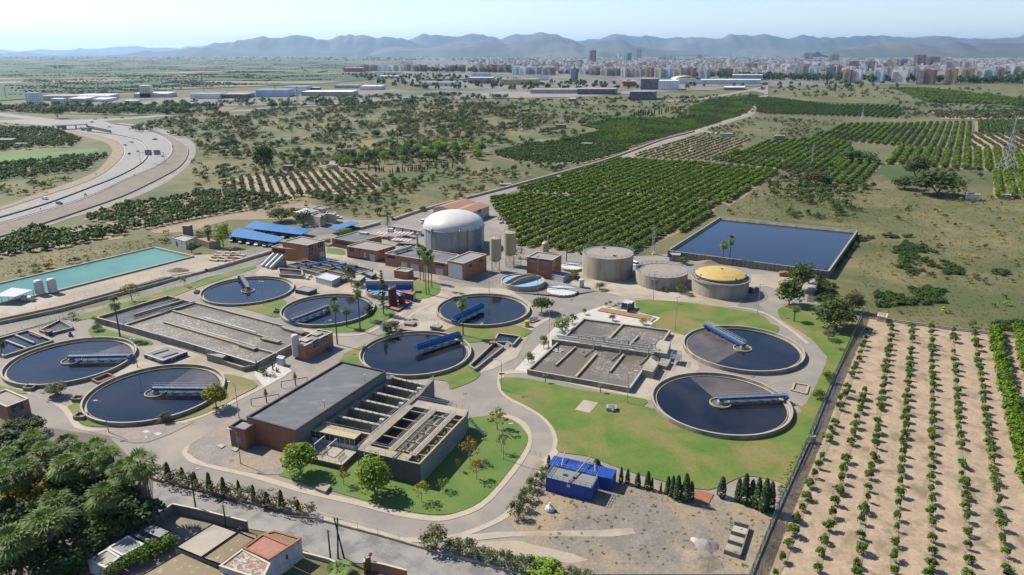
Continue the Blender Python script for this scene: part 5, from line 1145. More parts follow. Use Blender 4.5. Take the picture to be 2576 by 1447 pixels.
# orange headed valves on black pipe frames
for i, (x_, y_) in enumerate(((400,615), (108,790))):
    q = Vector(Q4('C2', 0, x_, y_)[0]);t = thing('valve_stand', ('upper', 'lower')[i] + ' of two orange valves on black pipe frames along the road', 'valve', (*q, 0), 'orange valves on pipe frames')
    mb = MB(MT['dark_metal']);u = Vector((cos(R(24)), sin(R(24))));mb.tube((*q, 0), (*q, 2.4), .16, n=6);mb.path([(*(q - u * 3.5), 0), (*(q - u * 3.5), 1.9), (*(q + u * 3), 1.9), (*(q + u * 3), 1.2)], .09,5);mb.build('frame', t)
    mb = MB(MT['orange_paint'], MT['steel']);mb.tube((*q, 2.4), (*q, 3.3), .55,.35,10);mb.tube((*q, 3.3), (*q, 4.0), .28,.22,8,1);mb.build('valve_head', t)
# lamps
def lampmesh(h, arm):
    r = thing('street_lamp', '', 'street lamp');mb = MB(MT['galvanised']);mb.tube((0,0,0), (0,0, h), .10,.06,6);mb.tube((0,0,0), (0,0,.5), .16,.14,6)
    if arm: mb.path([(0,0, h - .05), (.5,0, h + .45), (1.3,0, h + .6)], .05,5)
    mb.build('pole', r);mb = MB(MT['white_clean'])
    if arm: mb.box(1.6,0, h + .5,.9,.32,.18)
    else:
        for a in (-1,1): mb.box(a * .5,0, h, .5,.4,.22)
    mb.build('lamp_head', r);return r
lp = {}
def lamp(label, k_, x_, y_, xt, yt, arm=True, face=180.0, group='street lamps of the works'):
    p = Q4(k_, 0, x_, y_)[0];h = height(p, T(k_, xt, yt)[0][1]) - (.6 if arm else 0)
    key = (arm,)
    if key not in lp: lp[key] = lampmesh(8.0, arm);o = lp[key]
    else: o = dup(lp[key])
    o.location = (*p, 0);o.rotation_euler = (0,0, R(face));o.scale = (1,1, h / 8.0);o['label'] = label;o['group'] = group
lamp('street lamp in front of the front left round tank, its arm pointing left', 'C1', 1095,1085,1040,760, True, 180)
lamp('street lamp at the roadside kerb right of the front left tank', 'C1', 2408,945,2330,585, True, 160)
lamp('street lamp before the brick annexe at the road corner', 'C1', 2424,1405,2330,1055, True, 170)
lamp('street lamp on the lawn by the well box near the square basin', 'C3', 1160,790,1175,465, True, 0)
lamp('street lamp at the fork of the central road, arm to the left', 'C2', 2470,660,2440,345, True, 180)
lamp('street lamp on the lawn right of the settling block', 'C2', 2490,1360,2490,1000, True, 10)
lamp('tall twin headed lamp standing on the upper right lawn', 'B3', 1641,1190,1663,855, False, 20)
lamp('twin headed lamp in front of the middle concrete tank', 'B3', 1420,885,1435,597, False, 20)
lamp('lamp by the road right of the yellow domed tank', 'B3', 2468,1020,2497,725, False, 20)
lamp('lamp before the two storey brick building by the thickener', 'B3', 258,820,262,445, False, 60)
lamp('lamp beside the central road left of the white gravel', 'B3', 370,1355,375,950, False, 70)
lamp('street lamp by the brick building at the end of the aeration basin', 'C2', 715,245,700,-45, True, 0)
lamp('lamp on the lawn between the two far left tanks and basin', 'B2', 80,938,50,700, False, 0)
lamp('lamp with white globe beside the left blue hut', 'C1', 1385,430,1345,145, False, 0)
lamp('lamp at the dark road before the tall workshop block', 'B2', 2346,805,2342,560, False, 30)
lamp('lamp by the access road behind the blue carports', 'B2', 516,240,510,110, False, 20)
# wooden poles, road side
def pole(label, k_, x_, y_, xt, yt, lean=0, group='wooden poles along the old road', lampy=False):
    p = Q4(k_, 0, x_, y_)[0];h = height(p, T(k_, xt, yt)[0][1]);t = thing('wooden_pole', label, 'pole', (*p, 0), group)
    mb = MB(MT['dark_metal']);mb.tube((*p, 0), (p[0] + lean, p[1], h), .17,.11,7);mb.build('post', t)
    if lampy: mb = MB(MT['white_paint'], MT['galvanised']);mb.tube((*p, h - .6), (p[0] + 1.0, p[1] + .6, h + .5), .04, n=4, m=1);mb.box(p[0] + 1.2, p[1] + .7, h + .5,.7,.3,.16,30);mb.build('lamp_head', t)
    else: mb = MB(MT['steel']);mb.box(p[0], p[1], h - .4,.8,.08,.08,20);mb.build('crossbar', t)
    return (*p, h)
w1 = pole('wooden pole with a lamp standing at the walled yard', 'D1', 1985,860,1918,425,0, lampy=True)
w2 = pole('wooden pole standing beside the beige flat roof', 'D1', 2275,955,2250,735)
w3 = pole('wooden pole, leftmost of the crossing group beside the white house', 'D2', 752,1295,706,990)
w4 = pole('straight wooden pole of the crossing pair beside the old road', 'D2', 826,1285,838,870,.5);w5 = pole('leaning wooden pole of the crossing pair beside the old road', 'D2', 888,1280,838,865,-1.1)
w6 = pole('thin wooden pole behind the red tiled roof', 'D1', 2437,1165,2412,960)
# fences
def posts(t, Z, h, r, mt, z=0):
    if len(Z) > 100: mb = MB(MT[mt]);[mb.tube((*s, z), (*s, z + h), r, r, 4,0, False) for s in Z];mb.build('post', t, kind='stuff');return
    mb = MB(MT[mt]);mb.tube((0,0,0), (0,0, h), r, r, 4);o = mb.build('post');w = WPOS[t.name]
    for i, s in enumerate(Z): q = o if i == 0 else dup(o);q.parent = t;q.location = (s[0] - w.x, s[1] - w.y, z - w.z)
def fence(name, label, P, h, mt, step=3.0, wires=3, post=0.05, cat='fence', panel=None, z=0):
    c = cen(P);t = thing(name, label, cat, (*c, z));Z = []
    for a, b in zip(P, P[1:]):
        L = hypot(b[0] - a[0], b[1] - a[1]);k = max(1, int(L / step));Z += [lerp2(a, b, i / k) for i in range(k)]
    posts(t, Z + [P[-1]], h, post, mt, z)
    if wires:
        mb = MB(MT[mt])
        for a, b in zip(P, P[1:]):
            for i in range(wires): zz = z + h * (i + 1) / wires - .03;mb.tube((*a, zz), (*b, zz), .018,.018,3,0, False)
        mb.build('wire', t)
    if panel:
        mb = MB(MT[panel[0]])
        for a, b in zip(P, P[1:]): mb.beam((*a, z), (*b, z), panel[1], panel[2])
        mb.build(panel[3], t)
    return t
m, n, b = nodes('mesh_green');v = pos(n);b.inputs['Base Color'].default_value = (0.10,0.17,0.15,1)
wv = n.nodes.new('ShaderNodeTexNoise');wv.inputs['Scale'].default_value = 9;n.links.new(v, wv.inputs[0]);n.links.new(ramp(n, wv.outputs[0], .40,.50), b.inputs['Alpha'])
GFp = smooth_line(FG(1892,1447,1935,1340,1985,1225,2045,1090,2100,950,2150,840,2169,792), 2);GFp = [tuple(Vector(GFp[0]) + (Vector(GFp[0]) - Vector(GFp[1])) * 2)] + GFp
t = fence('green_fence', 'long green mesh fence between the works and the young orchard', GFp, 2.6, 'green_paint', 3.0,2,.06, 'fence', ('concrete_light', .3,.5, 'base_wall'))
mb = MB(MT['mesh_green'])
for a, b in zip(GFp, GFp[1:]): mb.face([(*a, .5), (*b, .5), (*b, 2.55), (*a, 2.55)])
mb.build('mesh', t)
P = FG(2030,760,2050,745,2062,700,2082,684);t = fence('green_fence', 'short green fence behind the scrap pile near the reservoir', P, 2.4, 'green_paint', 2.5,2);mb = MB(MT['mesh_green']);[mb.face([(*a, .1), (*b, .1), (*b, 2.4), (*a, 2.4)]) for a, b in zip(P, P[1:])];mb.build('mesh', t)
fence('wire_fence', 'wire fence on a low stained wall along the old road', FG(300,1183,385,1207,520,1240,644,1270,804,1310,950,1348,1060,1380,1180,1412,1330,1452), 1.9, 'galvanised', 3.2,3,.035, 'fence', ('concrete_stained', .35,.5, 'low_wall'))
fence('wire_fence', 'wire fence along the grey access road and the brown canal', FG(-20,848,160,800,262,779,415,733,520,698,600,674), 1.9, 'galvanised', 4.0,2,.035)
fence('wire_fence', 'wire fence between the canal and the turquoise basin yard', FG(-20,812,160,762,290,718,380,700), 1.7, 'galvanised', 4.0,2,.035)
fence('wire_fence', 'wire fence behind the concrete tanks along the orchard edge', FG(1340,628,1420,640,1470,640,1570,642,1640,635,1680,628), 2.0, 'galvanised', 3.5,3,.035)
fence('wire_fence', 'wire fence around the car park below the screw pumps', FG(560,660,644,640,690,628), 1.9, 'galvanised', 3.0,3,.035)
P = FG(2172,800,2210,806,2300,818,2400,832,2480,841,2600,858);t = fence('irrigation_channel', 'narrow concrete irrigation channel along the top of the young orchard', P, .05, 'concrete_light', 50,0,.05, 'channel', ('concrete_light', .25,.45, 'channel_wall'));mb = MB(MT['concrete_light'])
for a, b in zip(P, P[1:]): mb.beam((a[0] + .4, a[1] + 1.3,0), (b[0] + .4, b[1] + 1.3,0), .22,.45)
mb.build('channel_wall', t)
PW = Q4('B4', 1.9,1100,1040,1195,1060,1208,1018,1110,1010);block('irrigation_hut', 'small square concrete hut at the top of the young orchard', 'hut', PW, 1.9, 'concrete_stained', 'concrete_pale', 'coping_cream', par=.02, ops=[(0, 'B4', 1120,1045,1180,1075, 'grille')])
# raised irrigation canals (half pipes) beside the roads
def canal(label, P, r=1.0, h=.9):
    Q = smooth_line(P, 4);c = cen(Q);t = thing('irrigation_canal', label, 'canal', (*c, 0));mb = MB(MT['concrete_stained'])
    for a, b in zip(Q, Q[1:]):
        A, B = [], []
        dx, dy = b[0] - a[0], b[1] - a[1];L = hypot(dx, dy);ox, oy = -dy / L, dx / L
        for k in range(9): w_ = r * cos(pi * k / 8);zz = h + r * .55 * sin(pi * k / 8);A.append((a[0] + ox * w_, a[1] + oy * w_, zz));B.append((b[0] + ox * w_, b[1] + oy * w_, zz))
        A = [(A[0][0], A[0][1], 0)] + A + [(A[-1][0], A[-1][1], 0)];B = [(B[0][0], B[0][1], 0)] + B + [(B[-1][0], B[-1][1], 0)]
        for k in range(10): mb.face([A[k], B[k], B[k + 1], A[k + 1]])
    mb.build('pipe', t)
canal('long raised concrete canal beside the straight road to the town', TG('A2', 1380,1215,1700,1110,2200,975,2530,888) + TG('A3', 0,875,560,722,900,625,1230,508,1500,408,1830,322))
canal('raised concrete canal between the car park and the works buildings', TG('B1', 2080,600,2576,455) + TG('B2', 150,410))
canal('raised concrete canal section by the works gate', TG('B2', 1040,175,1240,120))
canal('white capped canal section beside the access road', TG('B1', 1680,655,1800,662,2060,600), .9,.5)
Pc = TG('B1', -100,1135,600,985,1155,835,1770,670);t = thing('open_canal', 'brown open canal with concrete sides along the access road', 'canal', (*cen(Pc), 0))
mb = MB(MT['concrete_stained'])
for d in (-1.6,1.6):
    Q = offset(Pc, d);[mb.beam((*a, 0), (*b, 0), .35,1.1) for a, b in zip(Q, Q[1:])]
mb.build('canal_wall', t);mb = MB(MT['canal_earth']);ribbon(mb, Pc, -1.5,1.5,.14);mb.build('canal_bed', t)
mb = MB(MT['dark_metal'])
for d in (-.5,.5): Q = offset(Pc, d);[mb.beam((*a, .15), (*b, .15), .12,.15) for a, b in zip(Q, Q[1:])]
mb.build('pipe', t)
# ================================================================ containers on the gravel yard
zc = 3.2
m, n, b = nodes('container_paint');g = n.nodes.new('ShaderNodeNewGeometry');mp = n.nodes.new('ShaderNodeMapping');mp.inputs['Rotation'].default_value = (0,0, R(-68));n.links.new(g.outputs['Position'], mp.inputs[0])
c_ = mixc(n, ramp(n, nz(n, .8,5,.7, pos(n)).outputs[0], .55,.7), (0.010,0.045,0.24), (0.06,0.12,0.30));n.links.new(c_, b.inputs['Base Color']);b.inputs['Roughness'].default_value = .4
def container(label, P, h, kids):
    c = cen(P);t = thing('container', label, 'container', (*c, 0), 'blue containers');ar = sum(P[i - 1][0] * P[i][1] - P[i][0] * P[i - 1][1] for i in range(4));P = P if ar > 0 else P[::-1]
    mb = MB(MT['container_paint'])
    for i in range(4):      # folded sheet walls
        a, b = Vector(P[i]), Vector(P[(i + 1) % 4]);L = (b - a).length;u = (b - a).normalized();nn = Vector((u.y, -u.x));k = int(L / .28);pr = None
        for j in range(k + 1):
            for s_, d in ((0,0), (.35,0), (.5,-.07), (.85,-.07)):
                q = a + u * min(L, L * (j + s_) / k) + nn * d
                if pr is not None and j + s_ <= k: mb.face([(*pr, .1), (*q, .1), (*q, h - .1), (*pr, h - .1)])
                pr = q
    mb.build('wall', t)
    mb = MB(MT['container_paint'])
    for i in range(4): a, b = P[i], P[(i + 1) % 4];mb.beam((*a, 0), (*b, 0), .16,.14);mb.beam((*a, h - .12), (*b, h - .12), .16,.14);mb.tube((*a, 0), (*a, h), .11, n=4)
    mb.build('frame', t)
    return t, P
P = rect3(*G(T('D3', 345,462,800,572), zc), G(T('D3', 858,455), zc)[0])
t, P = container('front blue container with a grey railed deck on its roof', P, zc, ())
MB(MT['deck_grey']).sheet([lerp2(p, cen(P), .02) for p in P], zc + .02).build('roof_deck', t)
mb = MB(MT['galvanised']);mb.rail([(*p,) for p in P], zc, 1.0,1.1, r=.045, closed=True);mb.build('railing', t)
mb = MB(MT['white_clean']);opening(t, P, 0 if abs(P[0][1] - min(p[1] for p in P)) > 9e9 else 0, 'D3', 550,530,585,565, 'door')
mb = MB(MT['dark_metal'])
for s in ((.35,.5), (.55,.45)): q = bil(P, *s);mb.box(*q, zc + .03,1.0,.6,.12,-24)
mb.build('hatch', t)
mb = MB(MT['steel']);q = Vector(G(T('D3', 850,640), 0)[0]);
for w in (-.25,.25): mb.tube((q.x + w + .8, q.y - 1.0,0), (q.x + w - .2, q.y + .6, zc), .04, n=4)
for i in range(9): f_ = i / 9;mb.tube((q.x - .25 + .8 - f_, q.y - 1 + 1.6 * f_, zc * f_), (q.x + .25 + .8 - f_, q.y - 1 + 1.6 * f_, zc * f_), .03, n=4)
mb.build('ladder', t)
zc = 2.9
P = rect3(*G(T('D3', 368,330,1000,478), zc), G(T('D3', 1055,390), zc)[0])
t, P = container('rear long blue container with ribbed roof and grey pipes', P, zc, ())
mb = MB(MT['container_paint']);a, b, c2, d = P[0], P[1], P[2], P[3];k = 28
for i in range(k):
    for j, (s0, s1, z0, z1) in enumerate(((0,.4,0,0), (.4,.5,0,.07), (.5,.9,.07,.07), (.9,1,.07,0))):
        p0, p1 = bil(P, (i + s0) / k, 0), bil(P, (i + s1) / k, 0);p2, p3 = bil(P, (i + s1) / k, 1), bil(P, (i + s0) / k, 1);mb.face([(*p0, zc + z0), (*p1, zc + z1), (*p2, zc + z1), (*p3, zc + z0)])
mb.build('roof', t)
mb = MB(MT['galvanised']);e = [G(T('D3', *v_), zc + .5)[0] for v_ in ((540,265), (835,325), (835,400), (500,340), (530,235))]
mb.path([(*e[0], zc + .5), (*e[1], zc + .5), (*e[2], zc + .5)], .1,6);mb.path([(*e[4], zc + 1.2), (*e[3], zc + .4)], .12,6);e = G(T('D3', 790,258,560,505), zc + .9);mb.path([(*e[0], zc + 1.2), (*e[1], zc + .6)], .14,6);mb.build('pipe', t)
q = Q4('D3', 0,380,800)[0];mb = MB(MT['white_clean']);mb.lathe(*q, [(.75,0), (.95,.5), (.8,.9), (.35,1.25), (.1,1.6), (.2,1.8), (0,1.85)], 10);tag(mb.build('bulk_bag', base=(*q, 0)), 'single white bulk bag tied at the top on the gravel yard', 'bag')
t = thing('ladder_cage', 'grey caged ladder lying on the gravel beside the cypresses', 'ladder', (*Q4('D3', 0,1450,660)[0], 0));mb = MB(MT['galvanised']);a, b = Vector((*Q4('D3', 0,1310,650)[0], .1)), Vector((*Q4('D3', 0,1600,700)[0], .1));wv_ = Vector((.25,.55,0))
for s in (-1,1): mb.tube(a + wv_ * s, b + wv_ * s, .04, n=4)
for i in range(16): p = a + (b - a) * i / 15;mb.tube(p - wv_, p + wv_, .025, n=4)
for i in range(5):
    p = a + (b - a) * (i + .5) / 5;mb.path([p + wv_ * 1.3 * cos(pi * j / 6) + Vector((0,0,1.3 * sin(pi * j / 6))) for j in range(7)], .04,4)
mb.build('cage', t)
# block-walled bays
Pb = Q4('D3', 0,2130,1235,2290,1290,2385,990,2235,950);t = thing('storage_bay', 'low concrete block bays open on the left in the gravel yard', 'storage bay', (*cen(Pb), 0));MB(MT['concrete_pale']).sheet(Pb, .25).build('floor', t)
for a, b in ((Pb[0], Pb[1]), (Pb[1], Pb[2]), (Pb[2], Pb[3]), (lerp2(Pb[0], Pb[3], .35), lerp2(Pb[1], Pb[2], .35)), (lerp2(Pb[0], Pb[3], .66), lerp2(Pb[1], Pb[2], .66))): mb = MB(MT['block_grey']);mb.beam((*a, .05), (*b, .05), .2,.95);mb.build('block_wall', t)
def heap(label, k_, x_, y_, r, h, mt, cat='gravel heap', name='gravel_heap', sy=1.0):
    q = Q4(k_, 0, x_, y_)[0];mb = MB(MT[mt]);n1, n2 = 9,26
    for i in range(n1):
        for j in range(n2):
            f_ = i / (n1 - 1);a = 2 * pi * j / n2;rr = r * f_ * (1 + .18 * noise.noise(Vector((cos(a) * 1.5 + x_, sin(a) * 1.5, f_))));zz = h * (1 - f_ ** 1.3) * (1 + .2 * noise.noise(Vector((rr * cos(a) * .8, rr * sin(a) * .8, x_))))
            mb.v.append((q[0] + rr * cos(a), q[1] + rr * sin(a) * sy, max(-.05, zz) if i < n1 - 1 else -.05))
    for i in range(n1 - 1):
        for j in range(n2): mb.f.append((i * n2 + j, i * n2 + (j + 1) % n2, (i + 1) * n2 + (j + 1) % n2, (i + 1) * n2 + j)[::-1]);mb.m.append(0)
    tag(mb.build(name, base=(*q, 0)), label, cat)
heap('dark grey gravel heap beside the block bays', 'D3', 1960,1160,2.2,1.1, 'gravel_grey');heap('larger sandy gravel heap at the bottom of the yard', 'D3', 1900,1310,4.0,1.0, 'gravel_weedy', sy=.8);heap('heap of pale lime rubble left of the gravel heaps', 'D3', 1840,1095,1.2,.3, 'gravel_white')
heap('brown earth heap beside the access road near the pipe stack', 'B1', 1790,590,5,1.4, 'canal_earth', 'earth heap', 'earth_heap', .5);heap('reddish earth heap between the palm pair and the small trees', 'B3', 1990,510,6,1.5, 'earth_red', 'earth heap', 'earth_heap', .5)
q = Q4('C4', 0,435,1185)[0];mb = MB(MT['concrete_light']);mb.box(*q, 0,1.5,1.0,1.7,20);tag(mb.build('electric_cabinet', base=(*q, 0)), 'small pale cabinet set in the green fence of the young orchard', 'cabinet')
# ================================================================ carports, cars
def carport(label, z, mt, *v_):
    P = FG(*v_, z=z);c = cen(P);t = thing('carport', label, 'carport', (*c, 0), 'carports');mb = MB(MT[mt]);mb.prism(P, z - .1, z + .08);mb.face([(*p, z - .1) for p in P[::-1]]);mb.build('roof', t)
    mb = MB(MT['steel']);L = hypot(P[1][0] - P[0][0], P[1][1] - P[0][1]);k = max(2, int(L / 5))
    posts(t, [bil(P, i / k, .3) for i in range(k + 1)], z - .1,.09, 'steel');return P
cp1 = carport('lower long carport with light blue roof at the left car park', 2.7, 'canopy_blue', 574,594,692,611,716,598,600,573)
cp2 = carport('upper long carport with blue roof at the left car park', 2.8, 'canopy_blue', 612,573,757,591,786,578,640,556)
cp3 = carport('short blue carport between the offices and works gate', 2.7, 'canopy_blue', 824,573,845,580,905,561,883,556)
mb = MB(MT['white_clean'], MT['tile_red'])
for i, v_ in enumerate(((500,215,620,235), (1200,215,1310,235), (1370,212,1550,230), (1355,280,1550,300))):
    if i == 0: continue
    a, b = Q4('B2', 2.3, v_[0], v_[1], v_[2], v_[1] + (v_[3] - v_[1]) * .6);t = thing('striped_canopy', 'red and white striped parking canopy, ' + ('', 'leftmost', 'middle', 'nearest')[i] + ' of three', 'canopy', (*a, 0), 'striped parking canopies');L = hypot(b[0] - a[0], b[1] - a[1]);k = int(L / .9);mb = MB(MT['white_clean'], MT['tile_red']);
    for j in range(k): p, q = lerp2(a, b, j / k), lerp2(a, b, (j + 1) / k);mb.prism([p, q, (q[0] + 1.2, q[1] + 4.5), (p[0] + 1.2, p[1] + 4.5)], 2.25,2.35, j % 2)
    mb.build('roof', t);posts(t, [lerp2(a, b, .05), lerp2(a, b, .95)], 2.25,.06, 'steel')
def car(col, name='parked_car', van=False, s=1.0):
    key = 'car_' + col
    if key not in MT: m, n, b = nodes(key);b.inputs['Base Color'].default_value = (*{'white': (.68,.68,.67), 'silver': (.35,.36,.37), 'black': (.02,.02,.025), 'grey': (.12,.13,.14), 'blue': (.03,.07,.2), 'red': (.3,.03,.03), 'green': (.05,.08,.06)}[col], 1);b.inputs['Roughness'].default_value = .25;b.inputs['Coat Weight'].default_value = .5
    r = thing(name, '', 'car');mb = MB(MT[key]);hw = .88
    prof = [(-2.15,.35), (-2.2,.75), (-1.9,.98), (-1.0,1.02)] + ([(-.95,1.0), (.9,1.0)] if not van else [(-.9,1.0), (2.0,1.0)]) + [(1.6,.98), (2.15,.85), (2.2,.4)]
    bot = [(x, .3) for x, _ in prof]
    for i in range(len(prof) - 1):
        a, b = prof[i], prof[i + 1];mb.face([(a[0], -hw, a[1]), (a[0], hw, a[1]), (b[0], hw, b[1]), (b[0], -hw, b[1])])
        for y in (-hw, hw): mb.face([(a[0], y, .3), (b[0], y, .3), (b[0], y, b[1]), (a[0], y, a[1])])
    mb.face([(-2.15,-hw, .3), (2.2,-hw, .3), (2.2, hw, .3), (-2.15, hw, .3)]);mb.build('body', r)
    x0, x1, x2, x3 = (-1.75,-1.25,.45,1.25) if not van else (-2.1,-1.95,1.0,1.5);h = 1.45 if not van else 1.75
    mb = MB(MT['glass_dark']);A = [(x0,-.8,.98), (x3,-.8,.98), (x3,.8,.98), (x0,.8,.98)];B = [(x1,-.66, h - .03), (x2,-.66, h - .03), (x2,.66, h - .03), (x1,.66, h - .03)]
    for i in range(4): j = (i + 1) % 4;mb.face([A[i], A[j], B[j], B[i]])
    mb.build('windows', r);mb = MB(MT[key]);mb.prism([(x1 - .05,-.68), (x2 + .05,-.68), (x2 + .05,.68), (x1 - .05,.68)], h - .04, h + .02);mb.build('roof', r)
    for x in (-1.35,1.4):
        for y in (-.8,.8): mb = MB(MT['tyre']);mb.tube((x, y - .11,.32), (x, y + .11,.32), .32,.32,14);mb.build('wheel', r)
    return r
cars = {}
def put_car(label, col, p, ang, van=False, name='parked_car', group='parked cars', z=0.17):
    if (col, van) not in cars: cars[(col, van)] = car(col, name, van);o = cars[(col, van)]
    else: o = dup(cars[(col, van)]);o.name = name
    o.location = (*p, z);o.rotation_euler = (0,0, R(ang));o['label'] = label;o['group'] = group
put_car('white car parked by the lone conifer and lockups', 'white', Q4('B2', 0,1368,198)[0], -20)
put_car('white car at the front end of the lower blue carport', 'white', Q4('B2', 0,118,345)[0], 20)
put_car('white van under the left end of the blue carport', 'white', Q4('B1', 0,2365,285)[0], 10, True)
put_car('white car beside the cream offices', 'white', Q4('A2', 0,828,1195)[0], -30)
put_car('grey car under the nearest striped canopy', 'grey', Q4('B2', 0,1510,268)[0], 10)
put_car('white van behind the gas dome wall', 'white', Q4('B2', 0,1690,105)[0], 60, True)
put_car('white van between the concrete tanks and orchard fence', 'white', Q4('B3', 0,1240,540)[0], -60, True)
for i, (s, col) in enumerate(((.08, 'black'), (.28, 'grey'), (.45, 'silver'), (.62, 'white'), (.8, 'black'))): put_car(f'{col} car in the shade of the lower carport, {ORD[i]} from the left', col, bil(cp1, s, .1), 75)
for i, (s, col) in enumerate(((.05, 'red'), (.2, 'white'), (.36, 'silver'), (.5, 'white'), (.7, 'grey'), (.85, 'black'))): put_car(f'{col} car in the shade of the upper carport, {ORD[i]} from the left', col, bil(cp2, s, .1), 75)
for i, (s, col) in enumerate(((.3, 'grey'), (.7, 'black'))): put_car(f'{col} car under the short blue carport, {("lower", "upper")[i]} one', col, bil(cp3, s, .8), -20)
hwcars = (('white car driving left on the near highway lanes', 'white', 455,1003,150), ('dark green car driving on the lanes by the guard rail', 'green', 597,1050,-30), ('silver car on the inner highway lane, left of the sign', 'silver', 1258,460,140), ('white car on the highway bend behind the silver one', 'white', 1325,430,150), ('dark blue car on the bend below the silver car', 'blue', 1302,548,110), ('white car passing just left of the sign gantry', 'white', 1385,520,105), ('silver car beneath the pale half of the gantry', 'silver', 1635,570,-70), ('green car on the slip lane above the gantry', 'green', 1558,403,-120), ('white car on the ramp near the bridge', 'white', 1100,277,-160), ('blue car approaching the roundabout', 'blue', 925,228,-170), ('red van waiting at the roundabout', 'red', 1065,187,180), ('silver car leaving the roundabout', 'silver', 960,198,180), ('black car by the red van at the roundabout', 'black', 1230,185,180), ('white car at the left slip road junction', 'white', 65,240,20), ('red car near the left slip road', 'red', 175,252,10))
for lb, col, x_, y_, a in hwcars: put_car(lb, col, Q4('A1', 0, x_, y_)[0], a, col == 'red' and 'van' in lb, 'moving_car', 'cars on the highway', .14)
# motorcycle with rider
q = Q4('A1', 0,862,965)[0];t = thing('motorcycle', 'dark motorcycle with rider on the outer highway lanes', 'motorcycle', (*q, .14));mb = MB(MT['tyre'])
for x in (-.7,.7): mb.tube((q[0] + x, q[1] - .06,.45), (q[0] + x, q[1] + .06,.45), .32,.32,12);
mb.build('wheel', t);mb = MB(MT['dark_metal']);mb.beam((q[0] - .7, q[1], .5), (q[0] + .7, q[1], .7), .3,.35);mb.build('frame', t)
mb = MB(MT['dark_metal']);mb.tube((q[0] - .2, q[1], 1.0), (q[0] + .05, q[1], 1.55), .22,.2,8);mb.tube((q[0] + .1, q[1], 1.55), (q[0] + .12, q[1], 1.9), .15,.13,8);mb.tube((q[0], q[1] - .2,1.45), (q[0] + .55, q[1] - .25,1.15), .07,.05,6);mb.tube((q[0], q[1] + .2,1.45), (q[0] + .55, q[1] + .25,1.15), .07,.05,6);tag(mb.build('person', base=(*q, .9)), 'rider in dark clothing and helmet seated on the motorcycle', 'person')
# lorries
def lorry(label, k_, x_, y_, ang, cab, load):
    q = Q4(k_, 0, x_, y_)[0];t = thing('lorry', label, 'lorry', (*q, .12));c_, s_ = cos(R(ang)), sin(R(ang));f_ = lambda d, w=0: (q[0] + c_ * d - s_ * w, q[1] + s_ * d + c_ * w)
    mb = MB(MT[cab]);mb.box(*f_(6.2), .8,2.2,2.5,2.4, ang);mb.build('cab', t);mb = MB(MT[load]);mb.box(*f_(-1), 1.1,11,2.5,2.7, ang);mb.build('trailer', t);mb = MB(MT['glass_dark']);mb.box(*f_(7.31), 2.0,.06,2.2,.9, ang);mb.build('windscreen', t)
    for d in (-5,-3.8,3,6.2): mb = MB(MT['tyre']);a, b = f_(d, -1.2), f_(d, 1.2);mb.tube((*a, .62), (*b, .62), .5, n=12);mb.build('wheel', t)
lorry('white cab lorry with dark load at the bridge over the highway', 'A1', 620,290,-25, 'white_clean', 'steel');lorry('white lorry coming out under the bridge', 'A1', 865,310,-20, 'steel', 'white_paint')
# gantry sign
a, b = Q4('A1', 0,1415,640)[0], Q4('A1', 0,1662,640)[0];hg = height(a, T('A1', 0,530)[0][1]);t = thing('sign_gantry', 'highway gantry carrying a blue and a pale green sign', 'sign gantry', (*a, 0));mb = MB(MT['galvanised'])
for p in (a, b): mb.tube((*p, 0), (*p, hg), .18,.14,6)
mb.beam((*a, hg - .2), (*b, hg - .2), .25,.3);mb.build('frame', t)
def sign_panel(k_, x0, y0, x1, y1, mt, nm, dep=.25):
    (u0, z1), (u1, z0) = on_wall(a, b, *T(k_, x0, y0)[0]), on_wall(a, b, *T(k_, x1, y1)[0]);L = hypot(b[0] - a[0], b[1] - a[1]);ux, uy = (b[0] - a[0]) / L, (b[1] - a[1]) / L;nx, ny = uy, -ux
    mb = MB(MT[mt]);P = [(a[0] + ux * q + nx * d, a[1] + uy * q + ny * d) for q, d in ((u0, dep), (u1, dep), (u1, dep + .08), (u0, dep + .08))];mb.prism(P, z0, z1);return mb.build(nm, t)
paint('sign_blue', (.008,.09,.42), .4);paint('sign_green', (.05,.28,.16), .5);paint('sign_pale', (.42,.5,.47), .5)
sign_panel('A1', 1457,503,1532,557, 'sign_blue', 'sign_panel');sign_panel('A1', 1545,503,1620,555, 'sign_pale', 'sign_panel')
for i, (x0, x1, y) in enumerate(((1478,1512,513), (1472,1518,523), (1478,1520,533), (1480,1512,543))): sign_panel('A1', x0, y, x1, y + 5, 'white_clean', 'lettering', .335)
for i, (x0, x1, y) in enumerate(((1556,1608,512), (1560,1606,522), (1568,1600,532), (1576,1592,545))): sign_panel('A1', x0, y, x1, y + 6, 'sign_green', 'lettering', .335)
def rsign(label, k_, x_, y_, yt, mt, w=.9):
    p = Q4(k_, 0, x_, y_)[0];h = height(p, T(k_, 0, yt)[0][1]);t = thing('road_sign', label, 'road sign', (*p, 0), 'roadside signs of the highway');mb = MB(MT['galvanised']);mb.tube((*p, 0), (*p, h), .06, n=4);mb.build('post', t);mb = MB(MT[mt]);mb.box(p[0], p[1] - .1, h * .55, w, .06, h * .45,-20);mb.build('panel', t)
rsign('small blue sign at the edge of the inner verge', 'A1', 970,765,735, 'sign_blue');rsign('small blue sign by the guard rail', 'A1', 1356,778,750, 'sign_blue');rsign('small blue sign on the bottom left guard rail', 'A1', 413,1115,1088, 'sign_blue');rsign('blue sign on the outer bend', 'A1', 1740,495,465, 'sign_blue', 1.6);rsign('white panel sign near the service road top', 'A1', 1380,310,270, 'white_clean', 3.6)
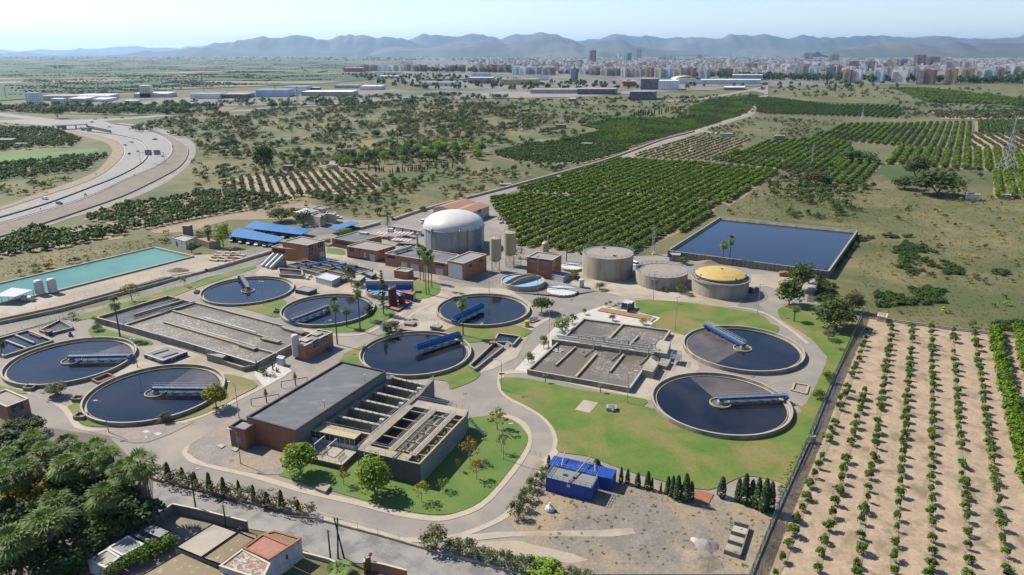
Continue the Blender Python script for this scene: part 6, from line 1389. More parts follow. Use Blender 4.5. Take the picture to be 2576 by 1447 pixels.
# barriers
for lb, P, h, w in (('concrete median barrier along the highway bend', hw_mid, .9,.5), ('white concrete barrier wall beside the service road', sv_in, .9,.3)):
    t = thing('barrier', lb, 'barrier', (*P[8], .1));mb = MB(MT['concrete_stained'] if w < .5 else MT['concrete']);[mb.beam((*a_, .05), (*b_, .05), w, h) for a_, b_ in zip(P, P[1:])];mb.build('wall', t)
for lb, P in (('steel guard rail along the outer side of the highway', hw_out[:58]), ('steel guard rail along the inner side of the highway', hw_in)):
    fence('guard_rail', lb, P, .75, 'galvanised', 4,0,.06, 'guard rail', None, .1);t = bpy.data.objects[[o.name for o in bpy.data.objects if o.name.startswith('guard_rail')][-1]];mb = MB(MT['galvanised']);[mb.beam((*a_, .55), (*b_, .55), .08,.32) for a_, b_ in zip(P, P[1:])];mb.build('rail', t)
# bridge over the highway
a, b = Q4('A1', 5,520,255,880,240);t = thing('road_bridge', 'flat concrete road bridge crossing the highway before the roundabout', 'bridge', (*a, 0));mb = MB(MT['highway_asphalt'], MT['concrete']);mb.beam((*a, 4.2), (*b, 4.2), 11,.8);mb.build('deck', t);mb = MB(MT['concrete']);
for s in (0.03,.35,.66,.97): p = lerp2(a, b, s);mb = MB(MT['concrete']);mb.box(*p, 0,1.2,9,4.2, math.degrees(atan2(b[1] - a[1], b[0] - a[0])));mb.build('pier', t)
mb = MB(MT['dark_metal']);u = (Vector(b) - Vector(a)).normalized();nn = Vector((u.y, -u.x));mb.rail([tuple(Vector(a) + nn * 5.3), tuple(Vector(b) + nn * 5.3)], 5,1,3, r=.06);mb.build('railing', t)
P = TG('A1', 880,285,1120,335);t = thing('retaining_wall', 'tan retaining wall beside the highway below the bridge', 'wall', (*P[0], 0));mb = MB(MT['embankment_earth']);mb.beam((*P[0], 0), (*P[1], 0), .6,3.2);mb.build('wall', t)
# ---- loose things about the works
def drum(label, k_, x, y, mt, r=.4, h=1.0): q = Q4(k_, 0, x, y)[0];mb = MB(MT[mt]);mb.lathe(*q, [(r, 0), (r, h * .32), (r * 1.06, h * .34), (r, h * .36), (r, h * .68), (r * 1.06, h * .7), (r, h * .72), (r, h), (0, h)], 16);tag(mb.build('drum', base=(*q, 0)), label, 'drum')
drum('big yellow drum beside the little boat', 'B3', 150,1150, 'yellow_paint', .8,2.0);drum('blue drum by the brick building wall, the left one', 'C2', 738,265, 'bridge_blue', .5,1.2);drum('blue drum by the brick building wall, the right one', 'C2', 756,262, 'bridge_blue', .5,1.2)
q = Q4('B3', 0,205,1095)[0];t = thing('boat', 'small white boat standing on the pavement by the workshop tank', 'boat', (*q, 0));mb = MB(MT['white_clean']);L = [(-2.2,.7), (-1.2,.95), (.6,.9), (1.8,.5), (2.4,0)];u = Vector((cos(R(35)), sin(R(35))));w = Vector((-u.y, u.x))
for (a, b), (c, d) in zip(L, L[1:]):
    for s in (-1,1): A, B, C, D = (Vector(q) + u * a * .9 + w * b * s * .6, Vector(q) + u * c * .9 + w * d * s * .6, Vector(q) + u * c + w * d * s, Vector(q) + u * a + w * b * s);mb.face([(*A, .3), (*B, .3), (*C, 1.0), (*D, 1.0)])
mb.build('hull', t);mb = MB(MT['steel']);[mb.beam((*(Vector(q) + u * s - w * .8), .8), (*(Vector(q) + u * s + w * .8), .8), .4,.06) for s in (-1.2,.3)];mb.build('bench', t)
for i, (x, y) in enumerate(((2395,800), (2425,812), (2462,800))): q = Q4('B3', 0, x, y)[0];t = thing('bulk_container', 'dark caged bulk container beside the domed tank, ' + ('left', 'middle', 'right')[i] + ' one', 'container', (*q, 0), 'caged bulk containers');mb = MB(MT['deck_grey']);mb.box(*q, .15,1.2,1.1,1.5,20);mb.build('bottle', t);mb = MB(MT['dark_metal']);mb.box(*q, 0,1.3,1.2,.14,20);mb.build('pallet', t)
a, b = Q4('B2', 6.0,1385,395,1560,345);t = thing('roof_duct', 'fat white duct lying along the back edge of the workshop roof', 'duct', (*a, 5));mb = MB(MT['white_paint']);mb.tube((*a, 5.9), (*b, 5.9), .7, n=14);mb.build('pipe', t);mb = MB(MT['steel']);[mb.box(*lerp2(a, b, s), 4.9,.3,1.2,.5) for s in (.2,.8)];mb.build('saddle', t)
q = Q4('B3', 0,335,405)[0];mb = MB(MT['cream_paint']);mb.lathe(*q, [(1.5,0), (1.5,4.2), (1.0,4.8), (0,5)], 20);mb.tube((q[0] + 1, q[1], 4), (q[0] + 1, q[1], 7.5), .3, n=8);tag(mb.build('scrubber_tower', base=(*q, 0)), 'cream scrubber vessel with a vent behind the two storey brick building', 'vessel')
q = Q4('B3', 0,662,680)[0];t = thing('waste_bin', 'green wheeled waste bin beside the small white tank', 'bin', (*q, 0));mb = MB(MT['green_paint']);mb.box(*q, .15,1.6,1.1,1.1,15);mb.build('body', t);mb = MB(MT['deck_grey']);mb.box(*q, 1.25,1.7,1.2,.12,15);mb.build('lid', t)
a, b = Q4('D3', 0,182,1226 - 1000,288,1262 - 1000);t = thing('road_barrier', 'low grey tube barrier lying across the loop road', 'barrier', (*a, 0));mb = MB(MT['galvanised']);mb.rail([a, b], .12,1.0,1.2, r=.035);mb.build('rail', t)
q = Q4('C1', 0,570,735)[0];mb = MB(MT['pavement_tile']);mb.lathe(*q, [(2.0,0), (2.0,.45), (1.6,.45), (1.6,.1)], 24);tag(mb.build('planter_ring', base=(*q, 0)), 'round stone planter ring under the old olive tree', 'planter')
for i, (k_, x, y) in enumerate((('C2', 2100,690), ('D1', 2330,300), ('D2', 150,580), ('B3', 600,900), ('B2', 1600,960), ('C3', 2420,520))): q = Q4(k_, .1, x, y)[0];mb = MB(MT['asphalt_dark' if i % 2 else 'deck_grey']);mb.lathe(*q, [(.55,.1), (.55,.22), (0,.22)], 16);tag(mb.build('manhole_cover', base=(*q, 0)), ('dark manhole cover in the ' + ('central road near the fork', 'road by the hedge cypresses', 'loop road before the green tree', 'road before the concrete tanks', 'pavement by the red tanks', 'paved pad by the right tanks')[i]), 'manhole cover')
# ================================================================ plants
import numpy as np
LC = {'citrus': (0.080,0.141,0.013), 'citrus_light': (0.138,0.205,0.020), 'dark': (0.036,0.064,0.016), 'deep': (0.021,0.041,0.011), 'olive': (0.083,0.100,0.048), 'olive_dark': (0.062,0.077,0.034), 'mid': (0.069,0.105,0.021), 'fresh': (0.117,0.192,0.021), 'lime': (0.179,0.230,0.023), 'autumn': (0.221,0.154,0.029), 'rust': (0.221,0.109,0.029), 'pine': (0.030,0.054,0.023), 'palm': (0.131,0.192,0.052), 'palm_dark': (0.048,0.083,0.023), 'grey': (0.117,0.122,0.071), 'straw': (0.207,0.154,0.063), 'pink': (0.345,0.064,0.069), 'yellow': (0.304,0.218,0.017), 'brown': (0.097,0.064,0.029)}
for k, c in LC.items(): leafmat('leaf_' + k, c, .3,.3 if k not in ('dark', 'deep', 'pine') else .15)
lay('bark', (.20,.155,.11), (.13,.10,.075), 2.0, fine=.3);lay('bark_pale', (.55,.50,.42), (.36,.31,.25), 2.0, fine=.2);lay('palm_skirt', (.30,.23,.15), (.18,.14,.10), 3.0, fine=.4)
def leafq(mb, p, nrm, s, rg, m):
    nrm = nrm.normalized();a = nrm.orthogonal().normalized();a.rotate(Matrix.Rotation(rg.uniform(0,6.28), 3, nrm));b = nrm.cross(a)
    w = s * rg.uniform(.65,1.0);l = s * rg.uniform(1.0,1.5);mb.face([p - a * l * .5, p + b * w * .5, p + a * l * .5, p - b * w * .5], m)
def rv(rg):
    while 1:
        v = Vector((rg.uniform(-1,1), rg.uniform(-1,1), rg.uniform(-1,1)))
        if .05 < v.length < 1: return v
def crown(mb, c, rad, nc, nl, leaf, rg, low=-.45, cr=.42, mats=(0,1)):
    c = Vector(c)
    for i in range(nc):
        d = rv(rg).normalized()
        while d.z < low: d = rv(rg).normalized()
        k = rg.uniform(.45,.85);q = c + Vector((d.x * rad[0], d.y * rad[1], d.z * rad[2])) * k;r = cr * (rad[0] + rad[2]) / 2 * rg.uniform(.7,1.2);m = mats[0] if rg.random() < .55 else mats[1]
        for j in range(nl):
            e = rv(rg);e = e.normalized() * (e.length ** .4);p = q + e * r
            if p.z < .05: p.z = .05
            leafq(mb, p, e * .7 + rv(rg) * .7 + Vector((0,0,.35)), leaf, rg, m if rg.random() < .8 else mats[1 - mats.index(m)] if m in mats else m)
def limbs(mb, h0, c, rad, rg, r=.12, n=4, mat_=0):
    mb.tube((0,0,0), (rg.uniform(-.1,.1), 0, h0), r, r * .75,7, mat_)
    for i in range(n):
        a = 6.28 * i / n + rg.uniform(0,1);mb.tube((0,0, h0 * .92), (c[0] + rad[0] * .55 * cos(a), c[1] + rad[1] * .55 * sin(a), c[2] + rad[2] * rg.uniform(-.1,.4)), r * .55, r * .2,5, mat_)
PROTO = {}
def tree(kind, l1, l2, h, w, trunk=.25, nc=16, nl=22, leaf=.4, seed=0, low=-.5, bark='bark', cr=.42, cat='tree', extra=None):
    "round headed tree: h high, crown w wide, clear trunk a given share of h"
    key = (kind, l1, l2, round(trunk, 2), nc, nl, seed, extra)
    if key in PROTO: return PROTO[key]
    rg = random.Random(hash((kind, nc, nl, seed, len(l1))) & 0xffff if False else seed * 31 + nc * 7 + nl + len(kind));t = thing(kind, '', cat);z0 = trunk * h;cz = (h + z0 * .8) / 2;rad = (w / 2, w / 2, (h - z0 * .8) / 2)
    mb = MB(MT[bark]);limbs(mb, max(.15, z0), (0,0, cz), rad, rg, r=max(.05, h * .022));mb.build('trunk', t)
    mb = MB(MT['leaf_' + l1], MT['leaf_' + l2], *([MT['leaf_' + extra]] if extra else []));crown(mb, (0,0, cz), rad, nc, nl, leaf, rg, low, cr)
    if extra: crown(mb, (0,0, cz + rad[2] * .25), rad, 5,6, leaf * .8, rg, 0, cr, (2,2))
    mb.build('crown', t);t['_u'] = 0;PROTO[key] = t;return t
def cypress(l1='dark', l2='pine', seed=1, n=420):
    key = ('cyp', l1, seed)
    if key in PROTO: return PROTO[key]
    rg = random.Random(seed);t = thing('cypress', '', 'tree');mb = MB(MT['bark']);mb.tube((0,0,0), (0,0,.5), .09,.07,6);mb.build('trunk', t);mb = MB(MT['leaf_' + l1], MT['leaf_' + l2])
    for i in range(n):
        z = rg.random() ** .9;a = rg.uniform(0,6.28);r = .62 * (min(1, z * 5 + .4) * (1 - z) ** .45) * rg.uniform(.75,1.12);e = Vector((cos(a), sin(a), .5));leafq(mb, Vector((r * cos(a), r * sin(a), .12 + z * 3.9)), e + rv(rg) * .5,.32, rg, int(rg.random() < .5))
    mb.build('crown', t);PROTO[key] = t;return t
def conifer(seed=3):
    rg = random.Random(seed);t = thing('conifer', '', 'tree');mb = MB(MT['bark']);mb.tube((0,0,0), (0,0,12), .22,.05,7);mb.build('trunk', t);mb = MB(MT['leaf_pine'], MT['leaf_dark'])
    for k in range(17):
        z = 1.8 + k * .62;R_ = 2.5 * (1 - (z - 1.2) / 12.4)
        for j in range(7):
            a = rg.uniform(0,6.28)
            for q in range(7): r = R_ * (q + 1) / 7;leafq(mb, Vector((r * cos(a), r * sin(a), z + .05 * r + rg.uniform(-.12,.12))), Vector((rg.uniform(-.4,.4), rg.uniform(-.4,.4), 1)), .55, rg, rg.randrange(2))
    mb.build('crown', t);return t
def palm(seed=5, skirt=0, n=34, R_=1.9, dark=False):
    "fan palm, 10 m;the trunk is scaled with the whole tree"
    key = ('palm', seed, skirt, dark)
    if key in PROTO: return PROTO[key]
    rg = random.Random(seed);t = thing('fan_palm', '', 'palm');mb = MB(MT['bark'], MT['palm_skirt']);mb.tube((0,0,0), (.1,0,8.6), .26,.17,8)
    mb.build('trunk', t)
    if skirt:
        mb = MB(MT['palm_skirt'])
        for i in range(int(170 * skirt)): a = rg.uniform(0,6.28);z = 8.4 - rg.random() * 6.5 * skirt;r = .45 + .35 * rg.random();e = Vector((cos(a), sin(a), .25));p = Vector((r * cos(a), r * sin(a), z));b = Vector((-sin(a), cos(a), 0)) * .16;mb.face([p + Vector((0,0,.6)), p + b, p - Vector((0,0,.7)), p - b])
        mb.build('dead_frond_skirt', t)
    mb = MB(MT['leaf_palm_dark' if dark else 'leaf_palm'], MT['leaf_mid' if not dark else 'leaf_palm_dark'])
    for i in range(n):
        a = rg.uniform(0,6.28);el = R(rg.uniform(-55,75));d = Vector((cos(a) * cos(el), sin(a) * cos(el), sin(el)));o = Vector((.1,0,8.7));q = o + d * R_ * .5;s = d.cross(Vector((0,0,1))).normalized();up = s.cross(d).normalized();m_ = int(rg.random() < .4)
        mb.face([o - s * .03, o + s * .03, q + s * .03, q - s * .03], m_);nb = 7
        for k in range(nb):
            f = (k / (nb - 1) - .5) * 2;dd = (d * cos(f * 1.15) + s * sin(f * 1.15)).normalized();L = R_ * (.72 - .12 * abs(f));e = q + dd * L - Vector((0,0, L * .22 + .15 * abs(f)));w = s * .11 * cos(f) + d * .11 * -sin(f);mid = q + dd * L * .6 + up * .06
            mb.face([q, mid + w, e, mid - w], m_)
    mb.build('crown', t);PROTO[key] = t;return t
USED = set()
def plant(proto, p, s=1.0, label=None, group=None, sz=None, z=0.02, cat=None):
    if proto.name in USED: o = dup(proto)
    else: o = proto;USED.add(proto.name)
    o.location = (p[0], p[1], z);o.rotation_euler = (0,0, rnd.uniform(0,6.28));o.scale = (s, s, sz if sz else s);o['label'] = label
    if cat: o['category'] = cat
    if group: o['group'] = group
    elif 'group' in o: del o['group']
    return o
def stand(kind, k_, x, y, yt, w_px, label, group=None, H0=5.0, W0=4.0, **kw):
    "a tree by the picture: foot x,y, top row yt and width of its crown, in tile pixels"
    p = Q4(k_, 0, x, y)[0];h = max(.5, height(p, T(k_, 0, yt)[0][1]));d = p[1] * CT + H * ST;w = w_px / 4 * d / F
    o = plant(kind, p, w / W0, label, group, h / H0);return o
def TR(l1, l2, trunk=.25, nc=22, nl=24, leaf=.42, seed=0, bark='bark', extra=None, cr=.42, kind='broadleaf_tree', cat='tree', low=-.5): return tree(kind, l1, l2,5.0,4.0, trunk, nc, nl, leaf, seed, low, bark, cr, cat, extra)
# ---- the young orange orchard, row by row as in the picture
rows = [('first', 'C4', (1015,40,982,128,968,182,943,217,930,275,915,330,885,388,868,432,842,490,800,620,778,692,728,742,722,820,672,972,638,1040,610,1132), (542,235,510,333,465,425,420,522,388,645,348,755,290,865,255,1000,215,1120,145,1265,75,1420)),
 ('short second', 'C4', (975,650,952,712,932,782,920,845,890,930,882,1000,858,1078), (838,95,788,272,755,385,738,478,715,580,678,700,648,820,617,945,570,1070,530,1205,505,1365)),
 ('third', 'C4', (1238,18,1240,50,1240,110,1228,158,1225,212,1208,262,1205,315,1192,362,1180,425,1182,480,1172,540,1158,612,1150,680,1145,755,1128,812,1105,960), (1098,-20,1090,50,1080,130,1065,245,1045,340,1020,435,1008,560,1005,668,970,770,940,885,932,1035,938,1175,893,1320,890,1425)),
 ('fourth', 'C4', (1450,5,1448,70,1452,140,1440,238,1435,288,1425,340,1418,408,1418,462,1418,525,1408,578,1405,655,1392,712,1390,780,1390,865,1380,940,1392,1010), (1370,25,1358,95,1360,205,1345,290,1330,395,1333,495,1325,612,1310,720,1300,845,1297,960,1285,1105,1265,1245,1275,1385)),
 ('fifth', 'C4', (1648,15,1645,65,1650,165,1652,212,1652,262,1648,310,1645,365,1650,430,1650,495,1655,555,1665,610,1650,675,1655,755,1658,825,1655,895,1655,980), (1645,-10,1652,70,1650,178,1650,250,1650,360,1640,455,1645,570,1655,688,1640,790,1655,915,1650,1065,1660,1195,1645,1350,1610,1440)),
 ('sixth', 'C4', (1865,60,1865,100,1872,142,1868,265,1875,350,1885,420,1888,470,1895,580,1908,655,1898,730,1918,795,1915,875,1922,935,1915,1025), (1935,35,1940,130,1960,318,1948,420,1978,522,1990,635,1990,760,2000,868,2015,1000,2010,1140,2030,1285,2020,1425)),
 ('seventh', 'C4', (2080,60,2085,105,2085,170,2105,225,2110,300,2115,355,2125,438,2138,498,2150,570,2170,630,2165,695,2168,775,2185,850,2205,920,2208,1000), (2222,15,2225,98,2245,190,2255,275,2268,375,2285,485,2300,590,2325,700,2320,820,2355,945,2360,1080,2395,1220,2410,1370))]
young = [tree('young_orange_tree', 'citrus', 'mid', 2.2,2.1,.12,15,20,.34, s, -.4) for s in range(5)]
for nm_, k_, a_, b_ in rows:
    pts = G(T(k_, *a_), 1.1) + G(T('D4', *b_), 1.1);mb = MB(MT['row_soil']);ribbon(mb, smooth_line(pts[::3] + [pts[-1]], 3), -.5,.5,.15);mb.build('soil_strip', kind='structure')
    for i, p in enumerate(pts): plant(young[rnd.randrange(5)], p, rnd.uniform(.66,1.1) * (.65 if rnd.random() < .1 else 1), f'young orange tree, {nm_} row from the green fence, {ORD[i]} from the channel', 'young orange trees in rows', sz=rnd.uniform(.8,1.15))
# ---- orange groves: rows at 58 degrees, the nearest 300 as trees of their own
full = [tree('orange_tree', 'citrus', 'citrus_light', 3.2,4.2,.08,22,22,.55, s, -.35, extra=None) for s in (11,12,13)] + [tree('orange_tree', 'citrus', 'dark', 3.2,4.0,.08,22,22,.55,14,-.35)]
def fill(P, rs, ts, jit=.25, ang=58.2, keep=1.0, jr=.12):
    u = Vector((cos(R(ang)), sin(R(ang))));w = Vector((-u.y, u.x));A = [Vector(p).dot(u) for p in P];B = [Vector(p).dot(w) for p in P];out = []
    for r in range(int(min(B) // rs) + 1, int(max(B) // rs) + 1):
        for k in range(int(min(A) // ts) + 1, int(max(A) // ts) + 1):
            if rnd.random() > keep: continue
            q = w * (r * rs + rnd.uniform(-jr, jr) * rs) + u * (k * ts + rnd.uniform(-jit, jit) * ts)
            if inside(q, P) and seen(q.x, q.y, 0,40): out.append((q.x, q.y, r, k))
    return out
groves = [('near', 5.9,2.5,.86,0,.99,.02), ('second', 5.7,2.6,.9,0,.9,.09), ('young_dark', 6,4.0,.62,1,.97,.08), ('roadside', 5,4.3,.95,1,.97,.15), ('long', 5.4,3.2,.85,2,.97,.08), ('east', 6.2,2.9,.9,2,.98,.03), ('east_low', 6.4,2.7,.9,0,.97,.03), ('plateau', 6.6,2.9,.95,2,.99,.03), ('rows', 7.2,2.8,1.1,0,.99,.02), ('corner', 6.5,2.8,1.05,0,.98,.03), ('top', 7,3.4,1.15,1,.98,.02), ('top_dark', 6,3.6,1.15,1,.97,.1), ('left_dark', 5.5,3.4,.9,1,.86,.2), ('left_near', 5,4.2,1.1,1,.93,.3), ('left_far', 6,5,1.0,1,.8,.4), ('left_mid', 6,4.5,1.0,1,.85,.3), ('far_right', 8,5,1.3,2,.9,.3)]
far = {0: [], 1: [], 2: []};near = []
for key, rs, ts, s, shade, keep, jr in groves:
    for x, y, r, k in fill(soils[key], rs, ts, .2,58.2, keep, jr):
        sc_ = s * rnd.uniform(.88,1.1)
        if key == 'near' or key == 'second': near.append((hypot(x, y), x, y, sc_, r, k, key))
        else:
            sh = shade
            if shade == 2: sh = 0 if noise.noise(Vector((x / 45, y / 60,3))) > -.05 else 1
            far[sh].append((x, y, sc_))
hedge = smooth_line(G(T('C4', 2290,60,2330,300,2385,560,2450,800,2500,1000,2560,1300,2640,1600), 1.3), 3);hd = resample(hedge, 2.6);hd2 = resample([(p[0] + 8.0, p[1] + 1.0) for p in hedge], 2.6);nh = 0
for nm_, L_ in (('dense row beside the sandy track', hd), ('rightmost dense row', hd2)):
    for i, p in enumerate(L_):
        if seen(*p, 0,30): plant(full[rnd.randrange(3)], (p[0] + rnd.uniform(-.3,.3), p[1]), rnd.uniform(.85,1.05), f'orange tree in the {nm_}, {ORD[i]} from the top', 'orange trees of the dense right rows', sz=rnd.uniform(.9,1.15));nh += 1
near.sort();rr = sorted({n_[4] for n_ in near if n_[6] == 'near'})
cnt = {}
for d_, x, y, s, r, k, key in sorted(near[:300 - nh], key=lambda n_: (n_[4], n_[5])):
    cnt[r] = cnt.get(r, 0) + 1;i = rr.index(r) if r in rr else 0
    plant(full[rnd.randrange(4)], (x, y), s, f'orange tree of the near grove, {ORD[i]} row from the reservoir, {ORD[cnt[r] - 1]} tree along', 'orange trees of the near grove')
far[0] += [(n_[1], n_[2], n_[3]) for n_ in near[300 - nh:]]
def template(l1, l2, h, w, nc, nl, leaf, seed, tk=.1, low=-.3):
    mb = MB(MT['leaf_' + l1], MT['leaf_' + l2]);crown(mb, (0,0, h * .55), (w / 2, w / 2, h * .45), nc, nl, leaf, random.Random(seed), low, .5);return mb
def scatter(name, pts, tms, kind='stuff', label=None, cat=None):
    V, Fc, Mi, off = [], [], [], 0;ar = [(np.array(t_.v, dtype=np.float32), np.array(t_.f), np.array(t_.m)) for t_ in tms]
    for i, p in enumerate(pts):
        v, f, m_ = ar[rnd.randrange(len(ar))];a = rnd.uniform(0,6.28);s = p[2];sz = p[3] if len(p) > 3 else s;c_, s_ = cos(a), sin(a)
        q = np.empty_like(v);q[:, 0] = (v[:, 0] * c_ - v[:, 1] * s_) * s + p[0];q[:, 1] = (v[:, 0] * s_ + v[:, 1] * c_) * s + p[1];q[:, 2] = v[:, 2] * sz
        V.append(q);Fc.append(f + off);Mi.append(m_);off += len(v)
    V = np.concatenate(V);Fc = np.concatenate(Fc);Mi = np.concatenate(Mi);me = bpy.data.meshes.new(name);n_ = len(Fc)
    me.vertices.add(len(V));me.vertices.foreach_set('co', V.ravel());me.loops.add(n_ * 4);me.loops.foreach_set('vertex_index', Fc.ravel().astype(np.int32));me.polygons.add(n_)
    me.polygons.foreach_set('loop_start', np.arange(0, n_ * 4,4, dtype=np.int32))
    for m_ in tms[0].mats: me.materials.append(m_)
    me.polygons.foreach_set('material_index', Mi.astype(np.int32));me.update(calc_edges=True);o = bpy.data.objects.new(name, me);COL.objects.link(o);tag(o, label, cat, None, kind);return o
scatter('orange_groves', far[0], [template('citrus', 'citrus_light', 3.1,4.1,10,10,1.1, s) for s in range(4)])
scatter('dark_orange_groves', far[1], [template('dark', 'citrus', 3.1,4.0,9,9,1.0, s + 5) for s in range(4)])
# olives in rows
op = fill(soils['olives'], 5.4,2.9,.25,-68.5,.93,.04) + fill(soils['olives_back'], 7,5,.3,-68.5,.8,.2)
oli = [tree('olive_tree', 'olive', 'olive_dark', 2.8,2.7,.15,14,16,.45, s, -.5) for s in (21,22)]
op = sorted(op, key=lambda q: hypot(q[0], q[1]));ro = sorted({q[2] for q in op[:300]});cnt = {}
for x, y, r, k in op[:300]: cnt[r] = cnt.get(r, 0) + 1;plant(oli[rnd.randrange(2)], (x, y), rnd.uniform(.8,1.1), f'small olive tree, {ORD[ro.index(r)]} row of the olive plot, {ORD[cnt[r] - 1]} along', 'olive trees in rows')
ot = [(x, y, rnd.uniform(.8,1.1)) for x, y, r, k in op[300:]] + [(q[0], q[1], rnd.uniform(.9,1.3)) for q in fill(soils['olive_top'], 9,4.5,.3,10,.9,.1) + fill(soils['olive_side'], 9,3,.3,66,.9,.06)]
scatter('olive_groves', ot, [template('olive', 'olive_dark', 2.8,2.8,7,8,.9, s + 9) for s in range(3)])
# ---- scrub and field trees
bk = {'dark': TR('dark', 'mid', .05,16,18,.5,31, kind='bush', cat='bush', low=-.2), 'mid': TR('mid', 'olive_dark', .05,16,18,.5,32, kind='bush', cat='bush', low=-.2), 'yellow': TR('yellow', 'lime', .05,12,14,.5,33, kind='bush', cat='bush', low=-.1), 'straw': TR('olive', 'straw', .05,12,14,.5,34, kind='bush', cat='bush', low=-.1)}
zones = [('in the rough plot between two groves', FG(1760,345,1790,325,1900,297,2120,306,2030,346,1900,352), 320, (.7,1.8), 'smms'), ('beyond the highway bend', FG(330,330,420,300,700,278,1000,262,1250,262,1400,300,1250,370,900,395,520,400,480,350), 2300, (.8,3.4), 'dmmmss'), ('on the meadow left of the straight road', FG(480,410,900,372,1240,372,1240,420,1350,440,1180,500,1040,540,860,560,500,520), 600, (.7,2.0), 'dmms'), ('on the plain before town', FG(1000,262,1900,240,1900,285,1500,330,1420,380,1250,372), 900, (1.2,3.2), 'ddm'), ('on the pasture right of the reservoir', FG(1835,540,1900,480,2220,450,2700,510,2850,860,2480,835,2172,790,2150,690,2180,600), 230, (.5,1.2), 'yymsd'), ('between groves and reservoir', FG(1800,530,1870,500,1960,440,2180,470,2200,520,2140,560,1840,540), 130, (.8,2.2), 'dmm'), ('on the verge beside the turquoise basin', FG(0,680,150,650,330,600,560,570,560,590,380,620,0,710), 40, (.6,1.4), 'smy'), ('in the fields left of the highway', FG(0,470,200,445,270,410,0,540), 40, (.8,2), 'msy'), ('on the dry field before the town', FG(1900,222,2500,224,2576,260,2400,262,1930,244), 160, (1.5,4), 'ddm'), ('beside the orchards to the far right', FG(2240,262,2700,270,2700,306,2280,302), 200, (1.2,3.5), 'ddm'), ('between highway and industrial sheds', FG(0,270,560,268,560,284,330,292,0,284), 800, (1.5,4), 'ddmm'), ('around the industrial sheds', FG(480,262,1100,240,1300,246,1200,258,700,275), 260, (2,5), 'dd')]
def rand_in(P):
    xs = [p[0] for p in P];ys = [p[1] for p in P]
    while 1:
        q = (rnd.uniform(min(xs), max(xs)), rnd.uniform(min(ys), max(ys)))
        if inside(q, P): return q
K = {'d': 'dark', 'm': 'mid', 'y': 'yellow', 's': 'straw'};allb = []
for nm_, P, n_, sr, mix in zones:
    for i in range(n_):
        for _ in range(6):
            q = rand_in(P)
            if noise.noise(Vector((q[0] / 40, q[1] / 60, n_))) > -.1: break
        allb.append((hypot(*q), q, rnd.uniform(*sr) ** 1.0 * .9 * (1 if rnd.random() < .85 else 1.4), K[rnd.choice(mix)], nm_))
allb.sort(key=lambda b_: -b_[2] / b_[0]);LAB = {'dark': 'dark green round bush ', 'mid': 'mid green bush ', 'yellow': 'yellow flowering low bush ', 'straw': 'straw coloured grassy tuft '}
cnt = {}
for d_, q, s, k, nm_ in sorted(allb[:290], key=lambda b_: b_[1][0] / b_[1][1]): cnt[k, nm_] = cnt.get((k, nm_), 0) + 1;plant(bk[k], q, s / 2 * 1.2, LAB[k] + nm_ + ', ' + ORD[cnt[k, nm_] - 1] + ' from left', LAB[k].strip() + 'es ' + nm_, sz=s / 2 * .8)
st = {'dark': [], 'mid': [], 'yellow': [], 'straw': []}
for d_, q, s, k, nm_ in allb[290:]: st[k].append((*q, s / 2 * 1.2, s / 2 * .8))
T5 = {'dark': ('dark', 'mid'), 'mid': ('mid', 'olive_dark'), 'yellow': ('yellow', 'lime'), 'straw': ('olive', 'straw')}
for k, v_ in st.items():
    if v_: scatter({'dark': 'dark_scrub', 'mid': 'green_scrub', 'yellow': 'yellow_scrub', 'straw': 'dry_tufts'}[k], v_, [template(*T5[k], 5,4,8,8,1.0, s) for s in (1,2,3)])
# brambles on the pasture: low spreading masses
bp_ = []
for P, n_ in ((TG('B4', 1340,290,1500,300,1700,420,1950,620,1500,640,1300,560), 420), (TG('B4', 900,230,1100,250,900,330,700,560,640,640,700,480), 260), (TG('B4', 500,640,660,660,640,860,480,900), 150), (TG('B4', 1150,800,1720,780,1700,900,1100,960), 380), (TG('B4', 2080,560,2400,600,2390,640,2100,610), 40), (TG('B4', 1150,215,1430,250,1400,275,1150,250), 30), (TG('B4', 2200,1120,2576,1100,2700,1200,2300,1190), 60)):
    for i in range(n_):
        q = rand_in([lerp2(p_, cen(P), -.25) for p_ in P])
        if noise.noise(Vector((q[0] / 9, q[1] / 14,2))) < (-.12 if inside(q, P) else .25): continue
        bp_.append((*q, rnd.uniform(.35,.8), rnd.uniform(.16,.36)))
scatter('brambles', bp_, [template('mid', 'dark', 5,4,10,12,.9, s) for s in (4,5,6)])
gp = []
for P, n_ in ((zones[4][1], 5200), (zones[5][1], 1200), (TG('B1', 0,480,600,400,1300,290,2100,200,2300,330,1560,345,900,480,0,670), 700), (zones[2][1], 2600)):
    for i in range(n_):
        q = rand_in(P)
        if seen(*q): gp.append((*q, rnd.uniform(.12,.3), rnd.uniform(.05,.12)))
scatter('dry_grass_tufts', gp, [template(a_, b_, 5,4,4,5,1.1, s) for a_, b_, s in (('straw', 'olive', 7), ('straw', 'olive', 8), ('straw', 'olive', 9))])
wp = []
for P, n_ in ((FG(1290,1300,1345,1190,1560,1220,1750,1265,1940,1310,1890,1430,1500,1430), 260), (FG(1960,1215,2030,1100,2040,1120,1950,1290), 160)):
    for i in range(n_): q = rand_in(P);wp.append((*q, rnd.uniform(.06,.2), rnd.uniform(.03,.09)))
scatter('weeds', wp, [template('mid', 'straw', 5,4,5,6,1.0, s) for s in (3,4)])
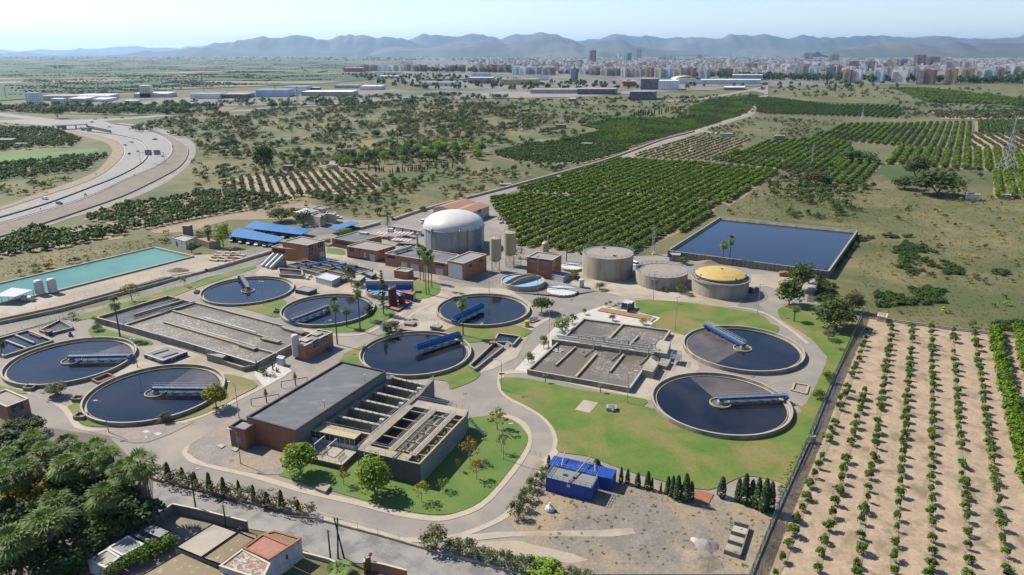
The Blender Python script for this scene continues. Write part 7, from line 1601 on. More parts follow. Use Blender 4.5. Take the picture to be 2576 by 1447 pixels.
# ---- named trees of the works
pf = palm(5,.12);ps = palm(6,.25,30);pt = palm(7,.8,40,2.3, False);pd = palm(8,.3,38,2.3, False)
def pal(pr, k_, x, y, yt, label, w=1.0, group=None): p = Q4(k_, 0, x, y)[0];h = height(p, T(k_, 0, yt)[0][1]);plant(pr, p, w, label, group, max(.25, h / 10.3))
pal(pf, 'B1', 1210,1255,850, 'tall fan palm standing in the left lawn by the aeration basin', 1.0);pal(pf, 'B2', 820,1330,848, 'thin tall palm leaning left of the central lawn, by the brick building', .85);pal(pf, 'B2', 1050,1198,700, 'tall palm on the lawn between the palms and conifer', .85);pal(ps, 'B2', 915,1158,955, 'short stout palm on the lawn between two tall palms', .85);pal(pf, 'B2', 2085,1242,850, 'single palm on the lawn right of the big blue beam', .9)
for i, (x, y, yt) in enumerate(((1655,685,318), (1690,700,335), (1712,830,350), (1742,830,400), (1770,765,375))): pal(pf, 'B2', x, y, yt, f'tall thin palm in the cluster of five before the workshop, {ORD[i]} from the left', .72, 'palm cluster before the workshop')
pal(pf, 'B3', 548,492,215, 'palm between the brick building and the orchard', .8);pal(pf, 'B3', 790,420,245, 'palm at the orchard edge left of the tallest tank', .8);pal(pf, 'B3', 2182,528,232, 'taller palm of the pair before the reservoir', .85);pal(ps, 'B3', 2115,512,292, 'shorter bushy palm of the pair before the reservoir', .95);pal(ps, 'B4', 258,1100,945, 'short palm on the lawn under the big dark tree', 1.0);pal(pt, 'B1', 2110,345,130, 'shaggy palm by the old stone house', .8);pal(ps, 'B1', 1930,405,288, 'short palm in front of the white pump house', .9)
cn = conifer();p = Q4('B2', 0,1285,1032)[0];plant(cn, p, .9, 'tall dark conifer beside the dark red tanks', None, height(p, T('B2', 0,575)[0][1]) / 12.2);p = Q4('A2', 0,1326,1278)[0];plant(cn, p, .62, 'lone conifer by the works gate', None, height(p, T('A2', 0,1120)[0][1]) / 12.2)
tl = [('deep', 'dark', .12,0, 'B2', 1150,1095,898,120, 'dark egg shaped tree between the palms and conifer'), ('dark', 'mid', .3,1, 'B3', 300,1010,848,215, 'dark round tree at the road by the workshop tank'), ('citrus', 'fresh', .1,2, 'B3', 500,1200,1048,185, 'bright green bushy tree at the corner of the square basin'), ('olive', 'mid', .2,3, 'B3', 610,1120,1025,110, 'small olive green tree behind the bright green one'), ('fresh', 'olive', .2,4, 'C3', 318,235,105,105, 'light green bush tree left of the gallery steps'), ('olive', 'mid', .25,5, 'C3', 168,385,280,115, 'small tree in the white gravel by the basin corner'), ('lime', 'fresh', .3,6, 'B3', 725,1030,965,60, 'small yellowish tree at the left end of the white gravel'), ('olive', 'rust', .25,7, 'B3', 1010,1095,1025,75, 'small grey green tree in the middle of the white gravel'), ('lime', 'autumn', .2,8, 'B3', 1315,1130,1058,85, 'small yellow green tree at the right end of the white gravel'), ('mid', 'dark', .1,9, 'B4', 210,935,660,260, 'dark leaning tree at the road bend beneath the reservoir'), ('dark', 'mid', .1,10, 'B4', 330,790,498,240, 'tallest dark tree beside the scrap pile'), ('mid', 'olive_dark', .08,11, 'B4', 640,1160,850,400, 'wide rounded grey green tree above the fence corner'), ('brown', 'olive_dark', .1,12, 'B4', 850,1010,790,200, 'brownish bushy tree behind the wide rounded one'), ('grey', 'olive', .3,13, 'B4', 605,1285,1165,130, 'small silvery olive tree on the right lawn'), ('mid', 'dark', .35,14, 'B4', 680,1375,1265,105, 'small dark tree on the right lawn below the olive'), ('dark', 'mid', .2,15, 'C4', 600,580,465,120, 'round dark tree at the green fence by the road pad'), ('dark', 'brown', .2,16, 'C4', 520,755,655,125, 'low dark tree at the fence beside the nearest right tank'), ('fresh', 'lime', .18,17, 'D2', 450,445,140,340, 'bright green tree at the corner of the brick filter building'), ('lime', 'fresh', .15,18, 'D2', 1195,625,258,360, 'large yellow green tree in front of the settling block'), ('autumn', 'rust', .4,19, 'D2', 885,545,365,150, 'thin autumn tree between the two bright green trees'), ('autumn', 'lime', .42,20, 'D2', 1668,718,505,190, 'sparse yellow tree at the front curve of the lawn'), ('mid', 'citrus', .35,21, 'D2', 1880,600,450,150, 'neat round topped tree in the shade of the block'), ('olive', 'rust', .4,22, 'D2', 2035,405,268,62, 'thin small tree close to the green wall'), ('autumn', 'rust', .2,23, 'D2', 2150,292,28,215, 'golden autumn tree beside the settling block'), ('rust', 'autumn', .35,24, 'D2', 2222,488,278,185, 'orange brown tree with pale trunk near the kerb'), ('autumn', 'lime', .3,25, 'C2', 2425,1060,838,250, 'large yellow tree by the stair platform and road'), ('lime', 'autumn', .4,26, 'D2', 2470,215,20,120, 'thin yellow green tree beside the lawn lamp'), ('lime', 'autumn', .25,27, 'C1', 2180,838,605,240, 'yellow green tree at the end of the front left bridge'), ('grey', 'olive', .25,28, 'C1', 570,725,580,205, 'old silvery olive tree in a round stone bed'), ('autumn', 'olive', .25,29, 'B1', 1330,898,692,205, 'bare looking autumn tree on the strip lawn behind the basin'), ('lime', 'fresh', .5,30, 'B1', 1862,750,645,80, 'slender young tree on the strip lawn'), ('mid', 'dark', .4,31, 'B1', 740,1082,1003,125, 'clipped round tree on the left strip lawn'), ('mid', 'olive', .05,32, 'B1', 975,1105,1040,105, 'round green shrub at the channel corner, the darker one'), ('lime', 'fresh', .05,33, 'B1', 1045,1118,1065,75, 'yellow green shrub at the channel corner'), ('olive', 'mid', .05,34, 'B1', 985,1195,1120,115, 'shrub on the small pointed lawn'), ('grey', 'olive', .25,35, 'B2', 1362,1215,1092,195, 'grey leaved olive tree behind the big beam tank'), ('grey', 'olive_dark', .1,36, 'B2', 960,735,512,160, 'feathery grey tree by the white shed'), ('mid', 'fresh', .05,37, 'A2', 250,1225,1085,240, 'soft green tree behind the upper carport'), ('dark', 'mid', .1,38, 'A2', 480,1265,1105,190, 'dark tree before the cream offices'), ('lime', 'fresh', .2,39, 'B1', 2250,350,95,180, 'tall yellow green tree by the carports'), ('mid', 'fresh', .3,40, 'B2', 705,330,262,110, 'small green tree by the two storey brick building'), ('citrus', 'fresh', .05,41, 'B3', 630,672,575,105, 'round green bush beside the white walled shed'), ('mid', 'straw', .05,42, 'B3', 1700,810,730,115, 'green shrub before the middle concrete tank'), ('mid', 'yellow', .05,43, 'B3', 1540,800,760,70, 'low shrub left of the round green one by the tank'), ('mid', 'yellow', .03,44, 'B3', 1790,845,805,80, 'yellow green shrub at the kerb by the domed tank'), ('autumn', 'olive', .1,45, 'B3', 80,460,340,140, 'yellowish tree at the foot of the silos'), ('mid', 'olive', .05,46, 'B3', 1720,520,445,130, 'green bush beneath the reservoir wall'), ('grey', 'olive', .3,47, 'B3', 880,780,700,110, 'wispy grey shrub in the pipe garden'), ('fresh', 'citrus', .05,48, 'B2', 900,232,165,190, 'low bright hedge bush behind the brick office'), ('dark', 'brown', .03,49, 'C1', 1670,985,880,120, 'dark shrub by the steps of the front left tank'), ('deep', 'dark', .05,50, 'C1', 180,1090,940,220, 'dark oleander mass beside the brick shed, left half'), ('deep', 'dark', .05,51, 'C1', 350,1100,945,240, 'dark oleander mass beside the brick shed, right half'), ('dark', 'mid', .1,52, 'C1', 20,290,135,130, 'dark tree cut by the left picture edge'), ('mid', 'dark', .1,53, 'A2', 90,740,420,200, 'tallest dark tree in the fields beyond the carports'), ('dark', 'mid', .1,54, 'A1', 580,185,35,150, 'tall dark tree behind the roundabout'), ('mid', 'olive_dark', .08,55, 'A4', 1700,960,690,460, 'huge spreading dark tree in the field beyond the reservoir'), ('dark', 'mid', .08,56, 'A4', 1370,900,760,230, 'dark tree left of the huge spreading one'), ('olive_dark', 'mid', .08,57, 'A4', 1480,780,560,260, 'dark tree behind the huge spreading one'), ('olive', 'mid', .2,58, 'A4', 685,1155,1040,125, 'lone round tree on the pasture above the reservoir'), ('dark', 'mid', .1,59, 'A4', 850,630,500,200, 'dark tree at the edge of the groves, left of two'), ('dark', 'mid', .1,60, 'A4', 1000,640,510,190, 'dark tree at the edge of the groves, right of two'), ('dark', 'brown', .1,61, 'A4', 480,850,720,260, 'dark tree between groves and scrub')]
for l1, l2, tk, sd_, k_, x, y, yt, w, lb in tl:
    sparse = l1 in ('autumn', 'rust') or tk > .33;stand(TR(l1, l2, tk, 18 if sparse else 44 if w > 190 else 26,16 if sparse else 36 if w > 190 else 28,.31 if w > 190 else .32, sd_, 'bark_pale' if sparse else 'bark', cr=.30 if sparse else .40, kind='shrub' if tk < .06 else 'broadleaf_tree', cat='shrub' if tk < .06 else 'tree', low=-.25 if tk < .06 else -.6), k_, x, y, yt, w, lb)
tp_ = TR('mid', 'dark', .55,22,20,.3,70, cr=.5, kind='topiary_tree')
for i, (x, y, yt) in enumerate(((945,955,905), (988,940,890), (1048,970,922), (1073,950,908))): stand(tp_, 'B3', x, y, yt, 44, f'clipped ball tree beside the blue gatehouse, {ORD[i]} from the left', 'clipped ball trees')
# small cycads
for i, (x, y, yt) in enumerate(((335,580,515), (890,680,612))): pal(palm(9,0,22,1.5), 'C3', x, y, yt, ('left', 'right')[i] + ' one of two small cycads on the lawn before the square basin', .5, 'small cycads')
cy = [cypress('dark', 'pine', s) for s in (1,2)]
for i, (x, y, yt, w) in enumerate(((1095,522,362,52), (1160,528,378,55), (1262,562,418,75), (1362,585,405,75), (1405,595,470,40), (1495,612,510,28), (1565,640,455,75), (1610,660,450,80), (1660,690,445,100), (1740,705,428,110), (1795,690,505,80), (2105,660,458,105), (2270,705,475,90), (2330,730,430,110), (2400,745,490,100), (2460,775,470,110), (2530,815,478,120), (2590,800,510,110), (370,330,238,45), (850,350,278,90))): stand(cy[i % 2], 'D3', x, y, yt, w, f'dark cypress along the lower lawn edge, {ORD[i]} in order from the containers' if i < 18 else ('small cypress at the left end of the rear container', 'cypress tips behind the rear container')[i - 18], 'cypresses along the lawn', 4.05,1.3)
gy = cypress('mid', 'olive_dark', 3)
hl = [('D1', 1702,505,312,80), ('D1', 1840,480,362,60), ('D1', 1968,562,408,70), ('D1', 2118,628,415,75), ('D1', 2262,668,462,75), ('D1', 2412,655,492,55), ('D1', 2562,720,540,60), ('D2', 115,770,610,80), ('D2', 265,805,592,75), ('D2', 432,838,690,60)]
for i, (k_, x, y, yt, w) in enumerate(hl): stand(gy, k_, x, y, yt, w, f'grey green young cypress in the roadside hedge, {ORD[i]} from the palms', 'young cypresses of the hedge', 4.05,1.3)
hs = TR('brown', 'olive_dark', .05,14,18,.4,71, kind='shrub', cat='shrub', low=-.2)
for i, (k_, x, y) in enumerate((('D1', 1640,480), ('D1', 1770,540), ('D1', 1890,570), ('D1', 2040,620), ('D1', 2190,650), ('D1', 2345,680), ('D1', 2480,705), ('D2', 55,740), ('D2', 190,780), ('D2', 350,820), ('D2', 520,865))): stand(hs, k_, x, y, y - 150,190, f'brownish hedge shrub between young cypresses, {ORD[i]} from the palms', 'hedge shrubs')
ol = TR('grey', 'mid', .05,20,26,.4,72, kind='shrub', cat='shrub', low=-.2);olp = TR('mid', 'olive', .05,22,26,.4,73, kind='shrub', cat='shrub', low=-.2, extra='pink')
for i, (k_, x, y, yt, w) in enumerate((('D2', 1800,1180,985,300), ('D2', 1985,1235,1070,190), ('D2', 2130,1255,1090,190), ('D2', 2250,1290,1150,160), ('D2', 2370,1325,1190,160), ('D2', 2500,1370,1180,170), ('D3', 60,1395,1240,190), ('D3', 210,1420,1265,190), ('D3', 330,1420,1290,150), ('D3', 440,1400,1290,120), ('D3', 600,1460,1370,170), ('D3', 740,1480,1400,150))): stand(olp if i in (0,4) else ol, k_, x, y, yt, w, f'oleander shrub along the old road wall, {ORD[i]} from the left', 'oleanders along the old road')
for i, (x, y, yt, w) in enumerate(((330,460,330,110), (270,530,400,120), (210,600,470,130), (150,690,540,140), (90,780,620,150), (30,870,690,160))): stand(ol, 'D3', x, y, yt, w, f'oleander shrub beside the container yard road, {ORD[i]} from the containers', 'oleanders by the container yard')
stand(TR('lime', 'fresh', .05,20,26,.4,74, kind='shrub', cat='shrub', low=-.2), 'D3', 300,1470,1350,420, 'bright green shrub at the bottom picture edge')
# clumps of round trees and cypresses in the middle distance
ct = [TR('mid', 'citrus', .12,18,20,.5, s, kind='round_tree') for s in (81,82)] + [TR('olive_dark', 'mid', .12,18,20,.5,83, kind='round_tree'), TR('lime', 'fresh', .12,18,20,.5,84, kind='round_tree')]
def clump(label, group, k_, P, n_, hr, pro, cyp=False):
    P = Q4(k_, 0, *P)
    for i, q in enumerate(sorted((rand_in(P) for _ in range(n_)), key=lambda q: q[0] / q[1])):
        h = rnd.uniform(*hr);lb = f'{label}, {ORD[i]} from the left'
        if cyp: plant(cy[i % 2], q, h / 5.0, lb, group, h / 4.05)
        else: plant(ct[rnd.choice(pro)], q, h / 5 * 1.15, lb, group, h / 5)
clump('rounded tree in the belt between olives and dome', 'rounded trees behind the dome', 'A2', (400,960,1000,960,1300,860,1800,800,1820,850,1400,990,900,1100,700,1040), 52, (3,5), (0,1,1))
clump('tree in the green clump around the walled garden', 'trees of the garden clump', 'A2', (800,620,1400,500,1900,450,2300,520,2200,640,1700,620,1300,660,1200,720,900,690), 75, (6,10), (0,2,3,3))
clump('dark tree by the ruined houses left of the olives', 'trees by the ruined houses', 'A2', (-100,700,250,720,600,690,560,560,300,560,100,650), 26, (3,6), (2,0));clump('round tree at the road before the roadside grove', 'trees at the road bend', 'A3', (0,700,150,620,500,650,680,650,500,720,200,800,0,830), 24, (3,5), (0,2))
clump('slim cypress in the rear garden row', 'cypresses of the garden', 'A2', (950,600,1360,560,1350,590,960,625), 34, (4,7), (), True);clump('slim cypress in the front garden row', 'cypresses before the garden', 'A2', (1110,700,1380,720,2000,670,2000,690,1380,745,1110,725), 40, (3,5), (), True);clump('cypress in the small far stand by the pylon', 'far cypress stand', 'A3', (1180,180,1280,150,1600,110,1600,130,1420,160,1200,190), 26, (6,9), (), True)
clump('dark tree in the thicket beyond the reservoir', 'thicket trees beyond the reservoir', 'A4', (0,850,300,880,700,800,1100,880,1000,960,600,960,200,1000), 34, (2.5,5), (2,0));clump('tree around the farm ruins on the right', 'trees by the farm ruins', 'A4', (1500,690,2100,700,2200,850,1900,900), 16, (2.5,5), (2,));clump('tree beside the crop field left of the highway', 'trees left of the highway', 'A1', (0,460,400,430,800,440,700,490,0,510), 14, (4,6), (2,0));clump('round tree between the crop field and highway', 'trees by the highway verge', 'A1', (0,740,80,640,900,640,700,760,0,770), 12, (4,7), (2,2));clump('dark tree among the sheds near the roundabout', 'trees near the sheds', 'A1', (1380,70,1900,60,1880,90,1400,90), 9, (9,13), (2,0))
# ---- the palm grove at the lower left
gl = [(680,110,1.1), (440,190,1.15), (230,370,1.2), (90,250,1.0), (650,330,1.2), (980,150,1.05), (920,300,1.1), (1090,230,1.0), (1250,380,1.15), (540,700,1.1), (1040,620,1.15), (450,900,1.55), (110,1080,1.4), (330,60,1.0), (800,200,1.0), (30,470,1.1)]
for i, (x, y, s) in enumerate(gl):
    hh = 9.0;p = Q4('D1', hh, x, y)[0];plant(pd, p, s * 1.15, f'lush palm in the lower left grove, {ORD[i]} of sixteen counted from its upper middle', 'palms of the lower left grove', hh / 9.2)
p = Q4('D1', 0,1515,870)[0];plant(pt, p, 1.25, 'tall palm with a thick skirt of dead fronds at the grove edge', None, height(p, T('D1', 0,215)[0][1]) / 10.3)
dk = [TR('deep', 'dark', .05,30,34,.42, s, kind='grove_tree', low=-.1) for s in (91,92)] + [TR('dark', 'mid', .05,30,34,.42,93, kind='grove_tree', low=-.1)];yl = TR('mid', 'yellow', .05,26,30,.4,94, kind='grove_tree', low=-.1)
for i, (x, y, h) in enumerate(((300,470,6), (150,640,6), (600,480,6.5), (820,560,6), (880,850,6.5), (1040,860,6.5), (1290,640,7), (1340,800,6.5), (720,950,6), (300,1250,6), (620,1330,4.5), (90,1300,6), (1180,700,6.5), (150,160,5.5), (560,260,6), (880,330,6), (1150,420,6), (20,380,5.5), (450,620,5.5), (700,1250,5), (900,1080,5), (1450,760,5), (10,800,6), (250,830,6), (20,60,5), (760,740,6), (1000,1000,5.5), (480,1180,5.5))):
    p = Q4('D1', h * .7, x, y)[0];plant(yl if i in (0,1,6 + 12) else dk[i % 3], p, rnd.uniform(1.35,1.7), f'dense dark grove tree under the lower left palms, {ORD[i]} from the top', 'dense trees of the lower left grove', h / 5)
vs = TR('citrus', 'mid', .05,22,30,.35,95, kind='shrub', cat='shrub', low=-.2)
for i, (x, y) in enumerate(((1700,1120), (1560,1190), (1430,1260), (1290,1330), (1160,1400))): p = Q4('D1', 1.2, x, y)[0];plant(vs, p, .95, f'leafy green shrub between the white and brown roofs, {ORD[i]} from the wall', 'shrubs between the roofs', .6)
p = Q4('D2', 1.5,830,1390)[0];plant(palm(9,0,22,1.5), p, 1.5, 'low bright palm at the bottom beside the crossing poles', None, .2)
# cacti in the white gravel
for i, (x, y, h) in enumerate(((12,470,3.2), (172,460,2.6), (105,520,1.8), (210,480,1.5))):
    p = Q4('C2', 0, x, y)[0];t = thing('cactus', ('tallest columnar cactus by the frothy basin pipes', 'columnar cactus right of the dark shrub', 'short cactus at the front of the gravel bed', 'small forked cactus nearest the meter cabinet')[i], 'cactus', (*p, 0), 'cacti in the white gravel');mb = MB(MT['leaf_mid']);mb.tube((*p, 0), (*p, h), .2,.16,8);mb.tube((*p, h * .4), (p[0] + .5, p[1], h * .5), .13, n=6);mb.tube((p[0] + .5, p[1], h * .5), (p[0] + .5, p[1], h * .85), .13,.1,6);mb.build('stem', t)
stand(TR('dark', 'mid', .05,16,20,.4,96, kind='shrub', cat='shrub'), 'C2', 70,500,415,95, 'dark round shrub among the cacti');stand(TR('straw', 'olive', .05,12,14,.4,97, kind='shrub', cat='shrub'), 'C2', 165,525,470,75, 'pale tuft among the cacti')
for o in list(bpy.data.objects):
    if o.parent is None and o.get('label') == '' :
        for c in list(o.children): bpy.data.objects.remove(c)
        bpy.data.objects.remove(o)
# ================================================================ hills and air
lay('hill_forest', (0.06,0.075,0.045), (0.10,0.10,0.06), 0.0012, (0.16,0.14,0.10), 0.0006, fine=0.2, fs=0.004)
def ridge(pts, dist, W, seed, zmin=0):
    pts = sorted(pts);R0 = []
    x0, x1 = pts[0][0], pts[-1][0];n = int((x1 - x0) / 7) + 1
    for i in range(n + 1):
        px = x0 + (x1 - x0) * i / n
        for a, b in zip(pts, pts[1:]):
            if a[0] <= px <= b[0] + 1e-6: py = a[1] + (b[1] - a[1]) * (px - a[0]) / max(1e-6, b[0] - a[0]);break
        a_ = (px - CX) / F;b_ = -(py - CY) / F
        D = dist * (1 + 0.06 * math.sin(px * 0.004 + seed));t = D / (CT + b_ * ST)
        R0.append((a_ * t, D, max(zmin, H + (b_ * CT - ST) * t) * (1 + .09 * noise.fractal(Vector((px / 26, seed, 0)), .7,2.2,5))))
    mb = MB(MATS['hill_forest']);rows = 17
    for j in range(rows):
        v = -1 + 2 * j / (rows - 1)
        for i, (x, y, z) in enumerate(R0):
            k = 1 - abs(v);nzv = noise.fractal(Vector((x / 1500 + seed, (y + v * W) / 1500, seed)), 0.9,2.1,5)
            nz2 = noise.fractal(Vector((x / 420 + seed, (y + v * W) / 900, seed)), 0.8,2.1,3)
            zz = z * (k ** 1.05) + z * 0.55 * k * (1 - k) * 2 * nzv + z * 0.18 * k * (1 - k) * 3 * nz2
            mb.v.append((x * (1 + v * W / dist * 0.6), y + v * W, max(-5, zz - (5 if abs(v) > 0.99 else 0))))
    n = len(R0)
    for j in range(rows - 1):
        for i in range(n - 1): mb.f.append((j * n + i, j * n + i + 1, (j + 1) * n + i + 1, (j + 1) * n + i));mb.m.append(0)
    return mb.build('hills', kind='structure', smooth=True)
main = T('Y1', 1100,572,1230,555,1330,535,1480,508,1560,525,1700,512,1850,495,1950,478,2050,480,2160,422,2220,432,2340,432,2400,398,2480,400) + T('Z2', 0,130,50,115,150,140,210,130,250,133,370,105,500,108,600,135,740,148,830,110,940,90,1100,100,1200,122,1380,125,1540,150,1640,190,1800,230,2000,260)
back = T('Z2', 1300,250,1540,150,1700,88,1800,100,1980,118,2100,105,2200,88,2330,110,2460,138) + T('Z3', 0,115,50,92,140,98,260,78,460,95,560,130,640,160,700,158,840,135,880,142,980,100,1110,90,1250,115,1370,108,1500,132,1640,130,1880,118,1980,138,2110,135,2200,92,2280,95,2430,115,2530,90) + T('Z4', 0,100,70,122,150,132,270,128,330,108,400,108,480,125,640,122,820,120,1000,105,1200,112,1370,125,1600,115,1700,112,1850,125,2000,138,2200,140,2400,130,2500,120,2576,100,2900,110)
front = T('Z2', 1150,290,1280,240,1420,218,1560,240,1800,230,2030,178,2130,190,2300,165) + T('Z3', 0,190,300,135,450,135,600,160,720,215,900,165,1110,145,1200,200,1400,235,1600,255,1900,265)
foot = T('Z4', 500,265,800,240,1000,205,1200,190,1330,180,1500,190,1700,215,1880,165,2000,195,2060,210,2200,180,2400,190,2576,185,2900,180)
pale = T('Y1', -400,520,0,500,100,508,200,520,280,510,420,495,600,505,760,500,790,482,860,495,1040,490,1180,465,1260,470,1380,460,1480,480,1700,483,1800,490,1890,465,1950,475,2300,420,2500,440)
lefth = T('Y1', -400,556,0,540,150,530,240,523,330,535,450,555,600,560,740,535,880,535,1050,555,1150,566)
ridge(pale, 33000,2600,1.3);ridge(back, 21000,2600,2.1);ridge(main, 18000,2600,3.7);ridge(front, 15500,1900,4.4);ridge(foot, 11500,1500,5.2);ridge(lefth, 20000,1500,6.6)
# ================================================================ the town and the far sheds
FC = {'white': (0.725,0.711,0.667), 'cream': (0.609,0.522,0.392), 'brick': (0.319,0.145,0.102), 'brown': (0.246,0.16,0.123), 'dark red': (0.189,0.0725,0.0653), 'pale blue': (0.493,0.58,0.696), 'grey': (0.377,0.377,0.377), 'tan': (0.478,0.377,0.261), 'pink': (0.522,0.348,0.304), 'gold': (0.362,0.232,0.0725), 'dark': (0.0725,0.0798,0.0943), 'green': (0.319,0.392,0.29), 'navy': (0.0435,0.087,0.203), 'red': (0.435,0.0435,0.0435), 'yellow': (0.609,0.435,0.102)}
for k_, c in FC.items(): facade('flats_' + k_, c, (.05,.055,.065), 3.4,3.1,.85 if k_ not in ('dark', 'navy') else .3)
lay('far_roof', (.50,.42,.35), (.36,.27,.21), .05, fine=.15, fs=.5);lay('far_metal_roof', (.95,.93,.88), (.75,.74,.70), .03, fine=.05)
def prow(mb, P, z0, z1, ms=0, mr=1):
    if mb.uv is None: mb.uv = []
    ar = sum(P[i - 1][0] * P[i][1] - P[i][0] * P[i - 1][1] for i in range(len(P)));P = P if ar > 0 else P[::-1];o_ = rnd.uniform(0,9)
    for i in range(len(P)):
        a, b = P[i], P[(i + 1) % len(P)];L = hypot(b[0] - a[0], b[1] - a[1]);mb.face([(*a, z0), (*b, z0), (*b, z1), (*a, z1)], ms);mb.uv += [o_, 0, o_ + L, 0, o_ + L, z1 - z0, o_, z1 - z0]
    mb.face([(*p, z1) for p in P], mr);mb.uv += [0,0] * len(P)
def diamond(x0, x1):
    W = x1[0] - x0[0];a = (x0[0], x0[1] + W * .3);b = (x0[0] + W * .6, x0[1] - W * .18);c = (x1[0], x0[1] + W * .32)
    return [a, b, c, (a[0] + c[0] - b[0], a[1] + c[1] - b[1])]
def oblong(x0, x1, dep, skew=.12): return [x0, x1, (x1[0] + dep * (x1[0] / x1[1] * .6 + skew), x1[1] + dep), (x0[0] + dep * (x0[0] / x0[1] * .6 + skew), x0[1] + dep)]
NB = [0]
def flats(k_, x0, x1, yt, yb, col, label, dep=18, name='apartment_block', cat='apartment block', group='blocks at the front of the town', sub=True, roof='far_roof'):
    p0, p1 = G(T(k_, x0, yb, x1, yb));h = height(p0, T(k_, 0, yt)[0][1]);P = oblong(p0, p1, dep) if not sub else diamond(p0, p1);NB[0] += 1
    t = thing(name, label, cat, (*cen(P), 0), group);mb = MB(MT['flats_' + col], MT[roof]);prow(mb, P, 0, h);mb.build('wall', t)
    if sub: mb = MB(MT['flats_' + col], MT[roof]);q = [bil(P, s_, t_) for s_, t_ in ((.3,.3), (.62,.3), (.62,.7), (.3,.7))];prow(mb, q, h, h + 2.6);mb.build('roof_house', t)
    if sub and col not in ('dark', 'navy'):
        mb = MB(MT['far_metal_roof']);n_ = max(2, int(h / 3.1))
        for i in range(1, n_): mb.prism([bil(P, s_, t_) for s_, t_ in ((.08,-.07), (.4,-.07), (.4,-.002), (.08,-.002))], i * 3.1, i * 3.1 + .9)
        mb.build('balconies', t)
    return t
row = [('Z2', v) for v in ((1040,1130,405,462, 'brick'), (1130,1220,408,464, 'brown'), (1222,1320,405,466, 'pale blue'), (1322,1430,408,468, 'white'), (1455,1508,402,465, 'white'), (1510,1558,400,466, 'brick'), (1560,1720,405,470, 'brown'), (1800,1848,395,460, 'cream'), (1852,1930,400,462, 'white'), (1932,2030,408,464, 'dark red'), (2032,2110,405,464, 'brown'), (2170,2298,398,474, 'tan'), (2302,2430,400,478, 'brick'), (2432,2570,402,480, 'brown'))]
row += [('Z3', v) for v in ((0,70,432,505, 'pale blue'), (72,180,425,500, 'white'), (182,298,428,500, 'grey'), (302,440,430,505, 'brown'), (482,590,436,496, 'pale blue'), (592,665,440,578, 'dark'), (680,770,450,502, 'cream'), (776,888,430,510, 'brown'), (892,990,440,515, 'tan'), (992,1090,440,515, 'brown'), (1096,1160,436,530, 'white'), (1162,1235,438,530, 'pink'), (1238,1330,446,525, 'grey'), (1340,1430,432,530, 'brick'), (1436,1525,436,540, 'cream'), (1527,1618,438,540, 'pale blue'), (1622,1735,432,536, 'tan'), (1737,1860,430,535, 'brick'), (1882,2000,448,545, 'grey'), (2002,2118,430,520, 'tan'), (2122,2230,440,520, 'dark red'), (2234,2350,430,500, 'cream'), (2350,2480,385,445, 'brown'))]
row += [('Z4', v) for v in ((140,258,392,450, 'white'), (262,340,415,512, 'green'), (343,412,405,500, 'brick'), (414,520,422,512, 'pale blue'), (592,688,425,512, 'navy'), (690,740,405,510, 'brick'), (752,850,450,585, 'brick'), (852,958,455,585, 'white'), (925,1000,410,480, 'pale blue'), (1068,1180,440,580, 'pale blue'), (1184,1250,415,560, 'tan'), (1258,1448,456,580, 'white'), (1452,1512,415,560, 'grey'), (1518,1720,450,600, 'dark red'), (1782,1918,440,600, 'gold'), (1952,2085,440,578, 'gold'), (2090,2186,450,576, 'white'), (2190,2290,432,576, 'pale blue'), (2292,2380,435,572, 'brick'), (2388,2500,400,480, 'white'), (2504,2640,402,480, 'cream'))]
row.sort(key=lambda r_: T(r_[0], r_[1][0], 0)[0][0])
for i, (k_, v) in enumerate(row): flats(k_, *v[:5], f'{v[4]} block of flats in the front row of the town, {ORD[i]} from the left')
tw = [('Z3', 776,846,256,388, 'dark red', 'red and white residential tower, left one of the two tallest'), ('Z3', 1252,1304,237,338, 'brown', 'tallest slim brown tower on the town skyline'), ('Z3', 1036,1095,291,362, 'white', 'white tower left of the dark and pale pair'), ('Z3', 1120,1160,288,362, 'pale blue', 'pale tower joined to a dark tower'), ('Z3', 1163,1202,284,362, 'dark', 'dark tower beside the pale tower'), ('Z3', 1470,1548,312,368, 'grey', 'grey tower right of the tallest slim tower'), ('Z3', 1552,1610,316,370, 'tan', 'tan tower next to the grey one'), ('Z3', 1872,1910,296,350, 'brown', 'small lone brown tower in the town'), ('Z4', 362,460,282,352, 'brown', 'broad brown tower at the right skyline'), ('Z4', 627,722,296,376, 'brown', 'plain brown slab tower beside a dark block'), ('Z4', 822,920,365,450, 'dark', 'dark block of flats with balconies'), ('Z4', 982,1080,362,470, 'brown', 'brown striped tower block, mid right'), ('Z4', 1200,1330,342,420, 'tan', 'tan tower with yellow balconies'), ('Z4', 1340,1410,345,420, 'dark', 'dark tower between tan and red ones'), ('Z4', 1478,1598,302,412, 'dark red', 'tall dark red tower, left of the pair'), ('Z4', 1600,1748,322,414, 'dark red', 'wide dark red tower, right of the pair'), ('Z4', 1792,1978,362,452, 'pink', 'pink terraced block behind the gold ones'), ('Z4', 1982,2090,362,450, 'cream', 'cream block with round roofs')]
for k_, x0, x1, yt, yb, c, lb in tw: flats(k_, x0, x1, yt, yb, c, lb, 22, group='towers of the town')
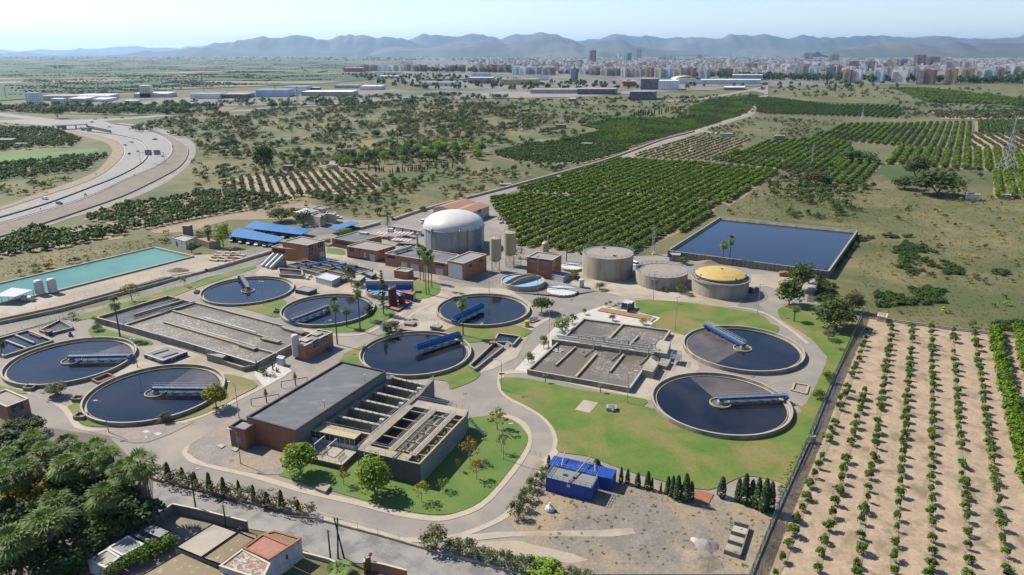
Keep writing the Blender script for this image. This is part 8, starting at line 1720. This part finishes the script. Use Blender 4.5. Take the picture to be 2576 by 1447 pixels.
sh = [('Y1', 270,400,935,1060, 'white', 'white tall house at the left end of the sheds'), ('Y1', 400,760,968,1015, 'grey', 'long grey shed at the far left'), ('Y1', 765,1100,962,1010, 'white', 'white roofed shed right of the long grey one'), ('Y1', 515,640,995,1050, 'white', 'small white house before the long grey shed'), ('Y1', 690,870,992,1040, 'cream', 'cream house before the white roofed shed'), ('Y1', 880,1075,1000,1030, 'white', 'low white building right of the cream house'), ('Y1', 1350,1690,942,985, 'cream', 'low cream power station hall'), ('Y1', 1412,1520,862,985, 'cream', 'tall windowless cream tower of the power station'), ('Y1', 1915,2210,948,1000, 'white', 'white and blue shed by the pylons'), ('Y1', 2214,2490,950,995, 'navy', 'dark blue fronted shed'), ('Y1', 1255,1380,1012,1052, 'white', 'white shed among round trees'), ('Z2', 0,320,655,728, 'pale blue', 'pale blue shed nearest the avenue'), ('Z2', 275,510,622,700, 'white', 'white shed with roof tank'), ('Z2', 512,640,630,690, 'navy', 'blue ended shed'), ('Z2', 460,970,672,716, 'tan', 'long shed with pale tan roof'), ('Z2', 790,1030,608,640, 'grey', 'grey low shed behind the tan roof'), ('Z2', 1045,1255,616,658, 'white', 'white shed with low grey end'), ('Z2', 1690,1990,578,618, 'white', 'white arcaded building'), ('Z2', 1240,1422,514,540, 'white', 'isolated shed with bright roof in the fields'), ('Z2', 1700,2100,540,562, 'grey', 'long dark industrial roof'), ('Z2', 2140,2380,530,592, 'pink', 'pink school building'), ('Z2', 2165,2340,485,525, 'white', 'white sports hall'), ('Z2', 880,1070,432,476, 'red', 'red and white shop at the town edge'), ('Z3', -120,260,548,605, 'yellow', 'yellow exhibition hall with pale roof'), ('Z3', 185,655,650,695, 'grey', 'pale grey shopping hall, left part'), ('Z3', 658,1040,645,705, 'dark', 'dark shopping hall, right part'), ('Z3', 1116,1240,566,622, 'red', 'bright red fronted shop'), ('Z3', 1292,1462,542,655, 'dark', 'dark glass office cube'), ('Z3', 1466,1668,562,660, 'white', 'white office with dark window bands'), ('Z3', 1182,1438,672,760, 'dark', 'black low office in the dry field'), ('Z3', 2212,2520,502,560, 'grey', 'long grey car park building'), ('Z3', 1672,2500,552,598, 'white', 'very long white market hall'), ('Z3', 2132,2340,628,660, 'brown', 'brown tent like hall'), ('Z3', 575,640,740,775, 'brown', 'brown brick hut in the dry field'), ('Z3', 250,360,505,560, 'white', 'white building behind the yellow hall')]
for k_, x0, x1, yt, yb, c, lb in sh: flats(k_, x0, x1, yt, yb, c, lb + ', before the town' if len(lb.split()) < 5 else lb, 60 if x1 - x0 > 150 else 20, 'industrial_shed', 'shed', 'sheds and halls before the town', False, ('far_metal_roof', 'roof_grey', 'far_roof', 'far_metal_roof')[len(lb) % 4])
p0, p1 = G(T('Z3', 1640,596,1900,596));h1, h0 = height(p0, T('Z3', 0,516)[0][1]), height(p0, T('Z3', 0,552)[0][1]);mb = MB(MT['white_clean'])
for i in range(10): a, b = pi * i / 10, pi * (i + 1) / 10;mb.face([(p0[0] + (p1[0] - p0[0]) * (.5 - .5 * cos(q)), p0[1] + d_, h0 + (h1 - h0) * sin(q)) for q, d_ in ((a, 0), (b, 0), (b, 60), (a, 60))])
tag(mb.build('arched_roof', base=(*p0,0)), 'white arched roof rising over the left end of the long market hall', 'roof')
# procedural town behind: the 150 that show largest as things, the rest as one
bl = [];rg = random.Random(5);wts = ['white'] * 5 + ['cream'] * 4 + ['tan'] * 3 + ['brown', 'brick', 'pink', 'pink', 'grey', 'grey', 'brown']
for py_, x0, x1, hr in ((186,1500,2340,17), (180,1250,2576,19), (176,1200,2600,20), (166,1250,2600,22), (161,1200,2600,22), (157,1150,2600,21), (151.2,600,2600,17), (149,500,2600,16), (159,1180,2600,20), (163,1330,2600,20), (168,1400,2600,20), (172,1430,2600,20), (155.5,1100,2600,19), (152.5,700,2600,17), (150,560,2600,16), (148,440,2600,16), (146.4,430,2600,14), (145,900,2600,13), (143,1100,2600,12)):
    x = x0
    while x < x1:
        w = rg.uniform(5,16);yy = py_ + rg.uniform(-1.2,1.2)
        if x < 1180 and yy > 153: x += 30;continue
        a, b = G([(x, yy), (x + w, yy)]);h = hr * rg.uniform(.4,1.15) * (.6 if rg.random() < .3 else 1);bl.append((yy, x, diamond(a, b), h, rg.choice(wts)));x += w * rg.uniform(.6,1.25) + (rg.uniform(10,40) if x < 1100 else 0)
bl.sort(key=lambda b_: -b_[0] - b_[3] * .25);cols = sorted(set(wts));mb = MB(*[MT['flats_' + c] for c in cols], MT['far_roof'])
for i, (yy, x, P, h, c) in enumerate(sorted(bl[:170], key=lambda b_: b_[1])):
    j = i // 2;m1 = MB(MT['flats_' + c], MT['far_roof']);prow(m1, P, 0, h);cc = cen(P);o = m1.build('town_building', base=(*cc, 0));tag(o, f'{c} building in the crowded town behind the front row, {ORD[j]} {("house", "roof")[i % 2]} from left', 'building', 'buildings of the crowded town')
for yy, x, P, h, c in bl[170:]: prow(mb, P, 0, h, cols.index(c), len(cols))
mb.build('far_town', kind='stuff')
tt = []
for P, n_, s in ((FG(1050,182,1300,186,1700,196,2000,205,2576,214,2576,204,2000,196,1500,188,1050,178), 700,2.0), (FG(860,190,1100,190,1300,205,1700,215,1900,219,1500,232,1000,225), 330,1.3), (FG(1100,168,2600,182,2600,150,1200,150), 300,1.4), (FG(2500,190,2700,190,2700,214,2520,214), 90,1.8), (FG(1900,214,2200,208,2300,222,1950,226), 40,1.3), (FG(1000,145,2600,145,2600,141,1000,141), 260,2.0), (FG(0,149,1000,150,1000,144,0,144), 260,1.8)):
    for i in range(n_): q = rand_in(P);k = s * rnd.uniform(.7,1.3);tt.append((*q, k, k * 1.1))
LP = FG(-60,147,1060,150,1000,192,640,215,0,250)
for i in range(620):
    px = rnd.uniform(0,1050);py = 147 + 100 * rnd.random() ** 1.6;x, y = at(px, py);a = rnd.uniform(-.2,.25) + (pi / 2 if rnd.random() < .12 else 0);k = rnd.randint(5,34);s_ = rnd.uniform(.35,.8)
    for j in range(k):
        q = (x + j * 6 * cos(a) + rnd.uniform(-3,3), y + j * 6 * sin(a) + rnd.uniform(-6,6))
        if inside(q, LP): r_ = s_ * rnd.uniform(.7,1.3);tt.append((*q, r_ * 1.2, r_ * .8))
scatter('far_trees', tt, [template(a_, b_, 7,6,6,6,2.6, s) for a_, b_, s in (('dark', 'mid', 1), ('dark', 'mid', 2))])
# ---- pylons
def pylon(label, k_, x, yb, yt, w=.14, base=None):
    p = Q4(k_, 0, x, yb)[0];h = height(p, T(k_, 0, yt)[0][1]);t = thing('pylon', label, 'pylon', (*p, 0), 'lattice pylons');mb = MB(MT['galvanised']);r = h * .0042 + .03;W = lambda z: max(.35, w * h * .5 * (1 - z / h * 1.15));n_ = 9
    for i in range(n_):
        z0, z1 = h * i / n_, h * (i + 1) / n_;a, b = W(z0), W(z1)
        for sx, sy, tx, ty in ((-1,-1,1,-1), (1,-1,1,1), (1,1,-1,1), (-1,1,-1,-1)): mb.tube((p[0] + sx * a, p[1] + sy * a, z0), (p[0] + sx * b, p[1] + sy * b, z1), r, n=4);mb.tube((p[0] + sx * a, p[1] + sy * a, z0), (p[0] + tx * b, p[1] + ty * b, z1), r * .6, n=3);mb.tube((p[0] + tx * a, p[1] + ty * a, z0), (p[0] + sx * b, p[1] + sy * b, z1), r * .6, n=3)
    mb.build('tower', t)
    for f_ in (.72,.86) if h > 14 else (.97,): mb = MB(MT['galvanised']);L = h * .13 if h > 14 else 1.3;mb.tube((p[0] - L, p[1], h * f_), (p[0], p[1], h * f_ + L * .3), r * .9, n=4);mb.tube((p[0] + L, p[1], h * f_), (p[0], p[1], h * f_ + L * .3), r * .9, n=4);mb.tube((p[0] - L, p[1], h * f_), (p[0] + L, p[1], h * f_), r * .9, n=4);mb.build('crossarm', t)
for v in (('largest lattice pylon standing in the right hand orange rows', 'A4', 2385,750,175,.2), ('short lattice mast by the orchard and reservoir corner', 'B3', 1415,425,148,.12), ('pylon in the dry plain at the picture middle', 'A3', 85,320,-20,.14), ('pylon at the end of the grove beside the far road', 'A3', 1765,190,50,.14), ('pylon at the edge of the far right grove', 'A4', 945,190,40,.14), ('pylon behind the dark far scrub', 'A2', 2040,190,70,.14), ('thin pylon rising from the right hand grove', 'A4', 440,640,450,.08), ('pylon before the pale blue shed', 'Z2', 200,725,600,.14), ('pylon left of the avenue and sheds', 'Z2', 425,825,620,.14), ('pylon left of the power station', 'Y1', 515,925,800,.14), ('pylon right before the substation', 'Y1', 1000,955,800,.14), ('far pylon in the green fields', 'Y1', 610,830,740,.14), ('pylon beside the blue sheds', 'Y1', 2050,925,820,.14), ('pylon at the far left above the white house', 'Y1', 65,995,880,.14)): pylon(*v)
# ---- field huts
for i, (k_, x0, y0, x1, y1, yt, mt, lb) in enumerate((('A2', 940,358,998,358,325, 'block_grey', 'grey block hut on the meadow'), ('A2', 1088,345,1122,345,318, 'stone_old', 'tiny ruined tower on the meadow'), ('A2', 1478,382,1552,382,352, 'render_white', 'pale blue hut by a dark bush'), ('A2', 1762,292,1828,292,262, 'render_white', 'white hut on the far meadow'), ('A2', 720,695,815,695,645, 'render_white', 'white hut at the top of the olive plot'), ('A2', 275,710,368,710,650, 'brick_red', 'red brick ruin left of the olives'), ('A3', 440,290,538,290,238, 'stone_old', 'dark stone barn on the dry plain'), ('A3', 700,472,805,472,430, 'stone_old', 'pale ruin inside the roadside grove'), ('A3', 1890,335,2060,352,322, 'stone_old', 'long farm wall by the straight road'), ('A3', 2090,370,2215,372,330, 'render_cream', 'cream farmhouse by the straight road'), ('A4', 60,402,165,402,350, 'stone_old', 'tan farmhouse between the groves'), ('A4', 1965,700,2110,705,668, 'stone_old', 'ruined stone walls by the orange rows'), ('A4', 1992,1010,2125,1018,932, 'render_white', 'white graffiti covered hut beside the huge tree'), ('A4', 2350,998,2440,1003,942, 'stone_old', 'tan hut at the corner of the last rows'), ('A1', -60,465,132,465,385, 'brick_orange', 'orange brick house at the left edge'), ('A1', 130,472,270,470,435, 'render_white', 'low white shed beside the orange house'), ('A2', 2450,868,2560,868,850, 'stone_old', 'low stone trough on the meadow'), ('A4', 1310,38,1345,38,0, 'brick_orange', 'pinkish ruin before the far green groves'))):
    a, b = Q4(k_, 0, x0, y0, x1, y1);h = max(1.2, height(a, T(k_, 0, yt)[0][1]) * .8);block('field_hut', lb, 'hut', oblong(a, b, max(3, hypot(b[0] - a[0], b[1] - a[1]) * .7)), h, mt, 'roof_gravel', 'coping_cream', par=.05)
# ---- white pump house with tower, ruin, sheds by the turquoise basin
PW = Q4('B1', 3.7,1727,252,1862,292,1960,250,1830,224);block('pump_house', 'white pump house at the end of the turquoise basin', 'house', PW, 3.7, 'render_white', 'concrete_pale', 'white_paint', ops=[(0, 'B1', 1768,288,1790,340, 'hole'), (0, 'B1', 1822,300,1834,316, 'hole')])
p = Q4('B1', 0,1890,290)[0];hT = height(p, T('B1', 0,135)[0][1]);block('brick_tower', 'square grey tower with a pale cap behind the white pump house', 'tower', [(p[0] - 1.6, p[1]), (p[0] + 1.6, p[1] - .6), (p[0] + 2, p[1] + 2.4), (p[0] - 1.2, p[1] + 3)], hT, 'block_grey', 'concrete_pale', 'coping_cream', par=.02)
PW = Q4('B1', 3.0,1955,255,2100,300,2215,290,2080,240);block('stone_ruin', 'old stone house ruin under the shaggy palm', 'ruin', PW, 3.0, 'stone_old', 'earth_red', None, ops=[(0, 'B1', 2005,315,2030,345, 'hole')])
def canopy(label, k_, z, v, mt, wall=False):
    P = Q4(k_, z, *v);t = thing('open_shed', label, 'shed', (*cen(P), 0));mb = MB(MT[mt]);mb.prism(P, z - .08, z + .06);mb.face([(*p, z - .08) for p in P[::-1]]);mb.build('roof', t)
    posts(t, [bil(P, i / 3, j) for i in range(4) for j in (0,1)], z - .08,.08, 'steel')
canopy('open shed with rusty white roof beside the white tanks', 'B1', 3.0, (-60,845,150,850,330,782,120,757), 'white_paint');canopy('open farm shed with pale roof among the dark orange trees', 'B1', 2.6, (670,172,742,197,965,150,880,125), 'concrete_pale')
q = Q4('B1', 1,280,865)[0];mb = MB(MT['white_paint']);mb.tube((q[0] - 1.8, q[1], 1.1), (q[0] + 1.8, q[1] - .5,1.1), 1.0, n=16);mb.box(q[0], q[1], 0,2.5,1,.3);tag(mb.build('horizontal_tank', base=(*q, 0)), 'small white tank lying on its side under the open shed', 'tank')
t0 = 0
for y, n_, z in ((480,4,.5), (455,4,.9), (430,4,1.4), (405,3,1.9)):
    for i in range(n_): q = Q4('B1', z, 2150 + i * 75 + (480 - y), y)[0];mb = MB(MT['rust_stain' if rnd.random() < .35 else 'coping_cream']);mb.tube((q[0] - 2, q[1] + .7, z), (q[0] + 2, q[1] - .7, z), .5, n=12);tag(mb.build('large_pipe', base=(*q, 0)), f'large pipe in the pile by the ruin, {ORD[t0]} counted from the lower left', 'pipe', 'pile of large pipes');t0 += 1
for i, (x, y, c, s, h) in enumerate(((400,610, 'sky_blue', 2.2,1.6), (490,615, 'oxide_red', 2.6,1.9), (520,650, 'white_clean', 1.6,1.5), (460,660, 'tile_red', 2.0,1.0), (510,690, 'yellow_paint', 1.2,1.0), (440,720, 'pale_blue', 2.6,.8), (500,745, 'tile_red', 1.0,1.4), (440,800, 'white_clean', 2.8,1.3), (350,810, 'white_paint', 2.0,.8), (550,650, 'white_paint', 1.6,1.7), (155,640, 'rust_stain', 3.2,1.6))): q = Q4('B4', 0, x, y)[0];mb = MB(MT[c]);mb.prism([(q[0] - s * .6, q[1] - s * .3), (q[0] + s * .5, q[1] - s * .5), (q[0] + s * .6, q[1] + s * .4), (q[0] - s * .4, q[1] + s * .5)], 0, h);mb.box(q[0], q[1], h, s * .6, s * .5,.25,25);tag(mb.build('scrap_item', base=(*q, 0)), f'{c.replace("_", " ").replace("tile red", "red").replace("clean", "")} scrap container in the junk yard by the reservoir, {ORD[i]} from the back', 'scrap', 'scrap by the reservoir')
# scrap yard by the warehouse
for i in range(26): q = rand_in(Q4('A2', 0,2330,1190,2576,1130,2700,1180,2450,1250));mb = MB(MT[rnd.choice(['white_paint', 'steel', 'rust_stain', 'dark_metal', 'concrete_light'])]);s = rnd.uniform(.6,1.8);mb.box(q[0], q[1], .09, s, s * .6, s * .5, rnd.uniform(0,90));mb.box(q[0] + .2, q[1], .09 + s * .5, s * .5, s * .4, s * .3,30);tag(mb.build('stored_part', base=(*q, 0)), f'machine part stored in the walled yard behind the dome, {ORD[i]} of the jumble', 'machine part', 'stored machine parts')
# ---- houses at the lower left
wallmat('render_worn', (.42,.41,.40), (.38,.37,.36), 2.0, streak=.25)
m, n, b = nodes('corrugated_brown');v = pos(n, (1,1,1), R(-66));wv = n.nodes.new('ShaderNodeTexWave');wv.inputs['Scale'].default_value = 1.6;n.links.new(v, wv.inputs[0]);c = mixc(n, wv.outputs[1], (.07,.043,.012), (.155,.10,.032));c = mixc(n, ramp(n, nz(n, 1.1,5,.7, v).outputs[0], .58,.64), c, (.24,.2,.14));n.links.new(c, b.inputs['Base Color'])
lay('roof_patchy', (.55,.50,.44), (.25,.20,.14), 1.3, (.40,.22,.16), .8, fine=.1, lo=.48, hi=.52, lo3=.5, hi3=.56)
hs_ = [('corrugated beige flat roofed shed beside the old road', 3.4, ('D1', 1760,1165,2020,1275,2405,1010,2150,920), 'block_grey', 'concrete_pale', None), ('brown corrugated roof next to the beige one', 3.3, ('D1', 2024,1278,2220,1345,2576,1080,2409,1010), 'block_grey', 'corrugated_brown', None), ('large patched brown corrugated roof at the bottom edge', 2.8, ('D1', 1380,1470,1700,1750,2330,1430,1830,1210), 'stone_old', 'corrugated_brown', None), ('shaded white lean-to roof, farthest of the row beside the grove', 2.6, ('D1', 1402,1000,1600,1082,1732,1000,1535,920), 'block_grey', 'roof_grey', None), ('small grey lean-to roof in the shade, second of the row', 2.4, ('D1', 1310,1045,1440,1120,1552,1085,1395,1015), 'block_grey', 'roof_grey', None), ('grey flat roof with white parapet beside the grove', 2.7, ('D1', 1085,1172,1230,1250,1450,1135,1285,1052), 'render_white', 'roof_grey', 'white_paint'), ('pale patched flat roof at the near end of the row', 2.6, ('D1', 880,1295,1060,1375,1210,1262,1080,1182), 'render_white', 'concrete_pale', 'white_paint'), ('house with a flat red tiled terrace roof and whitewashed wall', 4.2, ('D2', -130,1175,130,1292,350,1150,70,1030), 'render_worn', 'tile_red', 'terracotta'), ('low house part with mottled white and brown roof', 3.9, ('D1', 2205,1355,2640,1500,2720,1330,2440,1180), 'render_worn', 'roof_patchy', 'coping_cream'), ('corner strip of the white house with brown tiled roof', 4.0, ('D2', 352,1150,456,1075,190,1000,75,1028), 'render_worn', 'corrugated_brown', 'terracotta')]
for lb, z, v, w_, r_, cp in hs_: P = Q4(v[0], z, *v[1:]);block('house' if 'house' in lb else 'shed', lb, 'house' if 'house' in lb else 'shed', P, z, w_, r_, cp, par=.12 if cp else .02, ops=[(1, 'D2', 300,1245,322,1278, 'hole')] if 'red tiled' in lb else ())
for lb, v, h, mt in (('grey block yard wall with pale coping beside the old road', ('D1', 1620,930,1748,830,1990,880,2500,1010), 2.2, 'block_grey'), ('low worn wall beside the crossing poles', ('D2', 470,1250,740,1320,800,1350), .7, 'concrete_stained'), ('brown panelled boundary fence at the bottom edge', ('D2', 1160,1400,1300,1430,1520,1490), 1.8, 'brick_red'), ('pink gate pillar wall with a round finial', ('D2', 1095,1440,1100,1400,1160,1380), 2.4, 'terracotta')):
    P = Q4(v[0], 0, *v[1:]);t = thing('boundary_wall', lb, 'wall', (*P[0], 0));mb = MB(MT[mt]);[mb.beam((*a, 0), (*b_, 0), .25, h) for a, b_ in zip(P, P[1:])];mb.build('wall', t);mb = MB(MT['coping_cream']);[mb.beam((*a, h), (*b_, h), .34,.1) for a, b_ in zip(P, P[1:])];mb.build('coping', t)
    if 'finial' in lb: mb = MB(MT['terracotta']);mb.lathe(*P[2], [(0, h + .1), (.3, h + .3), (.35, h + .6), (0, h + .9)], 12);mb.build('finial', t)
S('yard_soil', TG('D1', 1500,800,1750,830,2000,900,2576,1050,2600,1500,600,1900,600,1300,1300,1000), .08, 'gravel_weedy');S('grove_floor', TG('D1', -300,0,300,-60,1100,60,1540,500,1540,850,900,1200,700,1700,-600,1700), .09, 'canal_earth')
# overhead wires between the wooden poles
mb = MB(MT['dark_metal'])
for a, b_ in ((w1, w2), (w2, w4), (w4, (w4[0] + 45, w4[1] - 30,7))):
    for o_ in (-.3,.3): mb.path([(a[0] + (b_[0] - a[0]) * i / 8, a[1] + (b_[1] - a[1]) * i / 8 + o_, a[2] + (b_[2] - a[2]) * i / 8 - .3 - 2.4 * (i / 8) * (1 - i / 8)) for i in range(9)], .02,3)
tag(mb.build('overhead_wire', base=w1), 'thin sagging wires strung between the wooden poles over the old road', 'wire')
hz = bpy.data.materials.new('haze_air');hz.use_nodes = True;n = hz.node_tree;n.nodes.clear()
pvn = n.nodes.new('ShaderNodeVolumePrincipled');oo = n.nodes.new('ShaderNodeOutputMaterial')
pvn.inputs['Color'].default_value = (0.40,0.66,1.0,1);pvn.inputs['Density'].default_value = 3.0e-5;pvn.inputs['Anisotropy'].default_value = 0.35
n.links.new(pvn.outputs[0], oo.inputs['Volume'])
MATS['haze_air'] = hz
mb = MB(hz);mb.box(0,20500,-8,80000,43000,850)
mb.build('haze', kind='stuff')
